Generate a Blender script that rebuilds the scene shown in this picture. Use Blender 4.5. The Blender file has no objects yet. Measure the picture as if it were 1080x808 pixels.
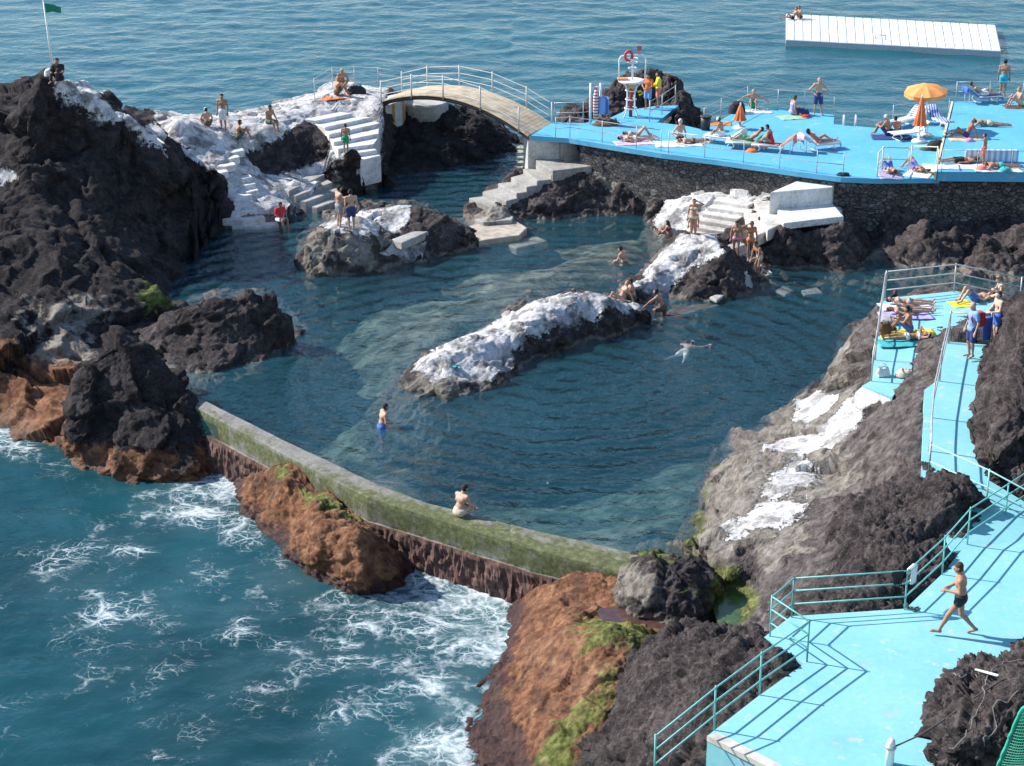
import bpy, math, random
import numpy as np
from mathutils import Vector, Matrix
random.seed(7)
RNG = np.random.default_rng(11)
SC = bpy.context.scene
COL = SC.collection
PI = math.pi

# ------------------------------------------------------------------ camera model
CAM_Z, PITCH, FPX = 24.0, math.radians(21.2), 2000.0
cP, sP = math.cos(PITCH), math.sin(PITCH)
SEA_Z = -1.6

def ray(px, py):
    u = (px - 540.0) / FPX; v = (404.0 - py) / FPX
    return np.array([u, cP + v * sP, -sP + v * cP])

def at(px, py, z):                       # world point of a photo position at height z
    d = ray(px, py); t = (z - CAM_Z) / d[2]
    return np.array([d[0] * t, d[1] * t, z])

def dd(px, py, D):                       # the height that puts a photo position at ground distance D
    d = ray(px, py)
    return CAM_Z + d[2] * D / d[1]

def P(px, py, D):                        # control point given by distance
    return (px, py, dd(px, py, D))

def pix(p):
    y = p[..., 1]; z = p[..., 2] - CAM_Z
    dep = y * cP - z * sP; up = y * sP + z * cP
    return 540 + FPX * p[..., 0] / dep, 404 - FPX * up / dep

# ------------------------------------------------------------------ materials
MATS = {}
def newmat(name):
    m = bpy.data.materials.new(name); m.use_nodes = True
    nt = m.node_tree
    return m, nt, nt.nodes['Principled BSDF']

def N(nt, typ, **kw):
    n = nt.nodes.new(typ)
    for k, v in kw.items():
        if k in ('operation', 'blend_type', 'data_type', 'noise_dimensions', 'feature', 'distance', 'attribute_name', 'wave_type', 'bands_direction', 'interpolation_type', 'noise_type', 'clamp', 'voronoi_dimensions'):
            setattr(n, k, v)
        else:
            n.inputs[k].default_value = v
    return n

def L(nt, a, b): nt.links.new(a, b)

def ramp(nt, fac, stops):
    r = nt.nodes.new('ShaderNodeValToRGB')
    e = r.color_ramp.elements
    while len(e) < len(stops): e.new(0.5)
    for i, (p, c) in enumerate(stops):
        e[i].position = p
        e[i].color = (c, c, c, 1) if isinstance(c, (int, float)) else (*c, 1)
    L(nt, fac, r.inputs['Fac'])
    return r.outputs['Color']

def mathn(nt, op, a, b=None, clamp=False):
    n = nt.nodes.new('ShaderNodeMath'); n.operation = op; n.use_clamp = clamp
    for i, v in enumerate((a, b)):
        if v is None: continue
        if isinstance(v, (int, float)): n.inputs[i].default_value = v
        else: L(nt, v, n.inputs[i])
    return n.outputs[0]

def mixc(nt, fac, a, b, blend='MIX'):
    n = nt.nodes.new('ShaderNodeMix'); n.data_type = 'RGBA'; n.blend_type = blend
    for s, v in ((n.inputs[0], fac), (n.inputs[6], a), (n.inputs[7], b)):
        if isinstance(v, (int, float)): s.default_value = v
        elif isinstance(v, tuple): s.default_value = (*v, 1)
        else: L(nt, v, s)
    return n.outputs[2]

def pos(nt, scale=(1, 1, 1)):
    g = nt.nodes.new('ShaderNodeNewGeometry')
    m = nt.nodes.new('ShaderNodeMapping'); m.inputs['Scale'].default_value = scale
    L(nt, g.outputs['Position'], m.inputs['Vector'])
    return m.outputs['Vector']

def noise(nt, vec, scale, detail=4, rough=.55, dist=0.0, out='Fac'):
    n = nt.nodes.new('ShaderNodeTexNoise')
    n.inputs['Scale'].default_value = scale; n.inputs['Detail'].default_value = detail
    n.inputs['Roughness'].default_value = rough; n.inputs['Distortion'].default_value = dist
    L(nt, vec, n.inputs['Vector'])
    return n.outputs[out]

def bump(nt, h, strength, dist, prev=None):
    b = nt.nodes.new('ShaderNodeBump')
    b.inputs['Strength'].default_value = strength; b.inputs['Distance'].default_value = dist
    L(nt, h, b.inputs['Height'])
    if prev is not None: L(nt, prev, b.inputs['Normal'])
    return b.outputs['Normal']

def plain(name, col, rough=.6, vary=.12, metal=0.0, scale=6.0):
    if name in MATS: return MATS[name]
    m, nt, b = newmat(name)
    v = pos(nt); f = noise(nt, v, scale, 3)
    lo = tuple(c * (1 - vary) for c in col); hi = tuple(min(1, c * (1 + vary)) for c in col)
    L(nt, ramp(nt, f, [(.3, lo), (.7, hi)]), b.inputs['Base Color'])
    b.inputs['Roughness'].default_value = rough; b.inputs['Metallic'].default_value = metal
    MATS[name] = m
    return m

def attr(nt, name):
    a = nt.nodes.new('ShaderNodeAttribute'); a.attribute_name = name
    return a.outputs['Fac']

def rock_material():
    m, nt, b = newmat('lava_rock')
    v = pos(nt)
    n1 = noise(nt, v, .55, 5, .6); n2 = noise(nt, v, 3.2, 6, .65); n3 = noise(nt, v, 17, 4, .7)
    s = mathn(nt, 'ADD', mathn(nt, 'MULTIPLY', n1, .3), mathn(nt, 'MULTIPLY', n2, .7))
    base = ramp(nt, s, [(.34, (.018, .014, .014)), (.46, (.050, .039, .038)), (.56, (.105, .083, .079)), (.70, (.20, .165, .157))])
    specks = ramp(nt, n3, [(.55, 0.0), (.70, 1.0)])
    base = mixc(nt, mathn(nt, 'MULTIPLY', specks, .5), base, (.29, .26, .255))
    pits = ramp(nt, noise(nt, v, 8, 6, .75), [(.38, 1.0), (.48, 0.0)])
    base = mixc(nt, mathn(nt, 'MULTIPLY', pits, .7), base, (.018, .015, .015))
    # dun and bleached rock
    pale = ramp(nt, n2, [(.3, (.17, .14, .11)), (.5, (.30, .265, .22)), (.7, (.43, .40, .36))])
    rag = mathn(nt, 'MULTIPLY', mathn(nt, 'SUBTRACT', n2, .5), 1.5)
    rag2 = mathn(nt, 'MULTIPLY', mathn(nt, 'SUBTRACT', noise(nt, v, 1.3, 5, .65), .5), 2.0)
    def mask(name, k, lo=.40, hi=.60):
        return ramp(nt, mathn(nt, 'ADD', attr(nt, name), k), [(lo, 0.0), (hi, 1.0)])
    base = mixc(nt, attr(nt, 'dark_stone_shade'), base, mixc(nt, 1.0, base, (.42, .42, .45), 'MULTIPLY'))  # dark stone, with shade of its steep faces put into the colour too
    grey = ramp(nt, s, [(.34, (.035, .028, .026)), (.46, (.10, .082, .076)), (.56, (.175, .148, .138)), (.70, (.29, .255, .24))])
    base = mixc(nt, mathn(nt, 'MULTIPLY', mask('grey', rag2), .85), base, grey)
    base = mixc(nt, mathn(nt, 'MULTIPLY', mask('pale', rag2), .9), base, pale)
    orange = ramp(nt, n2, [(.28, (.075, .030, .020)), (.46, (.21, .088, .042)), (.62, (.36, .175, .085)), (.78, (.45, .29, .18))])
    blot = ramp(nt, noise(nt, v, 1.4, 7, .72), [(.36, 1.0), (.50, 0.0)])
    orange = mixc(nt, mathn(nt, 'MULTIPLY', blot, .8), orange, (.075, .040, .030))
    base = mixc(nt, mathn(nt, 'MULTIPLY', mask('orange', rag2), .92), base, orange)
    red = ramp(nt, n2, [(.3, (.03, .016, .018)), (.6, (.11, .05, .045)), (.8, (.26, .15, .14))])
    base = mixc(nt, mathn(nt, 'MULTIPLY', mask('red', rag2), .85), base, red)
    green = ramp(nt, n2, [(.32, (.035, .048, .010)), (.46, (.11, .135, .028)), (.58, (.22, .24, .065)), (.75, (.40, .40, .17))])
    base = mixc(nt, mathn(nt, 'MULTIPLY', mask('green', rag2), .9), base, green)
    white = ramp(nt, n2, [(.28, (.40, .385, .365)), (.45, (.60, .59, .58)), (.62, (.70, .69, .69))])
    dirt = ramp(nt, noise(nt, v, 1.9, 9, .78), [(.40, 1.0), (.52, 0.0)])
    white = mixc(nt, mathn(nt, 'MULTIPLY', dirt, .55), white, (.24, .215, .195))
    scuff = ramp(nt, noise(nt, v, 7.5, 7, .78), [(.41, 1.0), (.53, 0.0)])
    white = mixc(nt, mathn(nt, 'MULTIPLY', scuff, .55), white, (.28, .25, .235))
    wm = mask('white', mathn(nt, 'ADD', mathn(nt, 'MULTIPLY', rag, .85), mathn(nt, 'MULTIPLY', mathn(nt, 'SUBTRACT', n3, .5), .9)), .45, .55)
    worn = ramp(nt, noise(nt, v, 1.15, 8, .68), [(.40, 1.0), (.485, 0.0)])
    wm = mathn(nt, 'MULTIPLY', wm, mathn(nt, 'SUBTRACT', 1.0, mathn(nt, 'MULTIPLY', worn, .62)))
    base = mixc(nt, wm, base, white)
    wet = attr(nt, 'wet')
    base = mixc(nt, mathn(nt, 'MULTIPLY', wet, .75), base, mixc(nt, 1.0, base, (.35, .3, .27), 'MULTIPLY'))
    L(nt, base, b.inputs['Base Color'])
    L(nt, ramp(nt, wet, [(0, .92), (1, .35)]), b.inputs['Roughness'])
    b.inputs['Specular IOR Level'].default_value = .3
    nb = bump(nt, mathn(nt, 'MULTIPLY', noise(nt, v, 5.5, 8, .75), mathn(nt, 'SUBTRACT', 1.0, mathn(nt, 'MULTIPLY', wm, .65))), .75, .18)
    nb = bump(nt, mathn(nt, 'MULTIPLY', n3, mathn(nt, 'SUBTRACT', 1.0, mathn(nt, 'MULTIPLY', wm, .6))), .8, .05, nb)
    L(nt, nb, b.inputs['Normal'])
    return m

def deck_material(name, lo, hi, worn):
    m, nt, b = newmat(name)
    v = pos(nt)
    n1 = noise(nt, v, .5, 5, .6); n2 = noise(nt, v, 6, 5, .7)
    c = ramp(nt, mathn(nt, 'ADD', mathn(nt, 'MULTIPLY', n1, .6), mathn(nt, 'MULTIPLY', n2, .4)), [(.35, lo), (.65, hi)])
    w = ramp(nt, noise(nt, v, 2.2, 8, .75), [(.57, 0.0), (.66, 1.0)])
    c = mixc(nt, mathn(nt, 'MULTIPLY', w, worn), c, (.52, .56, .56))
    st = ramp(nt, noise(nt, v, 1.1, 6, .7), [(.58, 0.0), (.75, 1.0)])
    c = mixc(nt, mathn(nt, 'MULTIPLY', st, .34), c, (.16, .22, .24))
    L(nt, c, b.inputs['Base Color'])
    b.inputs['Roughness'].default_value = .72
    L(nt, bump(nt, n2, .25, .01), b.inputs['Normal'])
    return m

def concrete_material(name='weathered_concrete', algae=False, bright=1.0):
    if name in bpy.data.materials: return bpy.data.materials[name]
    m, nt, b = newmat(name)
    v = pos(nt)
    n1 = noise(nt, v, .9, 6, .65); n2 = noise(nt, v, 7, 6, .7)
    k = bright
    c = ramp(nt, mathn(nt, 'ADD', mathn(nt, 'MULTIPLY', n1, .5), mathn(nt, 'MULTIPLY', n2, .5)),
             [(.33, (.17 * k, .155 * k, .135 * k)), (.5, (.34 * k, .32 * k, .29 * k)), (.66, (.50 * k, .48 * k, .45 * k))])
    if algae:
        rag = mathn(nt, 'SUBTRACT', noise(nt, v, 1.6, 6, .7), .5)
        g = ramp(nt, mathn(nt, 'ADD', attr(nt, 'green'), mathn(nt, 'MULTIPLY', rag, 1.7)), [(.3, 0.0), (.62, 1.0)])
        gc = ramp(nt, n2, [(.3, (.040, .045, .016)), (.5, (.085, .096, .028)), (.7, (.18, .19, .07))])
        c = mixc(nt, mathn(nt, 'MULTIPLY', g, .93), c, gc)
        r = ramp(nt, mathn(nt, 'ADD', attr(nt, 'red'), mathn(nt, 'MULTIPLY', rag, 1.0)), [(.4, 0.0), (.6, 1.0)])
        rc = ramp(nt, n2, [(.3, (.025, .013, .011)), (.55, (.11, .05, .038)), (.72, (.24, .125, .09))])
        c = mixc(nt, mathn(nt, 'MULTIPLY', r, .95), c, rc)
    L(nt, c, b.inputs['Base Color']); b.inputs['Roughness'].default_value = .9
    L(nt, bump(nt, n2, .5, .03), b.inputs['Normal'])
    return m

def whitewash_material():
    m, nt, b = newmat('whitewash')
    v = pos(nt)
    n1 = noise(nt, v, 1.6, 6, .7); n2 = noise(nt, v, 8, 6, .7)
    c = ramp(nt, mathn(nt, 'ADD', mathn(nt, 'MULTIPLY', n1, .5), mathn(nt, 'MULTIPLY', n2, .5)),
             [(.36, (.33, .31, .28)), (.47, (.58, .57, .55)), (.6, (.74, .73, .72))])
    L(nt, c, b.inputs['Base Color']); b.inputs['Roughness'].default_value = .85
    L(nt, bump(nt, n2, .5, .04), b.inputs['Normal'])
    return m

def masonry_material():
    m, nt, b = newmat('rubble_masonry')
    v = pos(nt, (1.0, 1.0, 1.55))
    wv = nt.nodes.new('ShaderNodeVectorMath'); wv.operation = 'ADD'
    nz = nt.nodes.new('ShaderNodeTexNoise'); nz.inputs['Scale'].default_value = 2.5
    L(nt, v, nz.inputs['Vector'])
    sc = nt.nodes.new('ShaderNodeVectorMath'); sc.operation = 'SCALE'; sc.inputs['Scale'].default_value = .18
    L(nt, nz.outputs['Color'], sc.inputs[0]); L(nt, v, wv.inputs[0]); L(nt, sc.outputs[0], wv.inputs[1])
    def vor(feature):
        n = nt.nodes.new('ShaderNodeTexVoronoi'); n.feature = feature; n.inputs['Scale'].default_value = 4.0
        L(nt, wv.outputs[0], n.inputs['Vector']); return n
    f1 = vor('F1'); de = vor('DISTANCE_TO_EDGE')
    cell = nt.nodes.new('ShaderNodeSeparateColor'); L(nt, f1.outputs['Color'], cell.inputs[0])
    stone = ramp(nt, cell.outputs[0], [(0, (.035, .031, .032)), (.5, (.070, .063, .062)), (.85, (.12, .11, .105)), (1, (.22, .20, .19))])
    stone = mixc(nt, .35, stone, ramp(nt, noise(nt, v, 9, 5, .7), [(.3, (.03, .03, .03)), (.7, (.2, .19, .18))]))
    joint = ramp(nt, de.outputs['Distance'], [(.0, 0.0), (.085, 1.0)])
    c = mixc(nt, joint, (.022, .02, .02), stone)
    L(nt, c, b.inputs['Base Color']); b.inputs['Roughness'].default_value = .92
    nb = bump(nt, joint, .9, .09); nb = bump(nt, noise(nt, v, 11, 5, .7), .5, .03, nb)
    L(nt, nb, b.inputs['Normal'])
    return m

def water_shader(name, body, trans_col, transp, scale_mul, foam=False, strength=.5, rough=.06, ior=1.33, rings=None):
    m, nt, b = newmat(name)
    nt.nodes.remove(b)
    out = nt.nodes['Material Output']
    v1 = pos(nt, (.80 * scale_mul, .80 * scale_mul, 1)); v2 = pos(nt, (1.15 * scale_mul, 1.0 * scale_mul, 1))
    w1 = noise(nt, v1, 1.0, 3, .5, .4); w2 = noise(nt, v2, 3.1, 3, .55, .3); w3 = noise(nt, v2, 9, 2, .5)
    nb = bump(nt, w1, strength, .55 / scale_mul); nb = bump(nt, w2, strength, .16 / scale_mul, nb); nb = bump(nt, w3, strength * .6, .035 / scale_mul, nb)
    if rings is not None:                                            # ripples spreading from the swimmers
        mp = nt.nodes.new('ShaderNodeMapping'); mp.inputs['Location'].default_value = (-rings[0], -rings[1], 0)
        gq = nt.nodes.new('ShaderNodeNewGeometry'); L(nt, gq.outputs['Position'], mp.inputs['Vector'])
        wvt = nt.nodes.new('ShaderNodeTexWave'); wvt.wave_type = 'RINGS'; wvt.rings_direction = 'Z'
        wvt.inputs['Scale'].default_value = .30; wvt.inputs['Distortion'].default_value = 5.0; wvt.inputs['Detail'].default_value = 3; wvt.inputs['Detail Scale'].default_value = 1.2
        L(nt, mp.outputs[0], wvt.inputs['Vector']); nb = bump(nt, wvt.outputs['Fac'], .8, .085, nb)
    fr = nt.nodes.new('ShaderNodeFresnel'); L(nt, nb, fr.inputs['Normal'])
    gg = nt.nodes.new('ShaderNodeNewGeometry')                      # the same reflectance seen from either side of the sheet
    L(nt, mathn(nt, 'SUBTRACT', ior, mathn(nt, 'MULTIPLY', gg.outputs['Backfacing'], ior - 1 / ior)), fr.inputs['IOR'])
    gl = nt.nodes.new('ShaderNodeBsdfGlossy'); gl.inputs['Roughness'].default_value = rough; L(nt, nb, gl.inputs['Normal'])
    df = nt.nodes.new('ShaderNodeBsdfDiffuse')
    big = noise(nt, pos(nt), .16, 5, .6)
    lo = tuple(c * .78 for c in body); hi = tuple(c * 1.25 for c in body)
    L(nt, ramp(nt, big, [(.35, lo), (.65, hi)]), df.inputs['Color'])
    bodyout = df.outputs[0]
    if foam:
        deep = ramp(nt, big, [(.35, (.009, .076, .102)), (.65, (.014, .098, .126))])  # lighter body colour, blended in with distance out to sea
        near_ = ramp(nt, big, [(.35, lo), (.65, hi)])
        L(nt, mixc(nt, attr(nt, 'far_water'), near_, deep), df.inputs['Color'])
    if transp > 0:
        tr = nt.nodes.new('ShaderNodeBsdfTransparent'); tr.inputs['Color'].default_value = (*trans_col, 1)
        mx = nt.nodes.new('ShaderNodeMixShader'); mx.inputs[0].default_value = transp
        L(nt, df.outputs[0], mx.inputs[1]); L(nt, tr.outputs[0], mx.inputs[2]); bodyout = mx.outputs[0]
    ms = nt.nodes.new('ShaderNodeMixShader')
    L(nt, fr.outputs[0], ms.inputs[0]); L(nt, bodyout, ms.inputs[1]); L(nt, gl.outputs[0], ms.inputs[2])
    res = ms.outputs[0]
    if foam:
        p = pos(nt)
        wn = nt.nodes.new('ShaderNodeTexNoise'); wn.inputs['Scale'].default_value = .55; wn.inputs['Detail'].default_value = 5
        L(nt, p, wn.inputs['Vector'])
        sc = nt.nodes.new('ShaderNodeVectorMath'); sc.operation = 'SCALE'; sc.inputs['Scale'].default_value = 1.9
        L(nt, wn.outputs['Color'], sc.inputs[0])
        ad = nt.nodes.new('ShaderNodeVectorMath'); ad.operation = 'ADD'
        L(nt, pos(nt, (.75, 1.0, 0)), ad.inputs[0]); L(nt, sc.outputs[0], ad.inputs[1])
        fa = attr(nt, 'foam')
        def web(s, wmul):
            vo = nt.nodes.new('ShaderNodeTexVoronoi'); vo.feature = 'DISTANCE_TO_EDGE'; vo.inputs['Scale'].default_value = s
            L(nt, ad.outputs[0], vo.inputs['Vector'])
            w = mathn(nt, 'MULTIPLY', mathn(nt, 'POWER', fa, 1.5), wmul)
            return mathn(nt, 'DIVIDE', mathn(nt, 'SUBTRACT', w, vo.outputs['Distance']), mathn(nt, 'ADD', w, .02), True)
        wb = mathn(nt, 'MAXIMUM', mathn(nt, 'MAXIMUM', web(.62, .105), mathn(nt, 'MULTIPLY', web(1.7, .11), .9)), mathn(nt, 'MULTIPLY', web(4.2, .11), .6))
        fine = noise(nt, p, 4.5, 7, .75)
        brk = mathn(nt, 'ADD', noise(nt, p, .55, 7, .68), mathn(nt, 'MULTIPLY', mathn(nt, 'SUBTRACT', fa, .80), .32))
        brk = ramp(nt, brk, [(.43, 0.0), (.56, 1.0)])
        fib = ramp(nt, fine, [(.34, 0.0), (.50, 1.0)])
        fm = mathn(nt, 'MULTIPLY', mathn(nt, 'MULTIPLY', ramp(nt, wb, [(.0, 0.0), (.85, 1.0)]), brk), fib)
        # milky, aerated water round the foam
        fd = nt.nodes.new('ShaderNodeBsdfDiffuse'); fd.inputs['Color'].default_value = (.66, .71, .72, 1)
        L(nt, bump(nt, fine, .7, .08), fd.inputs['Normal'])
        ae = nt.nodes.new('ShaderNodeBsdfDiffuse'); ae.inputs['Color'].default_value = (.20, .30, .31, 1)
        m3 = nt.nodes.new('ShaderNodeMixShader'); aef = mathn(nt, 'MULTIPLY', mathn(nt, 'POWER', mathn(nt, 'MULTIPLY', fa, .82), 4.0, True), mathn(nt, 'ADD', noise(nt, p, .9, 5, .65), .1))
        L(nt, aef, m3.inputs[0]); L(nt, res, m3.inputs[1]); L(nt, ae.outputs[0], m3.inputs[2]); res = m3.outputs[0]
        m2 = nt.nodes.new('ShaderNodeMixShader'); L(nt, mathn(nt, 'MULTIPLY', fm, .93), m2.inputs[0]); L(nt, res, m2.inputs[1]); L(nt, fd.outputs[0], m2.inputs[2])
        res = m2.outputs[0]
    L(nt, res, out.inputs['Surface'])
    return m, nt, out

# ------------------------------------------------------------------ mesh helpers
def tag(o, label=None, cat=None, group=None, kind=None):
    if label: o['label'] = label
    if cat: o['category'] = cat
    if group: o['group'] = group
    if kind: o['kind'] = kind
    return o

def empty(name, loc, label=None, cat=None, group=None, rz=0.0):
    o = bpy.data.objects.new(name, None); COL.objects.link(o)
    o.location = tuple(float(c) for c in loc); o.rotation_euler = (0, 0, rz); o.empty_display_size = .3
    return tag(o, label, cat, group)

def quadmesh(name, V, F, mat, smooth=True, attrs=None, parent=None, origin=None):
    """fast mesh from arrays; F is an (n,4) or (n,3) array. Vertices are world unless there is a parent (then relative to it)."""
    V = np.asarray(V, dtype=np.float32); F = np.asarray(F, dtype=np.int32)
    me = bpy.data.meshes.new(name)
    if origin is not None: V = V - np.asarray(origin, dtype=np.float32)
    n, k = F.shape
    me.vertices.add(len(V)); me.vertices.foreach_set('co', V.ravel())
    me.loops.add(n * k); me.loops.foreach_set('vertex_index', F.ravel())
    me.polygons.add(n); me.polygons.foreach_set('loop_start', np.arange(0, n * k, k, dtype=np.int32))
    me.polygons.foreach_set('loop_total', np.full(n, k, dtype=np.int32))
    me.update(calc_edges=True)
    me.polygons.foreach_set('use_smooth', np.full(n, smooth, dtype=bool))
    for nm, a in (attrs or {}).items():
        at_ = me.attributes.new(nm, 'FLOAT', 'POINT'); at_.data.foreach_set('value', np.asarray(a, dtype=np.float32))
    me.materials.append(mat)
    o = bpy.data.objects.new(name, me); COL.objects.link(o)
    if origin is not None: o.location = tuple(float(c) for c in origin)
    if parent is not None: o.parent = parent
    return o

class MB:
    """collects shapes for ONE mesh"""
    def __init__(s): s.v = []; s.f = []
    def add(s, vs, fs):
        k = len(s.v); s.v += [tuple(float(c) for c in p) for p in vs]; s.f += [tuple(i + k for i in f) for f in fs]
    def box(s, c, size, rz=0.0, M=None):
        sx, sy, sz = (x / 2 for x in size)
        vs = [Vector((x, y, z)) for x in (-sx, sx) for y in (-sy, sy) for z in (-sz, sz)]
        R = M if M is not None else Matrix.Rotation(rz, 3, 'Z')
        vs = [R @ p + Vector(c) for p in vs]
        s.add(vs, [(0, 1, 3, 2), (4, 6, 7, 5), (0, 4, 5, 1), (2, 3, 7, 6), (0, 2, 6, 4), (1, 5, 7, 3)])
    def tube(s, pts, r, n=8, cap=True):
        pts = [Vector(tuple(float(c) for c in p)) for p in pts]
        rs = r if isinstance(r, (list, tuple)) else [r] * len(pts)
        vs = []; fs = []; up = None
        for i, p in enumerate(pts):
            d = (pts[min(i + 1, len(pts) - 1)] - pts[max(i - 1, 0)]).normalized()
            if up is None:
                up = Vector((0, 0, 1)) if abs(d.z) < .9 else Vector((1, 0, 0))
            a = d.cross(up).normalized(); b = a.cross(d).normalized(); up = b
            for k in range(n):
                t = 2 * PI * k / n
                vs.append(p + (a * math.cos(t) + b * math.sin(t)) * rs[i])
        for i in range(len(pts) - 1):
            for k in range(n):
                fs.append((i * n + k, i * n + (k + 1) % n, (i + 1) * n + (k + 1) % n, (i + 1) * n + k))
        if cap:
            fs.append(tuple(range(n - 1, -1, -1))); fs.append(tuple((len(pts) - 1) * n + k for k in range(n)))
        s.add(vs, fs)
    def lathe(s, prof, c=(0, 0, 0), n=16):
        c = Vector(tuple(float(q) for q in c)); vs = []; fs = []
        for r, z in prof:
            for k in range(n):
                t = 2 * PI * k / n; vs.append(c + Vector((r * math.cos(t), r * math.sin(t), z)))
        for i in range(len(prof) - 1):
            for k in range(n):
                fs.append((i * n + k, i * n + (k + 1) % n, (i + 1) * n + (k + 1) % n, (i + 1) * n + k))
        fs.append(tuple(range(n - 1, -1, -1))); fs.append(tuple((len(prof) - 1) * n + k for k in range(n)))
        s.add(vs, fs)
    def prism(s, top, depth):
        """top: 3-D polygon (any heights), extruded straight down by depth"""
        top = [tuple(float(c) for c in p) for p in top]
        ar = sum(top[i][0] * top[(i + 1) % len(top)][1] - top[(i + 1) % len(top)][0] * top[i][1] for i in range(len(top)))
        if ar < 0: top = top[::-1]
        n = len(top)
        vs = list(top) + [(x, y, z - depth) for x, y, z in top]
        fs = [tuple(range(n)), tuple(range(2 * n - 1, n - 1, -1))] + [(i, i + n, (i + 1) % n + n, (i + 1) % n) for i in range(n)]
        s.add(vs, fs)
    def build(s, name, mat, parent=None, smooth=False, origin=None, bevel=0.0):
        me = bpy.data.meshes.new(name)
        v = s.v
        if origin is not None: v = [(a - origin[0], b - origin[1], c - origin[2]) for a, b, c in v]
        me.from_pydata(v, [], s.f); me.update()
        if smooth: me.polygons.foreach_set('use_smooth', [True] * len(me.polygons))
        me.materials.append(mat)
        o = bpy.data.objects.new(name, me); COL.objects.link(o)
        if origin is not None: o.location = tuple(float(c) for c in origin)
        if parent is not None: o.parent = parent
        if bevel:
            bv = o.modifiers.new('bevel', 'BEVEL'); bv.width = bevel; bv.segments = 2; bv.limit_method = 'ANGLE'
        return o

# ------------------------------------------------------------------ numpy noise
_perm = np.random.default_rng(3).permutation(512).astype(np.int64)
_perm = np.concatenate([_perm, _perm, _perm]) % 512
_grad = np.random.default_rng(5).normal(size=(512, 3)); _grad /= np.linalg.norm(_grad, axis=1)[:, None]
def perlin(p):
    i = np.floor(p).astype(np.int64); f = p - i
    u = f * f * f * (f * (f * 6 - 15) + 10); i &= 255
    r = None
    tot = np.zeros(p.shape[:-1])
    for dx in (0, 1):
        wx = u[..., 0] if dx else 1 - u[..., 0]
        for dy in (0, 1):
            wy = u[..., 1] if dy else 1 - u[..., 1]
            for dz in (0, 1):
                wz = u[..., 2] if dz else 1 - u[..., 2]
                h = _perm[_perm[_perm[(i[..., 0] + dx) % 512] + (i[..., 1] + dy) % 256] + (i[..., 2] + dz) % 256]
                g = _grad[h]
                dot = g[..., 0] * (f[..., 0] - dx) + g[..., 1] * (f[..., 1] - dy) + g[..., 2] * (f[..., 2] - dz)
                tot += wx * wy * wz * dot
    return tot * 1.5
def fbm(p, oct=4, gain=.5, billow=False):
    a = 1.0; t = 0; s = 0
    for o in range(oct):
        n = perlin(p * (2.03 ** o) + o * 17.3)
        if billow: n = np.abs(n) * 2 - .5
        t = t + a * n; s += a; a *= gain
    return t / s

_hs = np.random.default_rng(9).random((4096, 8))
def facets(p, scale):
    """nearest random cell: returns a tilted-plane offset, a per-cell value and the distance to the cell border"""
    q = p * scale; i0 = np.floor(q).astype(np.int64); sh = q.shape[:-1]
    d1 = np.full(sh, 1e9); d2 = np.full(sh, 1e9); best = np.zeros(sh + (3,)); hid = np.zeros(sh, dtype=np.int64)
    for dx in (-1, 0, 1):
        for dy in (-1, 0, 1):
            for dz in (-1, 0, 1):
                c = i0 + np.array([dx, dy, dz]); h = (c[..., 0] * 73856093 ^ c[..., 1] * 19349663 ^ c[..., 2] * 83492791) & 4095
                s = c + _hs[h, :3]; v = q - s; d = (v * v).sum(-1)
                m = d < d1
                d2 = np.where(m, d1, np.minimum(d2, d)); d1 = np.where(m, d, d1)
                best = np.where(m[..., None], v, best); hid = np.where(m, h, hid)
    r = _hs[hid]
    return ((best * (r[..., 3:6] - .5)).sum(-1)) / scale * 2.0, r[..., 6] - .5, np.sqrt(d2) - np.sqrt(d1)

# ------------------------------------------------------------------ polygons
def poly_sd(xy, poly):
    """signed distance to a polygon (positive inside) and the parameter of the nearest edge"""
    x, y = xy[..., 0], xy[..., 1]
    best = np.full(x.shape, 1e9); ei = np.zeros(x.shape, dtype=int); et = np.zeros(x.shape); ins = np.zeros(x.shape, dtype=bool)
    n = len(poly)
    for k in range(n):
        ax, ay = poly[k][0], poly[k][1]; bx, by = poly[(k + 1) % n][0], poly[(k + 1) % n][1]
        ex, ey = bx - ax, by - ay; l2 = ex * ex + ey * ey + 1e-12
        t = np.clip(((x - ax) * ex + (y - ay) * ey) / l2, 0, 1)
        d = np.hypot(x - ax - t * ex, y - ay - t * ey)
        m = d < best
        best = np.where(m, d, best); ei = np.where(m, k, ei); et = np.where(m, t, et)
        c = ((ay > y) != (by > y)) & (x < (bx - ax) * (y - ay) / (by - ay + 1e-12) + ax)
        ins ^= c
    return np.where(ins, best, -best), ei, et

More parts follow.
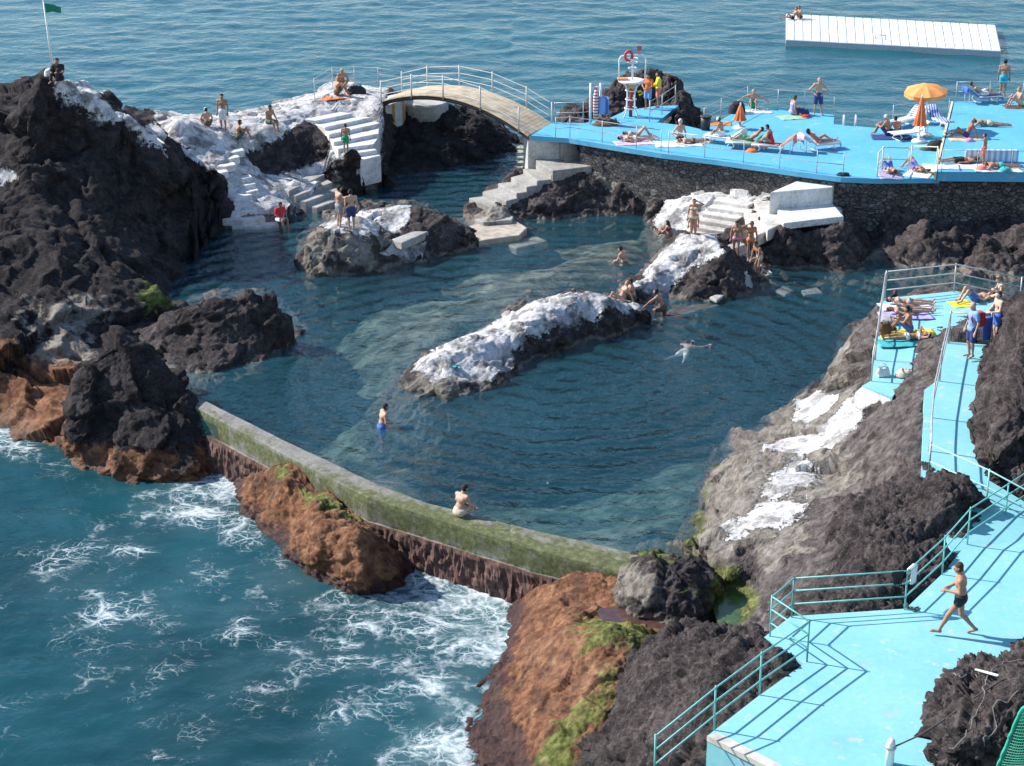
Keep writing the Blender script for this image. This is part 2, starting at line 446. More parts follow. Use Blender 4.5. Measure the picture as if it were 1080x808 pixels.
# ------------------------------------------------------------------ rock builder
ROCK = None
DEBUG = False
TERRAIN = set()
class Field:
    def __init__(s, outline, pts, slope=1.6, c=.25, sub=1.2):
        O = [at(*p) for p in outline]
        dense = []
        for k in range(len(O)):
            a, b = O[k], O[(k + 1) % len(O)]
            m = max(1, int(np.hypot(*(b - a)[:2]) / sub))
            dense += [a + (b - a) * i / m for i in range(m)]
        I = [p if isinstance(p, np.ndarray) else at(*p) for p in pts]
        A = np.array(dense + I)
        s.O = np.array(O); s.slope = slope; s.c2 = c * c
        s.A = A
        if DEBUG:
            q = np.array(I); dx = np.hypot(q[:, None, 0] - A[None, :, 0], q[:, None, 1] - A[None, :, 1]); dz = np.abs(q[:, None, 2] - A[None, :, 2])
            for i, j in zip(*np.where((dz > 2.2 * dx) & (dz > .3))):
                print('steep', i, j, [round(float(c)) for c in pix(q[i])], [round(float(c)) for c in pix(A[j])], q[i].round(2), A[j].round(2))
        d = np.sqrt(((A[:, None, :2] - A[None, :, :2]) ** 2).sum(-1) + s.c2)
        n = len(A)
        M = np.zeros((n + 3, n + 3)); M[:n, :n] = d - np.eye(n) * .03
        M[:n, n] = 1; M[:n, n + 1:] = A[:, :2]; M[n, :n] = 1; M[n + 1:, :n] = A[:, :2].T
        w = np.linalg.solve(M, np.concatenate([A[:, 2], np.zeros(3)]))
        s.w = w[:n]; s.lin = w[n:]
    def rbf(s, xy):
        sh = xy.shape[:-1]; q = xy.reshape(-1, 2); out = np.empty(len(q))
        for i in range(0, len(q), 40000):
            b = q[i:i + 40000]
            d = np.sqrt(((b[:, None, :] - s.A[None, :, :2]) ** 2).sum(-1) + s.c2)
            out[i:i + 40000] = d @ s.w + s.lin[0] + b @ s.lin[1:]
        return out.reshape(sh)
    def h(s, xy):
        sd, ei, et = poly_sd(xy, s.O)
        za = s.O[ei, 2]; zb = s.O[(ei + 1) % len(s.O), 2]
        edge = za + (zb - za) * et
        return np.where(sd >= 0, s.rbf(xy), edge + s.slope * sd)
    def trace(s, px, py):
        d = ray(px, py); t = np.linspace(30, 130, 2600) / d[1]
        p = d[None, :] * t[:, None]; p[:, 2] += CAM_Z
        hh = s.h(p[:, :2]); k = np.argmax(p[:, 2] < hh)
        return p[k] if p[k, 2] < hh[k] else at(px, py, 0.5)

def rock(name, outline, pts, label=None, cat='rock', kind=None, res=.08, amp=(.30, .12, .05), freq=(.7, 2.0, 5.5),
         zcut=-2.4, slope=1.6, paint=None, wet=None, wetline=0.0, group=None, sub=1.2, algae=None, parent=None, smoothwhite=.45, seed=0.0, blocks=.8, facet=.30, bias=.02, stone_shade=0.0):
    F = Field(outline, pts, slope, sub=sub)
    lo = F.O[:, :2].min(0) - 1.6; hi = F.O[:, :2].max(0) + 1.6
    nx = max(8, int((hi[0] - lo[0]) / res)); nd = max(16, int((hi[1] - lo[1]) / (res * .8)))
    X = np.linspace(lo[0], hi[0], nx); Yd = np.linspace(lo[1], hi[1], nd)
    G = np.stack(np.meshgrid(X, Yd, indexing='ij'), -1)
    H = np.maximum(F.h(G), zcut - 1)
    ds = np.hypot(np.diff(Yd)[None, :], np.diff(H, axis=1))
    ds = np.where(np.maximum(H[:, 1:], H[:, :-1]) <= zcut - .99, ds * .05, ds)
    S = np.concatenate([np.zeros((nx, 1)), np.cumsum(ds, 1)], 1)
    ny = max(16, int(np.percentile(S[:, -1], 85) / res))
    V = np.empty((nx, ny, 3))
    for i in range(nx):
        q = np.linspace(0, S[i, -1], ny)
        yy = np.interp(q, S[i], Yd); V[i, :, 0] = X[i]; V[i, :, 1] = yy; V[i, :, 2] = np.interp(yy, Yd, H[i])
    base = V.copy()
    att = {k: np.zeros((nx, ny)) for k in ('white', 'pale', 'grey', 'orange', 'green', 'red', 'wet', 'dark_stone_shade')}
    for nm, poly, soft in (paint or []):
        if len(poly[0]) == 2:
            W = np.array([F.trace(*q)[:2] for q in poly])
        else:
            W = np.array([at(*q)[:2] for q in poly])
        sd = poly_sd(base[..., :2], W)[0]
        att[nm] = np.maximum(att[nm], np.clip(.5 + .5 * sd / soft, 0, 1))
    du = np.gradient(base, axis=0); dv = np.gradient(base, axis=1)
    nrm = np.cross(du, dv); nrm /= np.linalg.norm(nrm, axis=-1)[..., None] + 1e-9
    p = base + seed
    warp = fbm(p * .5, 2)[..., None] * .6
    k = 1 - smoothwhite * att['white']
    edgefade = 1.0
    n0 = fbm(p * freq[0] + warp, 3, .5); n1 = fbm(p * freq[1] + warp * 2, 4, .6, True); n2 = fbm(p * freq[2] + warp, 4, .65, True)
    n3 = .6 - np.abs(fbm(p * freq[1] * .8 + warp * 1.5 + 40, 4, .55)) * 2.2          # sharp-edged ridges
    an = np.array([1.0, 1.0, 1.35])
    f1, c1, e1 = facets(p * an + warp * .8, blocks); f2, c2, e2 = facets(p * an + warp * .5 + 31, blocks * 2.7)
    D = amp[0] * n0 + k * (amp[1] * (.55 * n1 + .6 * n3) + 1.5 * amp[2] * n2)
    D = D + (.25 + .75 * k) * facet * (.75 * f1 + .22 * c1 / blocks + .7 * f2 + .10 * c2 / blocks - .10 * np.exp(-e1 * 9) - .05 * np.exp(-e2 * 9))
    D = D - D.mean() - bias
    V = base + nrm * D[..., None]
    z = V[..., 2]
    att['wet'] = np.clip(1 - (z - wetline) / .45, 0, 1) * np.clip((wet if wet is not None else .85), 0, 1)
    if algae is not None:                      # tidal band of weed on the stone
        zt, soft, key = algae
        att[key] = np.maximum(att[key], np.clip(.5 - (z - zt) / soft, 0, 1))
    att['dark_stone_shade'][:] = stone_shade
    idx = np.arange(nx * ny).reshape(nx, ny)
    q = np.stack([idx[:-1, :-1], idx[1:, :-1], idx[1:, 1:], idx[:-1, 1:]], -1)
    zm = np.maximum.reduce([base[:-1, :-1, 2], base[1:, :-1, 2], base[1:, 1:, 2], base[:-1, 1:, 2]])
    q = q[zm > zcut].reshape(-1, 4)
    used = np.unique(q); rm = np.full(nx * ny, -1); rm[used] = np.arange(len(used))
    Vf = V.reshape(-1, 3)[used]
    o = quadmesh(name, Vf, rm[q], ROCK, True, {a: v.reshape(-1)[used] for a, v in att.items()},
                 origin=(*F.O[:, :2].mean(0), F.O[:, 2].min()), parent=parent)
    tag(o, label, cat if label else None, group, kind)
    TERRAIN.add(o.name)
    o['_'] = 0; del o['_']
    return o, F
# ================================================================== camera, light, sky
cam = bpy.data.cameras.new('camera'); co = bpy.data.objects.new('camera', cam); COL.objects.link(co)
cam.lens = FPX * 36 / 1080; cam.sensor_width = 36; cam.sensor_fit = 'HORIZONTAL'; cam.clip_end = 9000; cam.clip_start = .5
co.location = (0, 0, CAM_Z); co.rotation_euler = (PI / 2 - PITCH, 0, 0); SC.camera = co

SUN = Vector((-1.0, .34, .80)).normalized()
sun = bpy.data.lights.new('sun', 'SUN'); so = bpy.data.objects.new('sun', sun); COL.objects.link(so)
sun.energy = 4.6; sun.angle = math.radians(.53); sun.color = (1.0, .955, .89)
so.rotation_euler = SUN.to_track_quat('Z', 'Y').to_euler(); so.location = (-60, 40, 60)
W = bpy.data.worlds.new('World'); SC.world = W; W.use_nodes = True
wt = W.node_tree; bg = wt.nodes['Background']
sky = wt.nodes.new('ShaderNodeTexSky'); sky.sky_type = 'NISHITA'; sky.sun_disc = False
sky.sun_elevation = math.asin(SUN.z); sky.sun_rotation = math.atan2(SUN.x, SUN.y); sky.air_density = 1.0; sky.dust_density = .1; sky.ozone_density = 2.0
wt.links.new(sky.outputs[0], bg.inputs['Color']); bg.inputs['Strength'].default_value = .13
SC.view_settings.view_transform = 'Standard'; SC.view_settings.look = 'None'; SC.view_settings.gamma = 1
SC.view_settings.exposure = 0.78
SC.render.engine = 'CYCLES'
SC.cycles.max_bounces = 8; SC.cycles.transparent_max_bounces = 8; SC.cycles.caustics_reflective = False; SC.cycles.caustics_refractive = False

ROCK = rock_material()
BLUE_FAR = deck_material('deck_paint_blue', (.075, .35, .545), (.115, .43, .62), .45)
BLUE_NEAR = deck_material('deck_paint_pale_blue', (.17, .455, .505), (.25, .54, .57), .8)
CONC = concrete_material()
CONC_ALGAE = concrete_material('algae_concrete', True, .6)
WORN = concrete_material('worn_whitewash', bright=1.5)
WHITEWASH = whitewash_material()
MASON = masonry_material()

# ================================================================== water
POOL = [(186, 432), (398, 517), (450, 536), (560, 567), (700, 600), (830, 600), (960, 480), (1010, 400), (1100, 330), (1100, 262),
        (900, 240), (700, 200), (620, 172), (575, 156), (520, 148), (430, 150), (330, 185), (235, 205), (150, 260), (120, 330), (150, 400)]
POOLW = np.array([at(x, y, 0)[:2] for x, y in POOL])

def band(lo, hi, step): return np.arange(lo, hi, step)
def far_steps(a, sgn):
    r = []; s = 1.0
    while abs(a) < 5200:
        a += sgn * s; r.append(a); s *= 1.18
    return r
xs = np.array(sorted(far_steps(-30, -1)) + list(band(-30, 12, .16)) + list(band(12, 50, .6)) + far_steps(50, 1))
ys = np.array([-60, -20, 10, 25] + list(band(34, 72, .16)) + list(band(72, 170, .5)) + far_steps(170, 1))
G = np.stack(np.meshgrid(xs, ys, indexing='ij'), -1)
amp = np.clip((400 - np.abs(G[..., 1])) / 300, 0, 1)
Zs = np.full(G.shape[:2], SEA_Z)
q3 = np.concatenate([G * np.array([.22, .42]), np.zeros(G.shape[:2] + (1,))], -1)
near = (np.abs(G[..., 0]) < 60) & (G[..., 1] < 180) & (G[..., 1] > 20)
Zs = Zs + np.where(near, .16 * fbm(q3, 3) + .07 * fbm(q3 * 3.1, 3), 0)
FOAM = [(0, 462, 2.4, 1.0), (18, 475, 1.8, .8), (60, 495, 1.3, .55), (110, 515, 1.3, .55), (160, 522, 1.5, .7), (210, 515, 2.0, 1.0), (245, 515, 2.0, 1.1), (200, 540, 2.6, .95), (150, 540, 1.5, .7),
        (262, 560, 1.8, .8), (120, 580, 2.6, .75), (60, 615, 2.6, .72), (40, 580, 1.8, .55), (160, 640, 2.6, .75), (110, 650, 2.2, .72), (200, 600, 2.2, .7), (300, 610, 2.4, .8), (90, 615, 2, .75),
        (350, 640, 2.0, .8), (400, 645, 2.2, .9), (440, 612, 1.8, 1.05), (480, 622, 2.4, 1.15), (520, 640, 2.4, 1.2), (528, 675, 1.8, 1.25), (500, 665, 2.2, 1.05), (460, 660, 2.4, .9), (400, 690, 2.8, .75),
        (320, 690, 2.6, .7), (260, 650, 2.4, .68), (480, 720, 2.0, .95), (440, 730, 2.2, .8), (470, 790, 2.2, 1.1), (440, 800, 2.2, .85), (490, 750, 1.6, 1.0), (380, 760, 3, .66), (270, 720, 3.0, .66), (150, 700, 2.6, .62), (330, 800, 2.8, .62), (60, 540, 2, .5),
        (200, 770, 3, .58), (90, 720, 2.4, .56), (550, 620, 1.2, 1.0), (538, 648, 1.0, 1.2), (20, 760, 2.5, .45)]
foam = np.zeros(G.shape[:2])
for px, py, r, s in FOAM:
    c = at(px, py, SEA_Z); d2 = ((G[..., 0] - c[0]) ** 2 + (G[..., 1] - c[1]) ** 2) / (r * r)
    foam = np.maximum(foam, s * np.exp(-d2 * .9))
foam = np.clip(foam + .16 * fbm(np.concatenate([G * .8, np.zeros(G.shape[:2] + (1,))], -1), 3) * (foam > .05), 0, 1.25)
nx, ny = G.shape[:2]; idx = np.arange(nx * ny).reshape(nx, ny)
Q = np.stack([idx[:-1, :-1], idx[1:, :-1], idx[1:, 1:], idx[:-1, 1:]], -1)
cen = (G[:-1, :-1] + G[1:, 1:]) / 2
Q = Q[poly_sd(cen, POOLW)[0] < .12].reshape(-1, 4)
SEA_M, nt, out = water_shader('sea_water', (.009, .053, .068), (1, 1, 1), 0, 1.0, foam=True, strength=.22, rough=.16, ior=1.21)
sea = quadmesh('sea', np.concatenate([G, Zs[..., None]], -1).reshape(-1, 3), Q, SEA_M, True, {'foam': foam.ravel(), 'far_water': np.clip((G[..., 1] - 66) / 30 + .15 * fbm(np.concatenate([G * .08, np.zeros(G.shape[:2] + (1,))], -1), 2), 0, 1).ravel()}); tag(sea, kind='structure')

# pool: a closed body of clear water over a rocky bed
POOL_M, nt, out = water_shader('pool_water', (.021, .112, .150), (.98, 1, .99), .70, 1.35, strength=.62, rings=at(600, 400, 0), rough=.03)
va = nt.nodes.new('ShaderNodeVolumeAbsorption'); va.inputs['Color'].default_value = (.62, .79, .82, 1); va.inputs['Density'].default_value = .27
L(nt, va.outputs[0], out.inputs['Volume'])
mb = MB(); mb.prism([(x, y, 0) for x, y in POOLW], 6.0); pw = mb.build('pool_water', POOL_M); tag(pw, kind='structure')

bedpts = [(240, 300, -2.2), (300, 260, -1.6), (300, 330, -3.4), (400, 250, -.6), (340, 300, -1.0), (470, 205, -1.2), (430, 190, -1.0), (380, 350, -1.6), (330, 400, -3.6), (450, 330, -1.1), (500, 310, -.75), (560, 290, -1.5), (600, 260, -2.0),
          (650, 255, -.8), (680, 255, -.4), (670, 280, -.35), (640, 300, -.5), (590, 305, -.5), (540, 320, -.45), (480, 345, -.45), (430, 385, -1.1), (400, 420, -1.7), (440, 435, -1.5), (520, 430, -3.2), (400, 470, -1.7), (350, 455, -2.8), (300, 440, -2.7), (440, 500, -1.4), (420, 510, -1.0), (520, 500, -3.6), (600, 470, -4.6), (650, 420, -4.8),
          (700, 470, -4.4), (750, 400, -4.8), (800, 360, -4.4), (850, 330, -2.8), (820, 310, -1.2), (900, 310, -1.8), (760, 325, -1.1), (720, 340, -1.6), (710, 520, -2.8), (690, 560, -1.5), (700, 580, -1.0), (640, 560, -3.0), (560, 540, -3.2), (850, 385, -3.8), (815, 415, -3.8), (765, 450, -3.8), (725, 490, -3.4), (980, 300, -1.6), (580, 230, -2.2), (640, 215, -2.4), (300, 240, -.8), (520, 265, -.7), (600, 350, -1.2)]
BF = Field([(x, y, -2.6) for x, y in POOL], bedpts, slope=0.0, sub=3)
bx = np.arange(POOLW[:, 0].min() - 1, POOLW[:, 0].max() + 1, .2); by = np.arange(POOLW[:, 1].min() - 1, POOLW[:, 1].max() + 1, .2)
B = np.stack(np.meshgrid(bx, by, indexing='ij'), -1); BH = np.clip(BF.rbf(B), -4.5, -.25)
B3 = np.concatenate([B, BH[..., None]], -1); BH = BH + .16 * fbm(B3 * 1.1, 4, .6)
idx = np.arange(BH.size).reshape(BH.shape); Q = np.stack([idx[:-1, :-1], idx[1:, :-1], idx[1:, 1:], idx[:-1, 1:]], -1)
Q = Q[poly_sd((B[:-1, :-1] + B[1:, 1:]) / 2, POOLW)[0] > -.2].reshape(-1, 4)
m, nt, b = newmat('pool_bed_rock'); v = pos(nt)
L(nt, ramp(nt, noise(nt, v, .9, 7, .7), [(.38, (.045, .042, .032)), (.47, (.13, .115, .08)), (.57, (.30, .27, .20)), (.70, (.46, .42, .34))]), b.inputs['Base Color'])
L(nt, bump(nt, noise(nt, v, 3, 6, .7), .8, .15), b.inputs['Normal']); b.inputs['Roughness'].default_value = .95
bed = quadmesh('seabed', np.concatenate([B, BH[..., None]], -1).reshape(-1, 3), Q, m, True); tag(bed, kind='structure')

# ================================================================== rocks
# headland on the far side of the pool: dark mass
back = lambda px, py, z, dD, z2: np.array([at(px, py, z)[0], at(px, py, z)[1] + dD, z2])
HEAD_OUT = [(-160, 440, -1.9), (-80, 440, -1.8), (-20, 448, -1.8), (10, 462, -1.8), (40, 480, -1.8), (75, 495, -1.8), (110, 470, -1.0), (150, 410, -.4), (160, 370, -.2), (178, 335, -.1), (190, 312, -.1), (196, 290, -.1), (214, 262, -.1), (238, 244, -.1),
            (242, 222, .6), (225, 190, 2.2), (205, 166, 2.6), (170, 138, 3.6), (130, 118, 4.4), (90, 95, 5.2), (48, 74, 6.0), (20, 105, 4.6), (-40, 110, 4.2), (-160, 110, 4.0)]
HEAD_PTS = [(-120, 128, 5.5), (-60, 128, 5.5), (-25, 131, 5.4), (0, 127, 5.6), (30, 121, 5.9), (43, 112, 6.3), (41, 92, 7.3), (46, 83, 7.55), (60, 83, 7.5), (70, 92, 7.1), (84, 104, 6.7), (105, 116, 6.2), (130, 130, 5.7), (155, 147, 5.0), (180, 163, 4.2), (205, 181, 3.5), (226, 207, 2.2), (234, 232, .9),
            P(-100, 180, 76), P(-100, 260, 71), P(-100, 340, 66), P(0, 160, 76.2), P(60, 150, 76.4), P(100, 150, 76.4), P(130, 170, 76), P(0, 200, 74.6), P(60, 200, 74.5), P(110, 200, 75), P(160, 200, 76.2), P(190, 215, 77), P(150, 250, 74.5), P(60, 250, 71), P(0, 250, 71), P(110, 255, 72), P(185, 265, 75.2),
            P(30, 300, 68), P(90, 290, 69.2), P(150, 290, 71.5), P(165, 320, 69.6), P(0, 330, 66.6), P(60, 330, 66.5), P(120, 325, 68), P(0, 370, 64.5), P(45, 375, 64.8), P(85, 385, 64.3), P(20, 410, 63), P(60, 430, 61.8), P(-40, 400, 63.4), P(30, 450, 61.2), P(110, 350, 66.6), P(150, 345, 67.4)]
rock('rock_headland', HEAD_OUT, HEAD_PTS, kind='structure', res=.085, blocks=.36, facet=.30, stone_shade=1.0, amp=(.45, .12, .045), freq=(.5, 1.2, 4.2), wetline=-1.5, algae=(-.55, .9, 'orange'),
     paint=[('white', [(54, 88), (66, 86), (84, 92), (104, 97), (106, 104), (122, 112), (138, 124), (128, 130), (108, 127), (96, 122), (88, 114), (70, 112), (58, 100)], .35),
            ('white', [(118, 118), (140, 123), (160, 134), (178, 158), (170, 162), (146, 150), (150, 140), (132, 132)], .3),
            ('green', [(150, 312), (185, 312), (186, 332), (160, 334), (142, 324)], .7), ('orange', [(-60, 380), (30, 380), (92, 384), (92, 420), (60, 505), (-60, 500)], 1.2),
            ('pale', [(40, 330), (95, 325), (90, 385), (40, 375)], 1.5), ('white', [(0, 178), (14, 182), (22, 190), (0, 196)], .2)], smoothwhite=.3)

# white-washed slope behind it, up to the terrace at the bridge
SLOPE_OUT = [(225, 250, -.2), (250, 246, -.2), (280, 243, -.2), (300, 240, -.2), (322, 226, -.2), (345, 211, -.1), (368, 204, -.1), (390, 194, .0), (404, 175, .4), (404, 150, 1.4), (404, 118, 2.7), (425, 96, 2.7), (352, 84, 2.4), (331, 97, 2.3), (280, 110, 2.3), (225, 122, 2.4), (190, 121, 2.7), (160, 116, 3.2), (130, 110, 3.6), (150, 180, 1.8), (200, 235, .2)]
SLOPE_PTS = [(185, 128, 3.9), (200, 135, 3.6), (222, 134, 3.3), (240, 130, 3.15), (262, 125, 3.05), (285, 119, 3.0), (310, 112, 3.0), (331, 105, 3.05), (352, 95, 3.05), (375, 97, 3.05), (398, 104, 3.05), (345, 110, 3.0), (390, 110, 3.0),
             (262, 140, 2.85), (285, 138, 2.8), (312, 127, 2.75), (335, 124, 2.7), P(262, 166, 86.2), P(276, 176, 86.0), P(292, 180, 86.0), P(312, 174, 86.6), P(334, 166, 87.4),
             P(250, 150, 86), P(235, 160, 84.6), P(215, 150, 84.5), P(225, 185, 82.6), P(250, 185, 83.4), P(250, 205, 82.4), P(280, 200, 83.4), P(300, 198, 84.2), P(320, 190, 85), P(230, 215, 81.6), P(260, 225, 81.2), P(290, 222, 81.8), P(310, 215, 82.4), P(345, 190, 85.5), P(360, 190, 85.6),
             P(352, 150, 88.6), P(395, 150, 88.4), P(360, 168, 87.4), P(398, 170, 87.2), (375, 124, 2.45), P(380, 186, 87), (340, 135, 2.4)]
_, SLOPE_F = rock('rock_slope', SLOPE_OUT, SLOPE_PTS, kind='structure', res=.09, amp=(.16, .10, .035), freq=(.6, 1.7, 5), facet=.22, slope=5, smoothwhite=.6, stone_shade=.6,
     paint=[('white', [(160, 112), (200, 117), (240, 114), (285, 103), (331, 92), (352, 80), (425, 88), (404, 110), (404, 175), (385, 178), (345, 168), (334, 170), (312, 178), (290, 184), (275, 180), (262, 170), (256, 162), (262, 160), (276, 158), (298, 147), (320, 127), (336, 128), (347, 147), (346, 168), (385, 185), (330, 218), (300, 232), (240, 236), (215, 205), (200, 170), (165, 150)], .25),
            ('white', [(262, 170), (275, 180), (290, 184), (312, 178), (334, 170), (350, 176), (330, 215), (300, 232), (238, 236), (222, 180), (240, 160)], .2),
            ('pale', [(230, 222), (330, 215), (340, 190), (400, 190), (380, 215), (300, 250), (230, 250)], .8)])

def things_rocks():
    rock('boulder', [(203, 408, -.2), (225, 408, -.2), (255, 400, -.2), (300, 376, -.2), (325, 350, -.2), (312, 328, -.1), (285, 308, -.1), (245, 303, -.1), (200, 312, -.1), (165, 326, 0), (148, 350, 0), (150, 375, -.1), (180, 398, -.2)],
         [P(160, 345, 67), (190, 324, 1.5), (210, 314, 1.85), (225, 311, 1.95), (245, 312, 1.95), (262, 312, 1.9), (285, 319, 1.7), (303, 333, 1.2), P(318, 350, 66.9), P(220, 335, 66.1), P(250, 335, 66.3), P(200, 350, 65.2), P(240, 358, 64.8), P(280, 350, 66.1), P(300, 358, 66.0), P(175, 370, 64.4), P(210, 380, 63.3), P(250, 380, 63.6), P(225, 396, 62.6)],
         'broad dark grey boulder lying between the pool and the conical rock', 'boulder', res=.065, amp=(.24, .11, .045), freq=(.6, 1.5, 5), stone_shade=.45, algae=(.02, .25, 'pale'))
    rock('conical_rock', [(62, 485, -1.9), (90, 505, -1.9), (130, 516, -1.9), (180, 520, -1.9), (225, 510, -1.9), (246, 494, -1.6), (235, 455, -1.0), (212, 415, -.5), (185, 385, -.3), (150, 360, -.3), (110, 365, -.3), (80, 400, -.5), (66, 440, -1.2)],
         [P(122, 356, 60.7), P(100, 370, 60.2), P(84, 395, 59.5), P(140, 362, 60.5), P(158, 370, 60.3), P(180, 395, 59.9), P(203, 425, 59.2), P(222, 455, 58.6), P(100, 410, 59.2), P(135, 410, 59.0), P(170, 420, 58.9), P(85, 440, 58.7), P(120, 450, 58.2), P(160, 455, 57.9), P(200, 465, 57.9), P(80, 470, 58.2), P(120, 490, 57.4), P(170, 495, 57.1), P(215, 490, 57.3)],
         'conical dark rock with a rusty base standing at the seaward end of the pool wall', 'rock', res=.055, amp=(.2, .10, .05), freq=(.6, 1.6, 5), blocks=.5, stone_shade=1.0, wetline=-1.5, algae=(-.85, 1.5, 'orange'))
    rock('pool_islet', [(312, 282, -.2), (330, 296, -.2), (358, 298, -.2), (380, 295, -.2), (408, 290, -.2), (460, 279, -.2), (486, 270, -.2), (512, 262, -.2), (516, 255, -.1), (500, 243, -.1), (478, 230, -.1), (450, 215, -.1), (410, 211, -.1), (380, 216, -.1), (335, 228, -.1), (318, 248, -.2)],
         [(328, 246, 1.35), (340, 238, 1.6), (360, 232, 1.65), (385, 230, 1.65), (398, 246, 1.5), (365, 246, 1.55), (345, 246, 1.5), P(320, 262, 74.6), P(340, 270, 74.3), P(370, 268, 74.4), P(400, 262, 75.2), P(330, 285, 73.6), P(365, 285, 73.4), P(400, 278, 74.1), (392, 222, 1.35), (420, 218, 1.5), (440, 221, 1.5), (460, 227, 1.4), (410, 240, 1.1), (430, 246, .95), (445, 240, 1.05), (420, 254, .9), P(440, 262, 75.4), P(470, 258, 75.8), (478, 238, 1.1), (495, 250, .6), P(430, 275, 74.6)],
         'grey rock islet in the pool with two men on its flat white top', 'rock islet', res=.065, amp=(.12, .13, .06), freq=(.8, 1.8, 5), smoothwhite=.6, algae=(.15, .4, 'pale'),
         paint=[('white', [(336, 238), (352, 232), (392, 226), (402, 240), (400, 250), (384, 250), (360, 248), (342, 244)], .3), ('white', [(385, 224), (420, 217), (438, 219), (432, 232), (412, 246), (398, 232)], .3), ('pale', [(312, 250), (360, 250), (400, 255), (390, 296), (330, 298)], 1.5), ('white', [(398, 252), (420, 250), (450, 256), (445, 268), (415, 268)], .05)])
    rock('rock_ridge', [(408, 414, -.2), (428, 424, -.2), (460, 430, -.2), (504, 422, -.2), (540, 409, -.2), (568, 384, -.2), (608, 371, -.2), (662, 356, -.2), (692, 342, -.2), (712, 332, -.1), (700, 322, .0), (660, 314, -.1), (600, 308, -.2), (560, 310, -.2), (535, 330, -.2), (500, 350, -.2), (455, 370, -.2), (425, 392, -.2)],
         [P(420, 405, 62), (440, 392, .5), (456, 379, .8), (473, 363, 1.0), (490, 360, 1.1), (507, 358, 1.1), (526, 350, .95), (540, 340, 1.05), (556, 328, 1.25), (576, 321, 1.35), (605, 322, 1.3), (640, 325, 1.05), (668, 326, .75), (694, 329, .45), P(440, 410, 61.1), P(470, 395, 61.4), P(500, 390, 61.9), P(525, 378, 62.9), P(470, 415, 60.5), P(500, 408, 61.0), P(530, 395, 61.9), (540, 365, .75), P(555, 380, 63.9), P(575, 360, 64.7), P(600, 340, 66.1), P(605, 358, 65.6), P(640, 345, 66.6), P(660, 340, 67.1), P(585, 345, 65.3), P(560, 350, 64.6)],
         'long low rock ridge with whitewashed crest running out into the middle of the pool', 'rock', res=.06, amp=(.16, .15, .06), freq=(.9, 1.6, 5), facet=.28, smoothwhite=.6, algae=(.1, .35, 'pale'),
         paint=[('white', [(432, 392), (445, 372), (466, 354), (507, 347), (522, 338), (546, 317), (572, 308), (610, 309), (668, 316), (696, 324), (662, 333), (630, 339), (602, 344), (577, 354), (558, 358), (544, 368), (540, 390), (522, 402), (482, 404), (452, 404)], .28), ('pale', [(408, 412), (440, 388), (480, 402), (480, 428), (430, 424)], .8)])
    rock('white_rock', [(655, 322, .0), (690, 324, -.1), (705, 320, -.2), (750, 323, -.2), (792, 318, -.2), (806, 306, -.1), (797, 285, .1), (782, 268, .5), (764, 255, .9), (742, 244, .7), (716, 243, .6), (700, 258, .1), (680, 285, -.05), (660, 305, -.1)],
         [(716, 252, 1.45), (730, 250, 1.65), (745, 251, 1.75), (758, 258, 1.7), (765, 266, 1.6), (705, 268, 1.15), (690, 285, .85), (676, 300, .6), (664, 313, .35), (680, 318, .38), (695, 315, .4), (705, 300, .85), (712, 305, .6), P(735, 275, 72.4), P(755, 275, 72.2), P(745, 295, 71.5), P(775, 290, 72), P(720, 300, 71.8), P(765, 305, 71.3), P(790, 305, 71.4)],
         'rounded whitewashed rock beside the steps with a dark shaded flank', 'rock', res=.06, amp=(.1, .14, .05), freq=(.9, 1.8, 5), smoothwhite=.4, algae=(.12, .3, 'pale'),
         paint=[('white', [(658, 312), (676, 292), (694, 272), (716, 249), (745, 248), (762, 260), (765, 270), (745, 276), (728, 284), (715, 296), (706, 310), (690, 312)], .3), ('white', [(784, 286), (792, 290), (796, 304), (788, 300)], .1)])
    rock('bridge_rock', [(360, 208, -.2), (400, 200, -.2), (440, 192, -.2), (480, 183, -.2), (515, 173, -.2), (540, 160, -.2), (546, 150, -.2), (536, 140, -.3), (520, 122, -1.2), (470, 108, -1.2), (430, 108, .3), (400, 106, 1.0), (385, 150, .8), (370, 185, .0)],
         [(430, 119, 2.0), (450, 118, 2.0), (472, 121, 1.9), (497, 122, 1.8), (514, 130, 1.4), (529, 143, .7), P(430, 140, 93.6), P(470, 140, 93.8), P(503, 145, 93.4), P(420, 165, 91.4), P(470, 160, 92.5), (405, 132, 1.2), P(398, 155, 92.6)],
         'dark rock under the arched footbridge carrying its round concrete pier', 'rock', res=.08, amp=(.2, .15, .06), freq=(.6, 1.7, 5), stone_shade=1.0)
    rock('shore_rock', [(342, 206, -.1), (362, 209, -.1), (385, 206, -.1), (402, 198, -.1), (410, 188, .0), P(402, 170, 88), P(380, 160, 88), P(352, 158, 88), (338, 188, .2)],
         [P(351, 165, 86.5), P(365, 161, 86.6), P(379, 164, 86.5), P(362, 167, 86.2), P(386, 172, 86.5), P(350, 182, 86.0), P(368, 182, 85.9), P(390, 186, 86.1), P(368, 197, 85.7), P(346, 174, 86.4)],
         'small rounded rock with a white top where the boy in green shorts stands', 'rock', res=.06, amp=(.08, .1, .05), freq=(.9, 1.9, 5), stone_shade=.8,
         paint=[('white', [(352, 163), (362, 159.5), (378, 161), (380, 166), (368, 168), (356, 167)], .15), ('pale', [(352, 195), (395, 195), (395, 206), (352, 206)], .5)])
    rock('sill_rock', [(528, 168, -.3), (545, 166, -.3), (562, 176, -.2), (580, 170, -.2), (570, 150, -.4), (545, 143, -.6), (530, 146, -.5)], [(540, 156, .15), (555, 161, .3), (565, 166, .5)],
         'low wet rock sill closing the channel beneath the footbridge', 'rock', res=.08, amp=(.06, .1, .05))
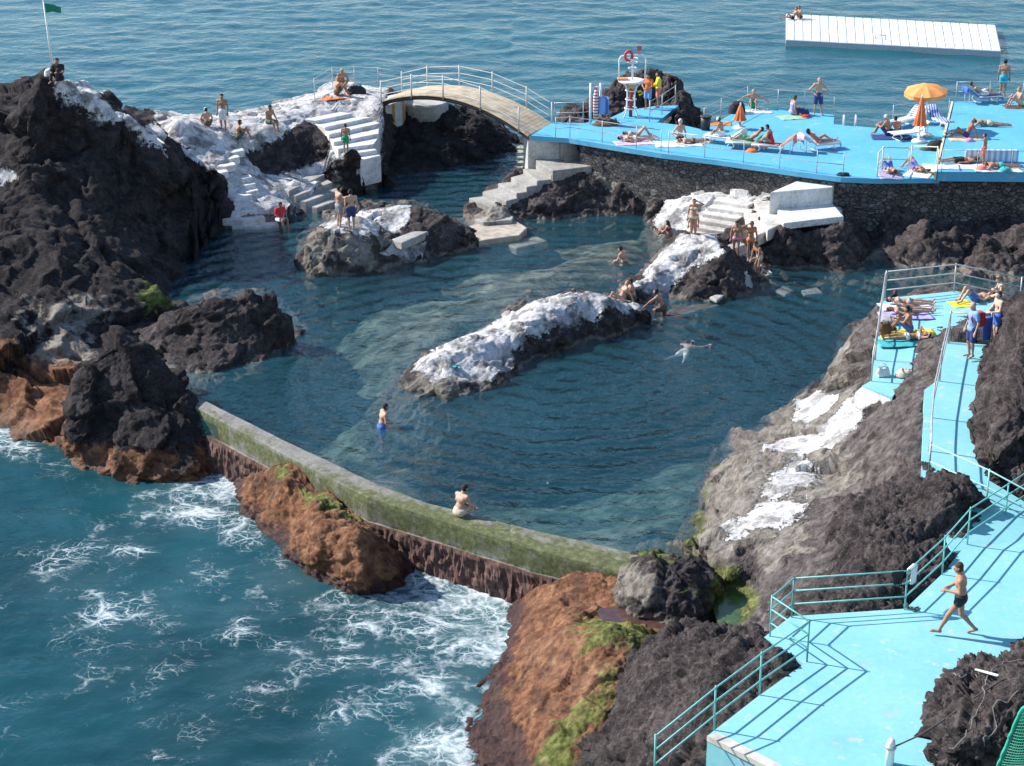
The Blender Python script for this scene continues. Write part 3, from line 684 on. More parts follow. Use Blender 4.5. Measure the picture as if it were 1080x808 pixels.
    rock('dark_outcrop', [P(586, 136, 91), P(612, 131, 91.5), P(640, 123, 92.0), P(662, 116, 93.2), P(690, 113, 93.6), P(707, 112, 93.4), P(716, 118, 91.5), P(712, 128, 89.4), P(728, 140, 88.3), (740, 116, -1.8), (734, 100, -1.9), (715, 98, -1.9), (680, 96, -1.9), (640, 100, -1.9), (600, 110, -1.9)],
         [P(594, 126, 92.4), P(600, 119, 93), P(617, 113, 93.2), P(636, 107, 93.4), P(651, 97, 94), P(664, 87, 94.6), P(676, 76, 95), P(688, 71, 95.2), P(703, 74, 95), P(715, 79, 94.4), P(724, 91, 92.6), P(727, 110, 90.6), P(700, 98, 94.2), P(680, 98, 94.2), P(720, 112, 91.4), P(665, 104, 93.9), P(630, 120, 92.6), P(724, 125, 89.6)],
         'tall dark rock outcrop rising behind the lifeguard chair', 'rock', res=.08, amp=(.2, .2, .08), freq=(.7, 1.8, 5))
    rock('cave_rock', [(500, 250, -.1), (540, 252, -.1), (558, 246, -.1), (566, 236, -.2), (600, 236, -.2), (640, 234, -.2), (680, 230, -.2), (696, 236, -.1), (704, 222, .3), (700, 195, 1.0), (650, 172, 1.4), (600, 165, 1.2), (560, 172, .8), (520, 200, .3), (488, 225, .1)],
         [(600, 186, 1.5), (640, 186, 1.5), (625, 181, 1.6), (660, 190, 1.45), (680, 195, 1.4), (690, 205, 1.1), P(600, 210, 83.3), P(630, 212, 83.4), P(660, 215, 83.2), P(685, 218, 82.6), P(570, 215, 82.8), P(540, 235, 81.2), P(515, 240, 80.4), P(560, 195, 84.6), P(640, 198, 84.0), (510, 232, .35), (530, 222, .6), P(645, 225, 82.8), P(610, 226, 82.8)],
         'dark undercut rock between the concrete stairs and the masonry wall', 'rock', res=.075, amp=(.12, .2, .07), freq=(.7, 1.8, 5), algae=(.1, .3, 'pale'),
         paint=[('pale', [(622, 178), (650, 182), (678, 190), (690, 200), (690, 226), (680, 226), (678, 204), (650, 196), (625, 188)], .3), ('pale', [(490, 228), (560, 236), (556, 250), (500, 252)], .4)])
    rock('step_rock', [(690, 250, -.1), (706, 262, -.05), (735, 262, .3), (762, 268, .2), (790, 292, -.1), (806, 306, -.2), (840, 303, -.2), (880, 297, -.2), (912, 292, -.2), (915, 262, .4), (905, 225, 1.2), (890, 200, 1.6), (830, 182, 2.2), (770, 190, 1.5), (730, 196, 1.1), (700, 210, .8), (688, 232, .1)],
         [(700, 230, .55), (712, 215, 1.0), (735, 212, 1.3), (760, 208, 1.5), (790, 206, 1.65), (740, 240, .55), (765, 250, .7), (815, 206, 1.75), (880, 222, 1.68), *[np.array([*at(x_, y_, 1.82)[:2], 1.50]) for x_, y_ in ((889, 228.5), (874, 230.5), (858, 232.5), (842, 234.5), (827, 236.5))], (858, 226, 1.6), (835, 229, 1.6), (812, 238, 1.4), (800, 240, 1.2), P(850, 245, 77.9), P(880, 240, 77.6), P(830, 270, 76.6), P(870, 270, 76.4), P(900, 262, 76.6), P(850, 288, 75.2), (790, 265, .55), (800, 285, .15), P(820, 290, 75), (840, 190, 2.2), (785, 222, 1.25), (870, 196, 2.15)],
         'dark rock mass under the white landing and its painted steps', 'rock', res=.07, amp=(.08, .17, .06), freq=(.7, 1.8, 5), smoothwhite=.6, algae=(.1, .3, 'pale'),
         paint=[('white', [(692, 226), (702, 212), (735, 202), (790, 194), (832, 183), (845, 186), (830, 200), (800, 215), (775, 236), (745, 246), (715, 245), (700, 250), (690, 242)], .35), ('white', [(815, 200), (880, 205), (889, 226), (826, 234)], .3)])
    rock('wall_foot_rock', [(868, 300, -.2), (900, 298, -.2), (940, 297, -.2), (968, 296, -.2), (1010, 304, -.2), (1060, 306, -.2), (1140, 300, -.2), (1140, 225, 1.2), (1040, 228, 1.2), (950, 214, 1.2), (905, 208, 1.0), (886, 235, .5)],
         [(902, 224, 1.15), (925, 219, 1.6), (950, 222, 1.65), (975, 230, 1.6), (1010, 238, 1.5), (1040, 248, 1.3), (1080, 240, 1.5), P(918, 250, 78.4), P(950, 255, 77.4), P(985, 255, 77.2), P(1020, 275, 75.6), P(900, 275, 76.2), P(940, 280, 75.4), P(980, 285, 74.9), P(1070, 270, 75.8), P(1035, 262, 76.2), P(890, 255, 77.2)],
         'brown crumbly rock bank below the dark masonry wall, behind the fenced terrace', 'rock', res=.075, amp=(.16, .22, .08), freq=(.6, 1.6, 4.6), algae=(.2, .4, 'pale'))
    # seaward rocks
    rock('rusty_rock', [(236, 530, -1.9), (262, 560, -1.9), (296, 594, -1.9), (335, 624, -1.9), (372, 642, -1.9), (400, 640, -1.9), (432, 626, -1.9), (436, 596, -1.5), (400, 562, -.5), (372, 540, -.3), (330, 512, -.3), (290, 490, -.4), (262, 484, -.8), (245, 500, -1.4)],
         [(285, 496, -.1), (270, 510, -.6), (300, 508, -.05), (330, 530, -.05), (360, 548, .0), (285, 540, -.9), (310, 560, -.7), (340, 560, -.1), (330, 590, -1.0), (370, 570, .0), (390, 565, -.1), (385, 600, -.7), (410, 590, -.6), (360, 620, -1.4), (400, 618, -1.1), (420, 610, -1.1)],
         'rust coloured rock below the bend of the pool wall, with foam round its foot', 'rock', res=.045, facet=.2, amp=(.16, .12, .05), freq=(.9, 2.0, 5.5), wetline=-1.5, wet=.9, algae=(-1.25, .5, 'red'),
         paint=[('orange', [(230, 480, -.5), (450, 480, -.5), (450, 650, -1.5), (230, 650, -1.5)], 1.5), ('green', [(282, 490, -.1), (300, 494, -.1), (305, 506, -.1), (290, 502, -.1)], .3), ('green', [(312, 508, -.1), (345, 520, -.1), (378, 540, -.1), (372, 552, -.1), (330, 530, -.1)], .35), ('pale', [(335, 520, 0), (372, 545, 0), (380, 560, 0), (345, 545, 0)], .4)])
    rock('orange_rock', [(528, 650, -1.9), (536, 640, -1.9), (548, 618, -1.7), (580, 602, -1.0), (612, 596, -.5), (668, 598, -.2), (700, 630, .0), (720, 670, .1), (700, 720, .0), (680, 770, -.3), (640, 840, -1.0), (560, 860, -1.9), (470, 838, -1.9), (462, 790, -1.9), (470, 760, -1.9), (488, 738, -1.9), (510, 715, -1.9), (530, 690, -1.9), (526, 670, -1.9)],
         [(548, 636, -1.2), (570, 618, -.6), (600, 608, -.15), (640, 606, .0), (665, 622, .05), (600, 635, -.25), (560, 650, -.9), (545, 668, -1.1), (590, 652, -.15), (650, 640, .0), (650, 656, -.1), (690, 662, -.05), (560, 690, -.5), (590, 668, .25), (620, 664, .6), (650, 664, .65), (672, 676, .55), (600, 690, .3), (640, 690, .55), (560, 720, -.7), (535, 735, -1.2), (590, 730, -.2), (630, 730, .2), (520, 760, -1.3), (560, 770, -.9), (600, 775, -.5), (500, 780, -1.5), (540, 800, -1.4), (590, 810, -1.0), (660, 725, .2), (480, 800, -1.8)],
         'big orange weed covered rock sloping to the surf below the mossy rock', 'rock', res=.045, facet=.14, amp=(.16, .09, .045), freq=(.9, 2.0, 5.5), wetline=-1.45, algae=(-1.1, .6, 'red'),
         paint=[('orange', [(450, 590, -1), (700, 590, 0), (720, 690, 0), (660, 740, 0), (640, 860, -1), (450, 860, -1.8)], 1.0), ('green', [(606, 655), (650, 650), (682, 664), (678, 694), (640, 694), (622, 684)], .9), ('green', [(636, 704), (656, 700), (648, 736), (622, 772), (598, 800), (570, 806), (606, 760), (630, 730)], .9), ('pale', [(556, 682), (600, 660), (626, 664), (624, 690), (650, 700), (640, 735), (612, 760), (590, 720), (566, 700)], .6)])
    rock('mossy_rock', [(648, 632, .0), (662, 646, .1), (690, 652, .1), (715, 656, .1), (745, 648, .1), (764, 634, .1), (762, 612, .1), (745, 592, .0), (722, 576, -.1), (696, 568, -.2), (672, 574, -.2), (654, 594, -.1)],
         [(662, 606, .6), (676, 592, 1.0), (690, 583, 1.2), (706, 582, 1.25), (722, 588, 1.2), (738, 600, 1.0), (752, 616, .6), (690, 608, .95), (715, 610, 1.05), (690, 630, .6), (720, 632, .65), (740, 628, .5)],
         'squat grey rock topped with yellow green moss at the near corner of the pool', 'rock', res=.045, amp=(.12, .16, .07), freq=(1.0, 2.1, 5.5), algae=(.2, .5, 'pale'),
         paint=[('green', [(664, 580), (690, 570), (716, 572), (726, 584), (705, 592), (676, 596)], .6), ('green', [(722, 628), (745, 618), (764, 622), (760, 645), (735, 648)], .4), ('pale', [(655, 600), (690, 600), (700, 640), (664, 640)], .8)])
things_rocks()
# main slope on the near shore
MAIN_OUT = [(918, 330, -.2), (893, 352, -.2), (880, 384, -.2), (866, 400, -.2), (835, 420, -.2), (800, 446, -.2), (765, 468, -.2), (742, 494, -.2), (735, 530, -.2), (716, 572, -.2), (735, 596, -.1), (752, 622, -.2), (764, 640, -.2), (762, 668, -.1), (735, 690, .1), (700, 720, .3), (700, 860, 1.0), (1180, 860, 2.4), (1180, 330, 3.4), (1085, 316, 1.9), (1010, 303, 1.5), (940, 308, .6)]
MAIN_PTS = [(930, 318, 1.7), (1008, 310, 1.7), (1050, 318, 1.8), (975, 320, 1.7), (985, 338, 1.9), (920, 402, 2.05), (950, 350, 1.8), (940, 418, 2.1), (935, 380, 1.9), (905, 350, 1.1), (895, 380, .9), (905, 400, 1.5), (960, 390, 2.35),
            (986, 364, 3.0), (1010, 346, 3.9), (1026, 338, 4.0), (1038, 340, 4.0), (974, 392, 3.0), (963, 414, 2.85), (950, 434, 2.65), (973, 416, 3.4), (968, 450, 3.45), (968, 500, 3.4), (1000, 440, 3.3), (1000, 392, 3.35), (1020, 372, 3.4), (1020, 400, 3.4), (990, 480, 3.1), (1020, 480, 3.0), (1060, 560, 2.7), (1060, 400, 4.0), (1100, 450, 4.0),
            (940, 460, 2.6), (935, 500, 2.5), (905, 440, 1.8), (880, 440, 1.15), (862, 440, .85), (850, 420, .45), (885, 415, 1.3), (905, 415, 1.75), (870, 470, 1.1), (840, 470, .75), (800, 475, .75), (775, 480, .75), (762, 490, .45), (850, 500, 1.0), (875, 490, .95), (890, 505, 1.2), (810, 515, .9), (780, 530, .65), (760, 560, .5), (740, 575, .35), (830, 540, 1.0), (870, 530, 1.35), (900, 520, 1.8), (800, 570, .85), (770, 590, .65), (850, 570, 1.5), (820, 600, 1.1), (795, 600, .7), (780, 575, .95), (775, 640, .05), (790, 630, .2), (765, 605, .55), (800, 640, .8), (810, 660, 1.3), (790, 680, 1.2), (840, 630, 1.9), (860, 600, 1.9), (880, 570, 2.0), (900, 560, 2.3), (820, 640, 1.7),
            (900, 640, 2.8), (850, 645, 2.6), (950, 640, 2.7), (1000, 600, 2.8), (960, 560, 3.2), (980, 530, 3.6), (1010, 540, 3.3), (850, 690, 2.75), (830, 700, 2.8), (950, 700, 2.6), (1050, 700, 2.6), (850, 770, 2.4), (770, 760, 2.0), (1000, 800, 2.4), (780, 830, 1.6)]
rock('rock_hillside', MAIN_OUT, MAIN_PTS, kind='structure', res=.05, blocks=.5, facet=.21, amp=(.18, .085, .04), freq=(.7, 1.6, 5.0), smoothwhite=.6, sub=1.0, slope=3.2,
     paint=[('grey', [(700, 480), (850, 400), (890, 330), (1000, 300), (1010, 340), (985, 370), (980, 500), (905, 530), (870, 600), (840, 640), (780, 690), (700, 600)], 1.0), ('white', [(838, 422), (860, 414), (886, 415), (876, 434), (852, 452), (834, 444)], .3), ('white', [(906, 408), (936, 418), (905, 448), (882, 474), (858, 480), (842, 484), (798, 474), (830, 458), (858, 456), (886, 434)], .25),
            ('white', [(812, 500), (846, 482), (868, 498), (855, 514), (815, 528), (798, 522)], .5), ('white', [(758, 558), (806, 524), (852, 526), (842, 548), (796, 558), (768, 572)], .6), ('white', [(768, 566), (790, 556), (792, 562), (772, 574)], .15),
            ('pale', [(742, 490), (770, 468), (836, 420), (850, 414), (905, 408), (900, 440), (884, 480), (905, 500), (880, 515), (840, 540), (850, 580), (800, 600), (775, 580), (740, 585), (716, 575), (735, 530)], .7), ('green', [(742, 486), (760, 478), (762, 494), (748, 500)], .4), ('green', [(716, 560), (745, 520), (748, 540), (735, 580), (718, 584)], .35),
            ('green', [(745, 605), (770, 598), (792, 612), (800, 630), (785, 655), (760, 650), (752, 625)], .35), ('pale', [(880, 340), (900, 345), (888, 400), (872, 400)], .5)])
def more_rocks():
    rock('lava_rock', [(868, 560, 1.6), (880, 620, 2.3), (830, 640, 2.0), (845, 655, 2.6), (900, 654, 3.0), (945, 646, 3.0), (985, 614, 3.0), (1005, 585, 3.0), (1032, 556, 3.1), (1046, 535, 3.1), (1036, 512, 3.3), (1010, 494, 3.4), (980, 500, 3.2), (950, 508, 2.7), (910, 520, 2.1)],
         [(905, 530, 2.8), (925, 523, 3.2), (950, 520, 3.4), (935, 560, 3.35), (975, 512, 3.8), (992, 503, 4.15), (1012, 503, 4.2), (1028, 518, 4.0), (1034, 535, 3.6), (1000, 530, 4.0), (975, 550, 3.5), (950, 590, 3.4), (910, 590, 3.0), (900, 620, 3.1), (940, 620, 3.35), (985, 580, 3.5), (965, 530, 3.5), (880, 600, 2.5), (870, 630, 2.6), (905, 556, 3.1)],
         'knobbly dark lava rock between the lower blue terrace walk and the green railing', 'rock', res=.04, amp=(.14, .28, .10), freq=(1.2, 2.0, 5.5))
    rock('lava_slab', [(662, 695, .3), (648, 730, .0), (642, 752, -.1), (617, 776, -.6), (596, 812, -1.2), (585, 860, -1.5), (760, 880, 2.2), (800, 770, 2.7), (836, 716, 3.0), (842, 690, 3.0), (812, 672, 2.7), (775, 658, 1.9), (735, 656, 1.2), (690, 672, .7)],
         [(690, 684, 1.35), (720, 670, 1.9), (745, 670, 2.3), (770, 674, 2.7), (800, 680, 3.1), (825, 692, 3.35), (815, 705, 3.3), (780, 705, 3.0), (800, 728, 3.0), (670, 705, .95), (680, 740, 1.2), (720, 720, 2.0), (750, 740, 2.4), (765, 755, 2.5), (655, 765, .5), (700, 775, 1.5), (630, 800, -.2), (660, 800, .5), (720, 800, 1.7), (640, 830, .0), (745, 778, 2.2)],
         'rough dark lava rock at the lower edge of the picture under the green handrail', 'rock', res=.04, amp=(.14, .24, .09), freq=(1.1, 2.0, 5.5))
    rock('rock_bluff', [(1060, 318, 4.0), (1046, 345, 4.1), (1038, 375, 4.0), (1034, 400, 3.9), (1026, 432, 3.8), (1027, 475, 3.6), (1034, 502, 3.5), (1056, 522, 3.3), (1090, 540, 3.3), (1180, 560, 3.3), (1180, 300, 5.0), (1090, 296, 4.4)],
         [(1068, 320, 5.3), (1080, 312, 5.8), (1100, 305, 6.5), (1052, 350, 4.9), (1046, 385, 4.9), (1070, 370, 5.8), (1040, 430, 4.5), (1060, 430, 5.2), (1040, 480, 4.2), (1062, 490, 4.7), (1080, 510, 4.3), (1100, 440, 6.2), (1140, 400, 7.2), (1140, 500, 5.5), (1045, 405, 4.7)],
         'brown rock bluff at the edge of the picture rising above the pale blue walkway', 'rock', res=.045, amp=(.18, .22, .09), freq=(1.0, 1.9, 5.2), slope=3)
    rock('corner_rock', [(972, 738, 3.1), (976, 775, 3.1), (982, 830, 3.0), (1180, 860, 3.0), (1180, 700, 3.4), (1085, 676, 3.2), (1045, 690, 3.1), (1005, 702, 3.1)],
         [(982, 742, 3.55), (1000, 715, 3.6), (1020, 708, 3.75), (1030, 725, 4.1), (1050, 702, 3.9), (1080, 690, 4.2), (1000, 760, 3.95), (1020, 780, 4.3), (1050, 750, 4.6), (1080, 740, 4.9), (1000, 805, 3.9), (1050, 810, 4.9), (1100, 780, 5.4), (1130, 720, 5.4)],
         'pitted brown rock in the lower corner draped with old netting and a rope', 'rock', res=.035, amp=(.12, .24, .10), freq=(1.3, 2.2, 6), slope=3)
more_rocks()

def puddle(name, poly, z, col):
    m, nt, b = newmat(name); v = pos(nt)
    L(nt, ramp(nt, noise(nt, v, 2.5, 5, .7), [(.35, tuple(c * .6 for c in col)), (.65, tuple(c * 1.5 for c in col))]), b.inputs['Base Color'])
    b.inputs['Roughness'].default_value = .22; L(nt, bump(nt, noise(nt, v, 5, 3), .15, .03), b.inputs['Normal'])
    mb = MB(); mb.prism([at(x, y, z) for x, y in poly], .02); o = mb.build(name, m); tag(o, kind='structure')
puddle('rock_pool_water', [(628, 642), (665, 638), (720, 650), (755, 660), (745, 690), (700, 696), (676, 680), (640, 664)], .055, (.075, .038, .03))
puddle('green_pool_water', [(745, 618), (775, 596), (806, 606), (812, 632), (790, 664), (760, 668)], .14, (.05, .09, .02))
# ================================================================== built structures
STEEL = plain('galvanised_steel', (.42, .42, .41), .45, .15, .3)
PALE_METAL = plain('pale_grey_metal', (.50, .49, .46), .5, .12)
WHITE_METAL = plain('white_painted_metal', (.72, .71, .68), .5, .08)
TURQ = plain('turquoise_painted_metal', (.17, .50, .46), .45, .15)
CREAM = plain('cream_painted_metal', (.62, .58, .40), .5, .1)

def A(px, py, z): return Vector(tuple(float(c) for c in at(px, py, z)))

def slab(name, px_poly, depth, mat, dz=0.0):
    mb = MB(); mb.prism([A(x, y, z) + Vector((0, 0, dz)) for x, y, z in px_poly], depth)
    o = mb.build(name, mat); tag(o, kind='structure'); TERRAIN.add(o.name)
    o.data.calc_loop_triangles()
    return o

# --- pool wall: two runs meeting in a bend
def wall_run():
    inner = [A(*p) for p in [(188, 410, .32), (220, 424, .32), (300, 464, .32), (400, 511, .32), (447, 529, .30), (560, 558, .27), (640, 576, .24), (700, 591, .2)]]
    outer = [A(*p) for p in [(178, 418, .27), (210, 431, .27), (291, 474, .27), (387, 524, .27), (442, 541, .25), (560, 578, .22), (640, 599, .2), (700, 616, .16)]]
    prof_n = 26
    rows = []; par = []
    segs = []
    for i in range(len(inner) - 1):
        k = max(2, int((inner[i + 1] - inner[i]).length / .06))
        for j in range(k): segs.append((i, j / k))
    segs.append((len(inner) - 2, 1.0))
    V = []; gr = []; rd = []
    for i, t in segs:
        a = inner[i].lerp(inner[i + 1], t); b = outer[i].lerp(outer[i + 1], t)
        nrm = Vector((b.x - a.x, b.y - a.y, 0)).normalized()
        rp = []
        z0 = a.z
        for z in (-1.6, -1.0, -.5, -.2, 0, .1): rp.append((a + Vector((0, 0, z - z0 + 0.0)) * 1.0, 0))
        rp += [(a + Vector((0, 0, -.03)), 0), (a + nrm * .04, 0)]
        for q in (.15, .3, .45, .6, .75, .9): rp.append((a.lerp(b, q), q))
        rp += [(b - nrm * .03, 1), (b + Vector((0, 0, -.03)), 1)]
        for z in (.1, 0, -.12, -.25, -.4, -.5): rp.append((b + nrm * .02 + Vector((0, 0, z - b.z)), 1.5))
        rp += [(b + nrm * .10 + Vector((0, 0, -.52 - b.z)), 2)]
        for z in (-.62, -.75, -.9, -1.05, -1.2, -1.4, -1.6, -1.9, -2.4): rp.append((b + nrm * (.13 - .12 * z * 0 + .10 * (-z - .5)) + Vector((0, 0, z - b.z)), 2.5))
        x = a.x
        wside = np.clip((x + 6.5) / 4, 0, 1)
        row = []
        for p, s in rp:
            row.append(p); gq = 0
            if s <= 1: gq = .16 + .50 * wside * (.5 + .6 * s) + (.20 if s > .5 else 0)
            elif s < 2: gq = .66 if p.z > -.35 else .5
            else: gq = .1
            gr.append(gq); rd.append(0 if s < 2 else .95)
        V += row; n = len(row)
    V = np.array([tuple(v) for v in V]).reshape(len(segs), n, 3)
    d = fbm(V * 1.1, 4)[..., None]; d2 = fbm(V * 2.3, 4, .55, True)[..., None]
    low = np.clip((-.45 - V[..., 2:3]) / .3, 0, 1)
    V = V + np.concatenate([0 * d, -d * (.03 + .1 * low), d * .035], -1) + low * d2 * np.array([-.1, -.25, 0])
    idx = np.arange(len(segs) * n).reshape(len(segs), n)
    Q = np.stack([idx[:-1, :-1], idx[:-1, 1:], idx[1:, 1:], idx[1:, :-1]], -1).reshape(-1, 4)
    o = quadmesh('sea_wall', V.reshape(-1, 3), Q, CONC_ALGAE, True, {'green': np.array(gr), 'red': np.array(rd)}, origin=V.reshape(-1, 3).mean(0))
    o.data.polygons.foreach_set('use_smooth', [False] * len(o.data.polygons))
    tag(o, 'long mossy concrete wall holding the pool back from the surf', 'wall'); TERRAIN.add(o.name)
wall_run()

# --- far terrace: blue sun deck on a masonry wall
DZ = 3.0
deck_poly = [(560, 143, DZ), (600, 146, DZ), (660, 156, DZ), (698, 162, DZ), (756, 169, DZ), (840, 181, DZ), (887, 187, DZ), (920, 188.5, DZ), (991, 188, DZ), (1005, 140, DZ), (1007, 125, DZ), (985, 127, DZ), (925, 135, DZ), (879, 131, DZ), (880, 121, DZ), (804, 114, DZ), (788, 111, DZ), (742, 137, DZ), (725, 133, DZ), (693, 129, DZ), (716, 111, DZ), (690, 112, DZ), (659, 117, DZ), (640, 126, DZ), (614, 130, DZ), (582, 129, DZ)]
slab('sun_deck', deck_poly, .22, BLUE_FAR)
DZ2 = 3.34
slab('raised_deck', [(989, 181, DZ2), (1100, 182, DZ2), (1160, 180, DZ2), (1160, 107, DZ2), (1007, 107, DZ2)], .42, BLUE_FAR)
mb = MB(); p0, p1 = A(988, 181, DZ2 + .01), A(1005.5, 107, DZ2 + .01)
dv = (p1 - p0).normalized(); sd = Vector((dv.y, -dv.x, 0)) * .10
mb.prism([p0 - sd, p0 + sd * .0, p1 + sd * .0, p1 - sd], .36); o = mb.build('deck_kerb', CREAM); tag(o, kind='structure')
# deck joint lines (open seams between slabs)
# masonry
def masonry(name, line, depth, label, push=.06):
    mb = MB(); off = Vector((0, -push, 0))
    pts = [A(*p) for p in line]
    for a, b in zip(pts[:-1], pts[1:]):
        k = max(1, int((b - a).length / .25))
        for j in range(k):
            p, q = a.lerp(b, j / k), a.lerp(b, (j + 1) / k)
            mm = 14
            for i in range(mm):
                z0, z1 = -.22 - (depth - .22) * i / mm, -.22 - (depth - .22) * (i + 1) / mm
                mb.add([p + Vector((0, .2, z0)), q + Vector((0, .2, z0)), q + Vector((0, .2, z1)), p + Vector((0, .2, z1))], [(0, 3, 2, 1)])
    V = np.array(mb.v); dd_ = fbm(V * 2.4, 3, .6, True) * .10
    V[:, 1] -= dd_ ; V = [tuple(v) for v in V]; mb.v = V
    back_ = Vector((0, 1.2, 0))
    o = mb.build(name, MASON, smooth=False, origin=tuple(pts[0] - Vector((0, 0, depth))))
    tag(o, label, 'wall'); TERRAIN.add(o.name)
masonry('stone_wall', [(612, 148, DZ), (660, 156, DZ), (698, 162, DZ), (756, 169, DZ), (840, 181, DZ), (884, 186.5, DZ)], 2.6, 'black rubble masonry wall under the front edge of the blue sun terrace')
masonry('stone_wall', [(884, 186.5, DZ), (920, 188.5, DZ), (991, 188, DZ), (1100, 188, DZ), (1150, 186, DZ)], 2.4, 'shaded dark masonry wall above the brown crumbly rock bank')
# hidden core of the terrace so that light does not leak under it
mb = MB(); mb.prism([A(570, 142, 2.77) + Vector((0, .4, 0)), A(660, 156, 2.77) + Vector((0, .6, 0)), A(756, 169, 2.77) + Vector((0, .6, 0)), A(887, 187, 2.77) + Vector((0, .6, 0)), A(1150, 188, 2.77) + Vector((0, .6, 0)), A(1150, 115, 2.77), A(1007, 127, 2.77), A(930, 138, 2.77), A(870, 130, 2.77), A(800, 118, 2.77), A(745, 140, 2.77), A(690, 134, 2.77), A(600, 134, 2.77)], 4.6)
o = mb.build('terrace_core', CONC); tag(o, kind='structure')
# bridge-end wall of the terrace
mb = MB(); mb.prism([A(557, 143.5, 2.95), A(600, 147, 2.77), A(600, 147, 2.77) + Vector((0, .8, 0)), A(557, 143.5, 2.77) + Vector((-.2, 2.5, 0))], 2.2)
o = mb.build('abutment_wall', concrete_material('pale_concrete', bright=1.35), origin=tuple(A(575, 172, .8))); tag(o, 'pale concrete abutment wall at the terrace end of the footbridge', 'wall'); TERRAIN.add(o.name)

# --- steps
def stair(name, label, steps, mat, depth=1.0, group=None):
    """steps: list of tread polygons (px, py) with z"""
    e = empty(name, A(*[*steps[-1][0][0], steps[-1][1]]), label, 'stairs', group)
    for poly, z in steps:
        mb = MB(); mb.prism([A(x, y, z) for x, y in poly], depth)
        o = mb.build('step', mat, parent=e, origin=tuple(e.location), bevel=.03); o.location = (0, 0, 0); TERRAIN.add(o.name)
    return e
# long flight from the terrace landing to the islet stones
def flight(name, label, noses, zs, mat, depth, tail=.7, **k):
    """noses: front edges (left px, right px) from the top tread down or bottom up; each tread runs back to the next edge"""
    T = []
    E = [(A(*l, z), A(*r, z)) for (l, r), z in zip(noses, zs)]
    up = zs[-1] > zs[0]
    for i in range(len(E)):
        a, b = E[i]; z = zs[i]
        k2 = i + 1 if up else i - 1
        if 0 <= k2 < len(E):
            c, d = E[k2]; back = (Vector((c.x, c.y, z)), Vector((d.x, d.y, z)))
            ex = ((back[0] - a) + (back[1] - b)).normalized() * .12; back = (back[0] + ex, back[1] + ex)
        else:
            prev = E[i - 1] if up else E[i + 1]; dr = ((a - prev[0]) + (b - prev[1])); dr.z = 0; dr = dr.normalized() * tail; back = (a + dr, b + dr)
        T.append(([a, b, back[1], back[0]], z))
    lo = min(range(len(zs)), key=lambda i_: zs[i_])
    e = empty(name, E[lo][0] - Vector((0, 0, .2)), label, 'stairs')
    for poly, z in T:
        mb = MB(); mb.prism([Vector((p.x + RNG.normal() * .02, p.y + RNG.normal() * .02, z)) for p in poly], depth)
        o = mb.build('step', mat, parent=e, origin=tuple(e.location), bevel=.035); o.location = (0, 0, 0); TERRAIN.add(o.name)
    return e
flight('concrete_stairs', 'grey concrete stairs climbing from the flat stones to the terrace landing',
       [((494.4, 208.9), (521.1, 219.5)), ((508.4, 201.8), (533.3, 212)), ((524.4, 193.3), (545, 204)), ((539.6, 186.7), (555.5, 197.3)), ((552, 178.2), (566, 190.7)), ((563.3, 171.6), (581, 184.4))],
       [.50, .73, .96, 1.18, 1.40, 1.62], concrete_material('pale_stair_concrete', bright=.95), .8)
stair('stair_landing', 'flat concrete landing below the abutment wall', [([(563, 167), (583, 164), (600, 166), (640, 168), (648, 172), (597, 178.5), (583, 180), (570, 173)], 1.84)], concrete_material('pale_stair_concrete'), .5)
T = []
for i in range(4):
    z = 2.75 - .22 * i
    T.append(([(588 + 3 * i, 145 + 2.5 * i), (603 + 2 * i, 144 + 3 * i), (607 + 2 * i, 149 + 4.6 * i), (592 + 3 * i, 151 + 4.6 * i)], z))
stair('concrete_stairs', 'short worn steps from the landing up to the blue terrace', T, concrete_material('grey_concrete', bright=.75), .8)
# flat stones by the islet
for k, (poly, z, lab) in enumerate([([(495, 238), (512, 232), (545, 233), (556, 240), (548, 248), (524, 251), (505, 254)], .24, 'tan flat stone slab by the foot of the grey stairs'), ([(536, 258), (548, 252), (566, 249), (578, 254), (560, 258), (545, 262)], -.04, 'pale half sunken slab at the waterline off the tan slab'), ([(413, 252), (440, 242), (450, 240), (452, 244), (424, 256)], .98, 'narrow grey ledge across the top of the islet'), ([(500, 231), (520, 227), (542, 228), (540, 232), (510, 234)], .42, 'thin pale slab between the stairs and the tan slab')]):
    mb = MB(); mb.prism([A(x, y, z) for x, y in poly], .35); c = A(*poly[0], z - .35)
    o = mb.build('stone_slab', plain('tan_stone', (.40, .34, .27), .9, .3, 0, 3.0) if k < 2 else CONC, origin=tuple(c), bevel=.05); tag(o, lab, 'stone slab'); TERRAIN.add(o.name)
# wide white flight at the bridge
flight('white_stairs', 'wide whitewashed flight of steps descending from the bridge terrace',
       [((333.7, 126.9), (371.6, 119.5)), ((342.6, 134.2), (393.4, 123.5)), ((347, 141.8), (401, 129.8)), ((352, 150), (399, 141)), ((357, 157), (395, 152)), ((370, 162.5), (397, 158)), ((381, 169), (402, 163.6))],
       [2.75, 2.57, 2.39, 2.2, 2.02, 1.84, 1.65], WHITEWASH, 1.3)
flight('mossy_steps', 'worn stone steps running down to the water beside the small rounded rock',
       [((305, 201), (343, 184)), ((312, 206.5), (351, 192)), ((323, 212.5), (359, 200)), ((335, 219), (366, 208))], [.92, .72, .50, .28], CONC, .7)
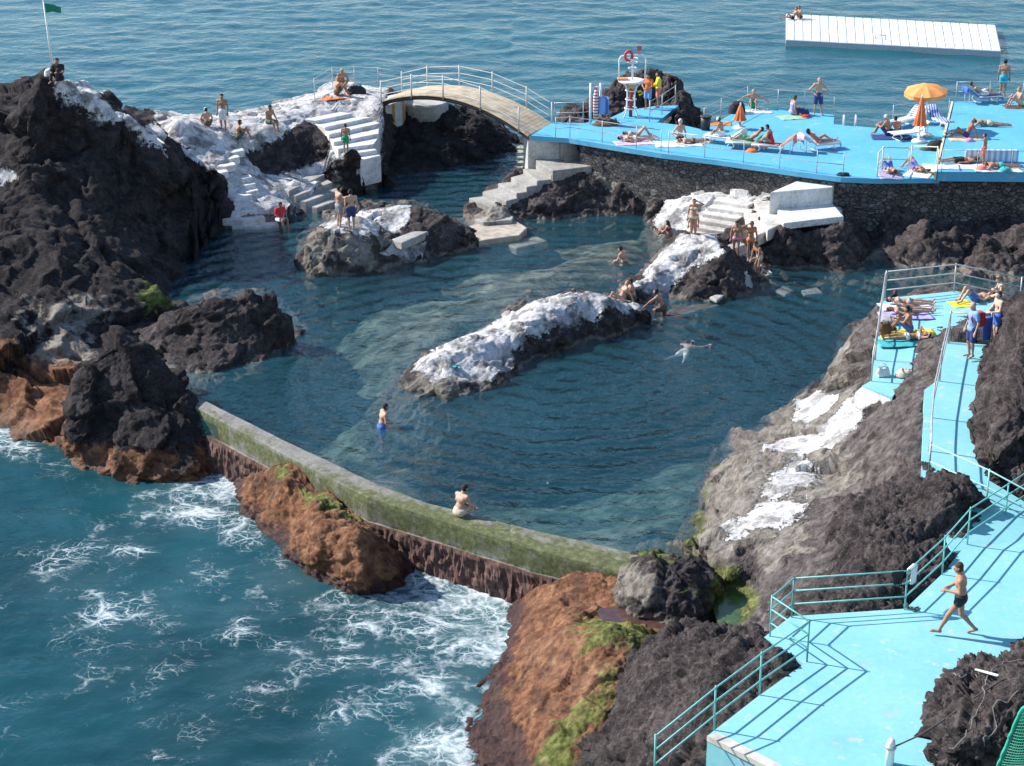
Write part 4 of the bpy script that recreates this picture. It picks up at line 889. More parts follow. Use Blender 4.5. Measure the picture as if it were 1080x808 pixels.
# irregular white treads on the painted slope
e = empty('painted_steps', A(250, 232, .4), 'irregular whitewashed treads set into the white slope below the sitting men', 'stairs')
DG0 = None
for (x, y, w, sk_) in [(247, 159, 9, 2), (243, 166, 8, 2), (238, 174, 9, 2), (233, 181, 6, 1), (256, 187, 8, 2), (260, 194, 8, 2), (262, 201, 9, 2), (248, 206, 16, 3), (246, 214, 20, 3), (249, 222, 20, 3), (256, 230, 22, 3), (268, 237, 24, 3)]:
    c = SLOPE_F.trace(x, y); z = c[2] + .05
    mb = MB(); mb.prism([A(a, b, z) for a, b in [(x - w, y + 1.2), (x - w + 3, y - 1.5), (x + w, y - 3.2), (x + w + 2, y - .6), (x, y + 1.6)]], .32)
    o = mb.build('step', WHITEWASH, parent=e, origin=tuple(e.location), bevel=.04); o.location = (0, 0, 0); TERRAIN.add(o.name)
mb = MB(); mb.prism([A(x, y, 4.45) for x, y in [(148, 146), (162, 141), (174, 150), (172, 158)]], .35)
o = mb.build('painted_ledge', WHITEWASH, origin=tuple(A(160, 150, 4.1)), bevel=.08); tag(o, 'small white painted ledge sticking out of the dark headland', 'ledge'); TERRAIN.add(o.name)

# --- white landing, parapet and steps on the step rock
e = empty('white_landing', A(850, 235, 1.4), 'big whitewashed landing with a parapet block under the masonry wall', 'landing')
def child_prism(nm, poly, z, depth, mat, bev=.04):
    mb = MB(); mb.prism([A(x, y, z) for x, y in poly], depth)
    o = mb.build(nm, mat, parent=e, origin=tuple(e.location), bevel=bev); o.location = (0, 0, 0); TERRAIN.add(o.name)
child_prism('platform', [(814, 205.5), (845, 199), (877, 213), (890, 228), (858, 231.5), (826, 235.5)], 1.82, .30, WHITEWASH)
child_prism('parapet', [(812, 203), (842, 190), (856, 184), (888, 187), (878, 197.5), (846, 200)], 2.55, 1.0, WHITEWASH)
child_prism('step', [(794.8, 211), (815, 205), (828, 234), (809.5, 243)], 1.6, .5, WORN)
child_prism('step', [(780, 214), (796, 211), (811, 243), (797, 249)], 1.38, .5, WORN)
flight('painted_steps', 'broad flight of worn whitewashed steps beside the girl with her hand on her head',
       [((752, 211), (789, 217)), ((746, 218), (784, 224)), ((740, 225), (779, 231)), ((735, 232), (774, 238)), ((731, 239), (769, 245)), ((728, 246), (762, 252))], [1.52, 1.34, 1.16, .98, .80, .62], WORN, .7)
T = [([(752, 262), (782, 254), (786, 258), (758, 268)], .9), ([(760, 268), (787, 259), (792, 264), (768, 274)], .68), ([(768, 275), (793, 265), (799, 271), (776, 281)], .46), ([(776, 282), (800, 272), (806, 279), (784, 289)], .24), ([(783, 290), (808, 280), (815, 288), (792, 297)], .05)]
stair('mossy_steps', 'small wet steps where two girls in bikinis walk down into the pool', T, CONC, .6)
for poly, z, lab in [([(818, 306), (826, 301), (838, 306), (828, 311)], -.06, 'small pale submerged slab near the boy on the steps'), ([(845, 306), (862, 302), (868, 309), (848, 311)], -.08, 'flat greenish slab awash by the shaded rock'), ([(748, 313), (758, 309), (764, 311), (756, 317)], .2, 'pale wedge of stone at the foot of the white rock'), ([(706, 326), (735, 320), (760, 321), (715, 333), (700, 334)], .0, 'low flat stone awash beside the climbing man')]:
    mb = MB(); mb.prism([A(x, y, z) for x, y in poly], .14)
    o = mb.build('stone_slab', CONC, origin=tuple(A(*poly[0], z - .14)), bevel=.05); tag(o, lab, 'stone slab'); TERRAIN.add(o.name)

# --- near terraces
def near_slab(nm, poly, depth=.3): return slab(nm, poly, depth, BLUE_NEAR)
near_slab('lower_terrace', [(930, 315, 2.55), (1008, 307, 2.55), (1056, 317, 2.6), (1020, 345, 2.6), (985, 366, 2.6), (962, 388, 2.55), (941, 419, 2.5), (909, 407, 2.5), (918, 402, 2.5)], .35)
mb = MB(); mb.prism([A(*p) for p in [(909, 408, 2.49), (939, 421, 2.49), (934, 426, 2.2), (902, 414, 2.2)]], .5); o = mb.build('white_ledge', WHITEWASH); tag(o, kind='structure'); TERRAIN.add(o.name)
mb = MB(); WALK = [((997, 360), (1044, 364), 4.0), ((989, 401), (1041, 403), 3.9), ((975, 411), (1039, 413), 3.87), ((973, 470), (1033, 470), 3.7), ((971, 506), (1042, 506), 3.58), ((990, 548), (1085, 532), 3.38), ((1004, 582), (1112, 566), 3.198)]
for (l0, r0, z0), (l1, r1, z1) in zip(WALK[:-1], WALK[1:]):
    mb.prism([A(*l0, z0), A(*r0, z0), A(*r1, z1), A(*l1, z1)], .5)
o = mb.build('walkway', BLUE_NEAR); tag(o, kind='structure'); TERRAIN.add(o.name)
near_slab('foreground_deck', [(746, 776, 3.2), (800, 734, 3.2), (848, 700, 3.2), (806, 672, 3.2), (834, 650, 3.2), (955, 642, 3.2), (994, 605, 3.2), (1020, 573, 3.2), (1050, 545, 3.206), (1140, 550, 3.206), (1180, 640, 3.2), (1180, 860, 3.2), (860, 830, 3.2)], 2.2)
EDGE = plain('bare_concrete_edge', (.52, .48, .42), .85, .25, 0, 2.5)
mb = MB(); mb.prism([A(*p) for p in [(745.5, 776, 3.205), (757, 772.5, 3.205), (868, 829, 3.205), (858, 833, 3.205)]], .12); o = mb.build('deck_edge', EDGE); tag(o, kind='structure')

# ------------------------------------------------------------------ railings
def railing(label, posts, height, rails, mat, r=.03, wires=None, group=None, cat='railing', name='railing', rail_over=None, rr=None):
    """posts: (px, py, z) of the feet; rails: heights"""
    feet = [A(*p) for p in posts]
    e = empty(name, feet[0], label, cat, group)
    for f in feet:
        mb = MB(); mb.tube([f - Vector((0, 0, .05)), f + Vector((0, 0, height + .02))], r, 8)
        mb.build('post', mat, e, True, tuple(e.location)).location = (0, 0, 0)
    for hgt in rails:
        mb = MB(); mb.tube([f + Vector((0, 0, hgt)) for f in feet], rr or r * .9, 8)
        mb.build('rail', mat, e, True, tuple(e.location)).location = (0, 0, 0)
    return e
G1 = 'turquoise railings of the near deck'
railing('turquoise railing running down beside the dark slab to the deck corner', [(851, 698, 3.2), (801, 733, 3.2), (753, 770, 3.2), (690, 822, 2.9)], 1.02, (.34, .68, 1.0), TURQ, .021)
railing('short turquoise railing across the notch in the deck corner', [(851, 698, 3.2), (812, 671, 3.2), (835, 651, 3.2)], 1.02, (.34, .68, 1.0), TURQ, .021)
railing('turquoise railing curving round the lava rock with a white towel on it', [(835, 651, 3.2), (954, 643, 3.2), (993.5, 606, 3.2), (1020, 575, 3.2), (1060, 548, 3.2), (1110, 515, 3.3)], 1.02, (.34, .68, 1.0), TURQ, .021)
railing('pale turquoise handrail crossing the foot of the walkway', [(979, 505, 3.62), (1040, 533, 3.4), (1110, 572, 3.2)], 1.0, (.5, .98), plain('pale_turquoise', (.33, .62, .56), .5, .1), .024)
railing('galvanised railing along the open side of the walkway', [(1000, 362, 4.0), (991, 402, 3.9), (983, 440, 3.8), (980, 475, 3.7), (979, 505, 3.62)], 1.0, (.5, .98), STEEL, .024)
railing('galvanised railing across the top of the walkway', [(1000, 361, 4.0), (1043, 363, 4.05)], 1.0, (.5, .98), STEEL, .024)
railing('galvanised railing round the outer end of the lower terrace', [(933, 316, 2.55), (1006, 308, 2.55), (1075, 323, 2.6)], 1.05, (.35, .7, 1.03), STEEL, .028)
railing('galvanised railing along the pool side of the lower terrace', [(932, 317, 2.55), (927, 350, 2.53), (923, 380, 2.5), (919, 402, 2.5)], 1.0, (.5, .98), STEEL, .024)
# far terrace
railing('thin grey railing along the front of the terrace by the bridge', [(586, 147.0, DZ), (601, 145.5, DZ), (635, 150.5, DZ), (671, 156.5, DZ), (697, 160, DZ)], 1.0, (.5, .98), STEEL, .02)
railing('thin grey railing along the front of the terrace by the sun loungers', [(705, 162, DZ), (743, 166.5, DZ), (784, 172, DZ), (822, 178, DZ), (861, 183, DZ), (889, 186, DZ)], 1.0, (.5, .98), STEEL, .02)
railing('light railing on the seaward side near the rock outcrop', [(585, 130, DZ), (615, 129.5, DZ), (640, 125.5, DZ), (625, 117, DZ)][:3], 1.0, (.5, .98), STEEL, .022)
railing('light railing behind the two lifeguards', [(685, 128.5, DZ), (698, 121, DZ), (712, 111.5, DZ)], 1.0, (.5, .98), STEEL, .024)
railing('sagging rope railing at the seaward corner behind the standing man', [(742, 136, DZ), (760, 126, DZ), (788, 112, DZ), (820, 116, DZ), (848, 118, DZ), (879, 121.5, DZ)], 1.0, (.5, .98), STEEL, .018)
railing('light railing behind the umbrella at the sea edge', [(941, 133, DZ), (970, 129, DZ), (1000, 126, DZ)], 1.0, (.5, .98), STEEL, .018)
railing('light railing on the sea edge of the raised deck', [(1008, 107.5, DZ2), (1043, 107.5, DZ2), (1078, 107.5, DZ2), (1130, 107.5, DZ2)], 1.0, (.5, .98), STEEL, .022)
railing('cream painted handrail above the two bathers lying at the terrace front', [(925, 186.5, DZ), (930, 180, DZ), (958, 181, DZ)], 1.05, (.52, 1.03), CREAM, .03)
railing('cream painted handrail beside the edge of the raised deck', [(960, 180, DZ), (987, 181, DZ), (988, 186.5, DZ)], 1.1, (1.08,), CREAM, .03)
railing('thin railing along the front of the raised deck', [(993, 181, DZ2), (1030, 181.5, DZ2), (1066, 182, DZ2), (1120, 182, DZ2)], .95, (.93,), STEEL, .016)
railing('white railing round the couple on the bridge terrace', [(332, 104, 3.08), (351, 91.5, 3.08), (374, 90.5, 3.08), (399, 92, 3.08), (424, 96, 3.1)], 1.0, (.35, .68, .98), PALE_METAL, .022)
# swimming ladder tops
for i, (x, y) in enumerate([(889, 134), (902, 134.5)]): pass
e = empty('swimming_ladder', A(895, 133, DZ - .3), 'white swimming ladder rails sticking up at the sea edge of the terrace', 'ladder')
for x in (889.5, 902):
    mb = MB(); p = A(x, 131.5, DZ); mb.tube([p + Vector((0, .1, -1.5)), p + Vector((0, .1, .35)), p + Vector((0, 0, .45)), p + Vector((0, -.15, .4)), p + Vector((0, -.15, -.1))], .035, 8)
    mb.build('handrail', WHITE_METAL, e, True, tuple(e.location)).location = (0, 0, 0)
for k in range(4):
    mb = MB(); a, b = A(889.5, 131.5, DZ), A(902, 131.5, DZ); z = Vector((0, .1, -.3 - .3 * k)); mb.tube([a + z, b + z], .025, 6)
    mb.build('rung', WHITE_METAL, e, True, tuple(e.location)).location = (0, 0, 0)

# ------------------------------------------------------------------ footbridge
def footbridge():
    ZB = 3.08
    N0, N1 = A(402, 106.5, ZB), A(557, 143, DZ); F0, F1 = A(424, 97, ZB), A(582, 130, DZ)
    e = empty('footbridge', (N0 + N1) / 2, 'arched white footbridge with weathered plank deck and rope-like rails', 'bridge')
    rise = .95
    def arc(a, b, t, z=0): 
        p = a.lerp(b, t); return p + Vector((0, 0, z + rise * (1 - (2 * t - 1) ** 2)))
    wood = plain('weathered_planks', (.46, .37, .26), .85, .3, 0, 2.0)
    mb = MB(); k = 46
    for i in range(k):
        t0, t1 = i / k, (i + .93) / k
        a, b, c, d = arc(N0, N1, t0), arc(F0, F1, t0), arc(F0, F1, t1), arc(N0, N1, t1)
        up = Vector((0, 0, .06)); mb.add([a, b, c, d, a - up, b - up, c - up, d - up], [(0, 1, 2, 3), (7, 6, 5, 4), (0, 4, 5, 1), (1, 5, 6, 2), (2, 6, 7, 3), (3, 7, 4, 0)])
    mb.build('plank_deck', wood, e, origin=tuple(e.location)).location = (0, 0, 0)
    grey = plain('beam_in_shade', (.03, .03, .028), .8, .2)  # near-black: shade under the deck edge put into the colour
    for nm, (a, b) in (('beam', (N0, N1)), ('beam', (F0, F1))):
        mb = MB(); q = 30; out_ = (a - (F0 if a is N0 else N0)).normalized() * -.09
        w = ((F0 - N0) if a is N0 else (N0 - F0)).normalized() * .14
        for i in range(q):
            p0, p1 = arc(a, b, i / q, -.03), arc(a, b, (i + 1) / q, -.03); dn = Vector((0, 0, -.24))
            p0 += out_; p1 += out_
            mb.add([p0, p1, p1 + w, p0 + w, p0 + dn, p1 + dn, p1 + w + dn, p0 + w + dn], [(0, 1, 5, 4), (3, 7, 6, 2), (4, 5, 6, 7), (0, 3, 2, 1)])
        mb.build(nm, grey, e, origin=tuple(e.location)).location = (0, 0, 0)
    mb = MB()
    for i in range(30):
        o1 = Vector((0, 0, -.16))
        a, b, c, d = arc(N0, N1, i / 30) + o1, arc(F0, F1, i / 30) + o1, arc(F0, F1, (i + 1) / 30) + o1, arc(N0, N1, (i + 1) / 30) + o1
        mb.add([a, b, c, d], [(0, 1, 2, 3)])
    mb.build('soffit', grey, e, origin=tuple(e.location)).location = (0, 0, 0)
    for a, b, ts in ((N0, N1, (0, .22, .44, .69, .94)), (F0, F1, (0, .18, .40, .62, .84, 1.0))):
        for t in ts:
            p = arc(a, b, t); mb = MB(); mb.tube([p - Vector((0, 0, .15)), p + Vector((0, 0, 1.02))], .038, 8)
            mb.build('post', PALE_METAL, e, True, tuple(e.location)).location = (0, 0, 0)
        for hgt in (.3, .62, .95):
            pts = []
            for i in range(len(ts) - 1):
                for j in range(6):
                    t = ts[i] + (ts[i + 1] - ts[i]) * j / 6; pts.append(arc(a, b, t, hgt - .16 * (j / 6) * (1 - j / 6)))
            pts.append(arc(a, b, ts[-1], hgt)); mb = MB(); mb.tube(pts, .018, 6)
            mb.build('rail', PALE_METAL, e, True, tuple(e.location)).location = (0, 0, 0)
footbridge()
# abutment with ochre stripes under the bridge end, and round pier
e = empty('bridge_abutment', A(412, 128, 1.8), 'white bridge abutment with ochre vertical stripes', 'abutment')
OCH = plain('ochre_paint', (.50, .26, .07), .7, .25)
a0, a1 = A(401.5, 113, 2.75), A(427, 105.5, 2.75)
mb = MB(); bk = Vector((.0, 2.2, 0)); mb.prism([a0, a1, a1 + bk, a0 + bk], 1.25); o = mb.build('wall', WHITEWASH, e, origin=tuple(e.location)); o.location = (0, 0, 0)
for t in (.02, .47, .9):
    p, q = a0.lerp(a1, t), a0.lerp(a1, t + .11); f = Vector((0, -.03, 0))
    mb = MB(); mb.prism([p + f, q + f, q + Vector((0, .05, 0)), p + Vector((0, .05, 0))], 1.2); o = mb.build('stripe', OCH, e, origin=tuple(e.location)); o.location = (0, 0, 0)
c = A(449, 117, 2.0); c.y += .3
mb = MB(); mb.lathe([(1.15, -.5), (1.15, .38), (1.08, .45), (.0, .46)], c, 36); o = mb.build('round_pier', concrete_material('pier_concrete', bright=1.15), origin=tuple(c - Vector((0, 0, .5)))); tag(o, 'round flat topped concrete pier on the rock under the footbridge', 'pier'); TERRAIN.add(o.name)
mb = MB(); a0, b0 = A(557, 146, 2.6), A(562, 145.5, 2.6)
mb.prism([a0 + Vector((-.04, -.05, 0)), b0 + Vector((0, -.05, 0)), b0 + Vector((0, .4, 0)), a0 + Vector((-.04, .4, 0))], 1.7); o = mb.build('abutment_pillar', OCH, origin=tuple(a0 - Vector((0, 0, 1.7)))); tag(o, 'rust stained pillar at the terrace end of the footbridge', 'pillar')

# ------------------------------------------------------------------ floating pontoon
def pontoon():
    z = SEA_Z + .42
    c00, c10, c01, c11 = A(829, 42, z), A(1056, 54, z), A(829, 15, z), A(1050, 27, z)
    e = empty('floating_platform', (c00 + c10) / 2 - Vector((0, 0, .5)), 'long white floating swim platform built of plastic cubes', 'platform')
    m = plain('white_plastic', (.66, .67, .70), .5, .16, 0, 2.2)
    mb = MB(); nx_, ny_ = 24, 14
    for i in range(nx_):
        for j in range(ny_):
            def q(u, v):
                return c00.lerp(c10, u / nx_).lerp(c01.lerp(c11, u / nx_), v / ny_)
            g = .03
            P0 = [q(i + g, j + g), q(i + 1 - g, j + g), q(i + 1 - g, j + 1 - g), q(i + g, j + 1 - g)]
            g2 = .10
            P1 = [q(i + g2, j + g2), q(i + 1 - g2, j + g2), q(i + 1 - g2, j + 1 - g2), q(i + g2, j + 1 - g2)]
            dz = Vector((0, 0, .05)); dn = Vector((0, 0, -.55 if j == 0 or i in (0, nx_ - 1) or j == ny_ - 1 else -.2))
            mb.add([p + dz for p in P1] + P0 + [p + dn for p in P0], [(0, 1, 2, 3), (4, 5, 1, 0), (5, 6, 2, 1), (6, 7, 3, 2), (7, 4, 0, 3), (8, 9, 5, 4), (9, 10, 6, 5), (10, 11, 7, 6), (11, 8, 4, 7)])
    mb.build('cube_float', m, e, origin=tuple(e.location)).location = (0, 0, 0)
    dk = MB(); dz = Vector((0, 0, -.03)); dk.prism([c00 + dz, c10 + dz, c11 + dz, c01 + dz], .6); dk.build('float_core', plain('grey_green_plastic', (.40, .46, .47), .6), e, origin=tuple(e.location)).location = (0, 0, 0)
    a, b = A(923, 41, z + .05), A(934, 42, z + .05)
    mb = MB(); mb.tube([a, a + Vector((0, 0, .3)), b + Vector((0, 0, .3)), b], .04, 6); mb.build('grab_handle', STEEL, e, True, tuple(e.location)).location = (0, 0, 0)
    TERRAIN.add('float_core'); TERRAIN.add('cube_float')
pontoon()
# ================================================================== surface lookup
bpy.context.view_layer.update()
DG = bpy.context.evaluated_depsgraph_get()
def hit(px, py, over=True):
    d = Vector(tuple(ray(px, py))).normalized(); o = Vector((0, 0, CAM_Z))
    for _ in range(40):
        ok, loc, nrm, idx, ob, mtx = SC.ray_cast(DG, o, d)
        if not ok: break
        if ob.name in TERRAIN: return loc
        o = loc + d * .01
    return A(px, py, 0)
def under(x, y, ztop=12):
    o = Vector((x, y, ztop))
    for _ in range(40):
        ok, loc, nrm, idx, ob, mtx = SC.ray_cast(DG, o, Vector((0, 0, -1)))
        if not ok: break
        if ob.name in TERRAIN: return loc
        o = loc - Vector((0, 0, .01))
    return Vector((x, y, 0))

# ================================================================== people
SKINS = {}
def skin(k):
    cols = {'pale': (.56, .36, .27), 'fair': (.48, .28, .19), 'tan': (.36, .19, .115), 'brown': (.26, .125, .07), 'dark': (.17, .08, .045)}
    if k not in SKINS: SKINS[k] = plain('skin_' + k, cols[k], .55, .12, 0, 9.0)
    return SKINS[k]
def cloth(c):
    cols = {'white': (.72, .72, .72), 'navy': (.03, .045, .16), 'black': (.018, .018, .02), 'green': (.02, .32, .13), 'red': (.55, .03, .035), 'pink': (.72, .26, .38), 'palepink': (.74, .48, .54), 'palegreen': (.30, .48, .30), 'orange': (.80, .20, .045), 'yellow': (.75, .60, .04), 'turquoise': (.02, .42, .55), 'purple': (.26, .22, .62),
            'blue': (.06, .14, .48), 'lightblue': (.20, .34, .62), 'grey': (.32, .32, .33), 'darkgreen': (.06, .10, .07), 'brown': (.12, .07, .04), 'hairblack': (.014, .011, .010), 'hairbrown': (.055, .03, .018), 'hairgrey': (.38, .36, .34), 'hairblond': (.28, .18, .08), 'lilac': (.42, .36, .68), 'beige': (.55, .46, .34), 'coral': (.78, .22, .16), 'teal': (.05, .36, .38)}
    return plain('cloth_' + c, cols[c], .85, .15, 0, 14.0)

def net(fn, lo, hi, h):
    n = np.ceil((hi - lo) / h).astype(int) + 3
    ax = [lo[i] - h + np.arange(n[i]) * h for i in range(3)]
    Gp = np.stack(np.meshgrid(*ax, indexing='ij'), -1)
    Fv = fn(Gp)
    ins = Fv < 0
    c = np.zeros(tuple(n - 1), dtype=int); pos_ = np.zeros(tuple(n - 1) + (3,)); cnt = np.zeros(tuple(n - 1))
    def sl(d): return tuple(slice(d[i], n[i] - 1 + d[i]) for i in range(3))
    cor = [(i, j, k) for i in (0, 1) for j in (0, 1) for k in (0, 1)]
    for a in cor:
        for axx in range(3):
            if a[axx]: continue
            b = list(a); b[axx] = 1; b = tuple(b)
            fa, fb = Fv[sl(a)], Fv[sl(b)]; m = ins[sl(a)] != ins[sl(b)]
            t = np.where(m, fa / np.where(m, fa - fb, 1), 0)
            for k in range(3):
                pos_[..., k] += np.where(m, a[k] + (t if k == axx else 0), 0)
            cnt += m
    act = cnt > 0; vid = np.full(act.shape, -1); vid[act] = np.arange(act.sum())
    ijk = np.argwhere(act)
    V = lo - h + (ijk + pos_[act] / cnt[act][:, None]) * h
    Fs = []
    for axx in range(3):
        u, w = (axx + 1) % 3, (axx + 2) % 3
        s0 = [slice(1, n[i] - 1) for i in range(3)]; s0[axx] = slice(0, n[axx] - 1)
        s1 = list(s0); s1[axx] = slice(1, n[axx])
        m = ins[tuple(s0)] != ins[tuple(s1)]; flip = ins[tuple(s0)]
        ii = np.argwhere(m); base = ii.copy(); 
        for i in range(3):
            if i != axx: base[:, i] += 1
        def cell(du, dw):
            q = base.copy(); q[:, u] -= du; q[:, w] -= dw
            return vid[q[:, 0], q[:, 1], q[:, 2]]
        quad = np.stack([cell(1, 1), cell(0, 1), cell(0, 0), cell(1, 0)], 1)
        f = flip[m]; quad[~f] = quad[~f][:, ::-1]
        Fs.append(quad)
    return V, np.concatenate(Fs)

def capsules(caps, k=.03):
    def fn(p):
        d = None
        for a, b, ra, rb in caps:
            a = np.array(a, dtype=float); b = np.array(b, dtype=float); ba = b - a; l2 = (ba * ba).sum() + 1e-12
            t = np.clip(((p - a) @ ba) / l2, 0, 1)
            q = p - a - t[..., None] * ba
            e = np.sqrt((q * q).sum(-1)) - (ra + (rb - ra) * t)
            if d is None: d = e
            else:
                hh = np.clip(.5 + .5 * (d - e) / k, 0, 1); d = d * (1 - hh) + e * hh - k * hh * (1 - hh)
        return d
    return fn
def bounds(caps, pad):
    P_ = np.array([np.array(c[i], dtype=float) - (max(c[2], c[3]) + pad) for c in caps for i in (0, 1)]); Q_ = np.array([np.array(c[i], dtype=float) + max(c[2], c[3]) + pad for c in caps for i in (0, 1)])
    return P_.min(0), Q_.max(0)

def v(*a): return np.array(a, dtype=float)
def unit(a): return a / (np.linalg.norm(a) + 1e-9)

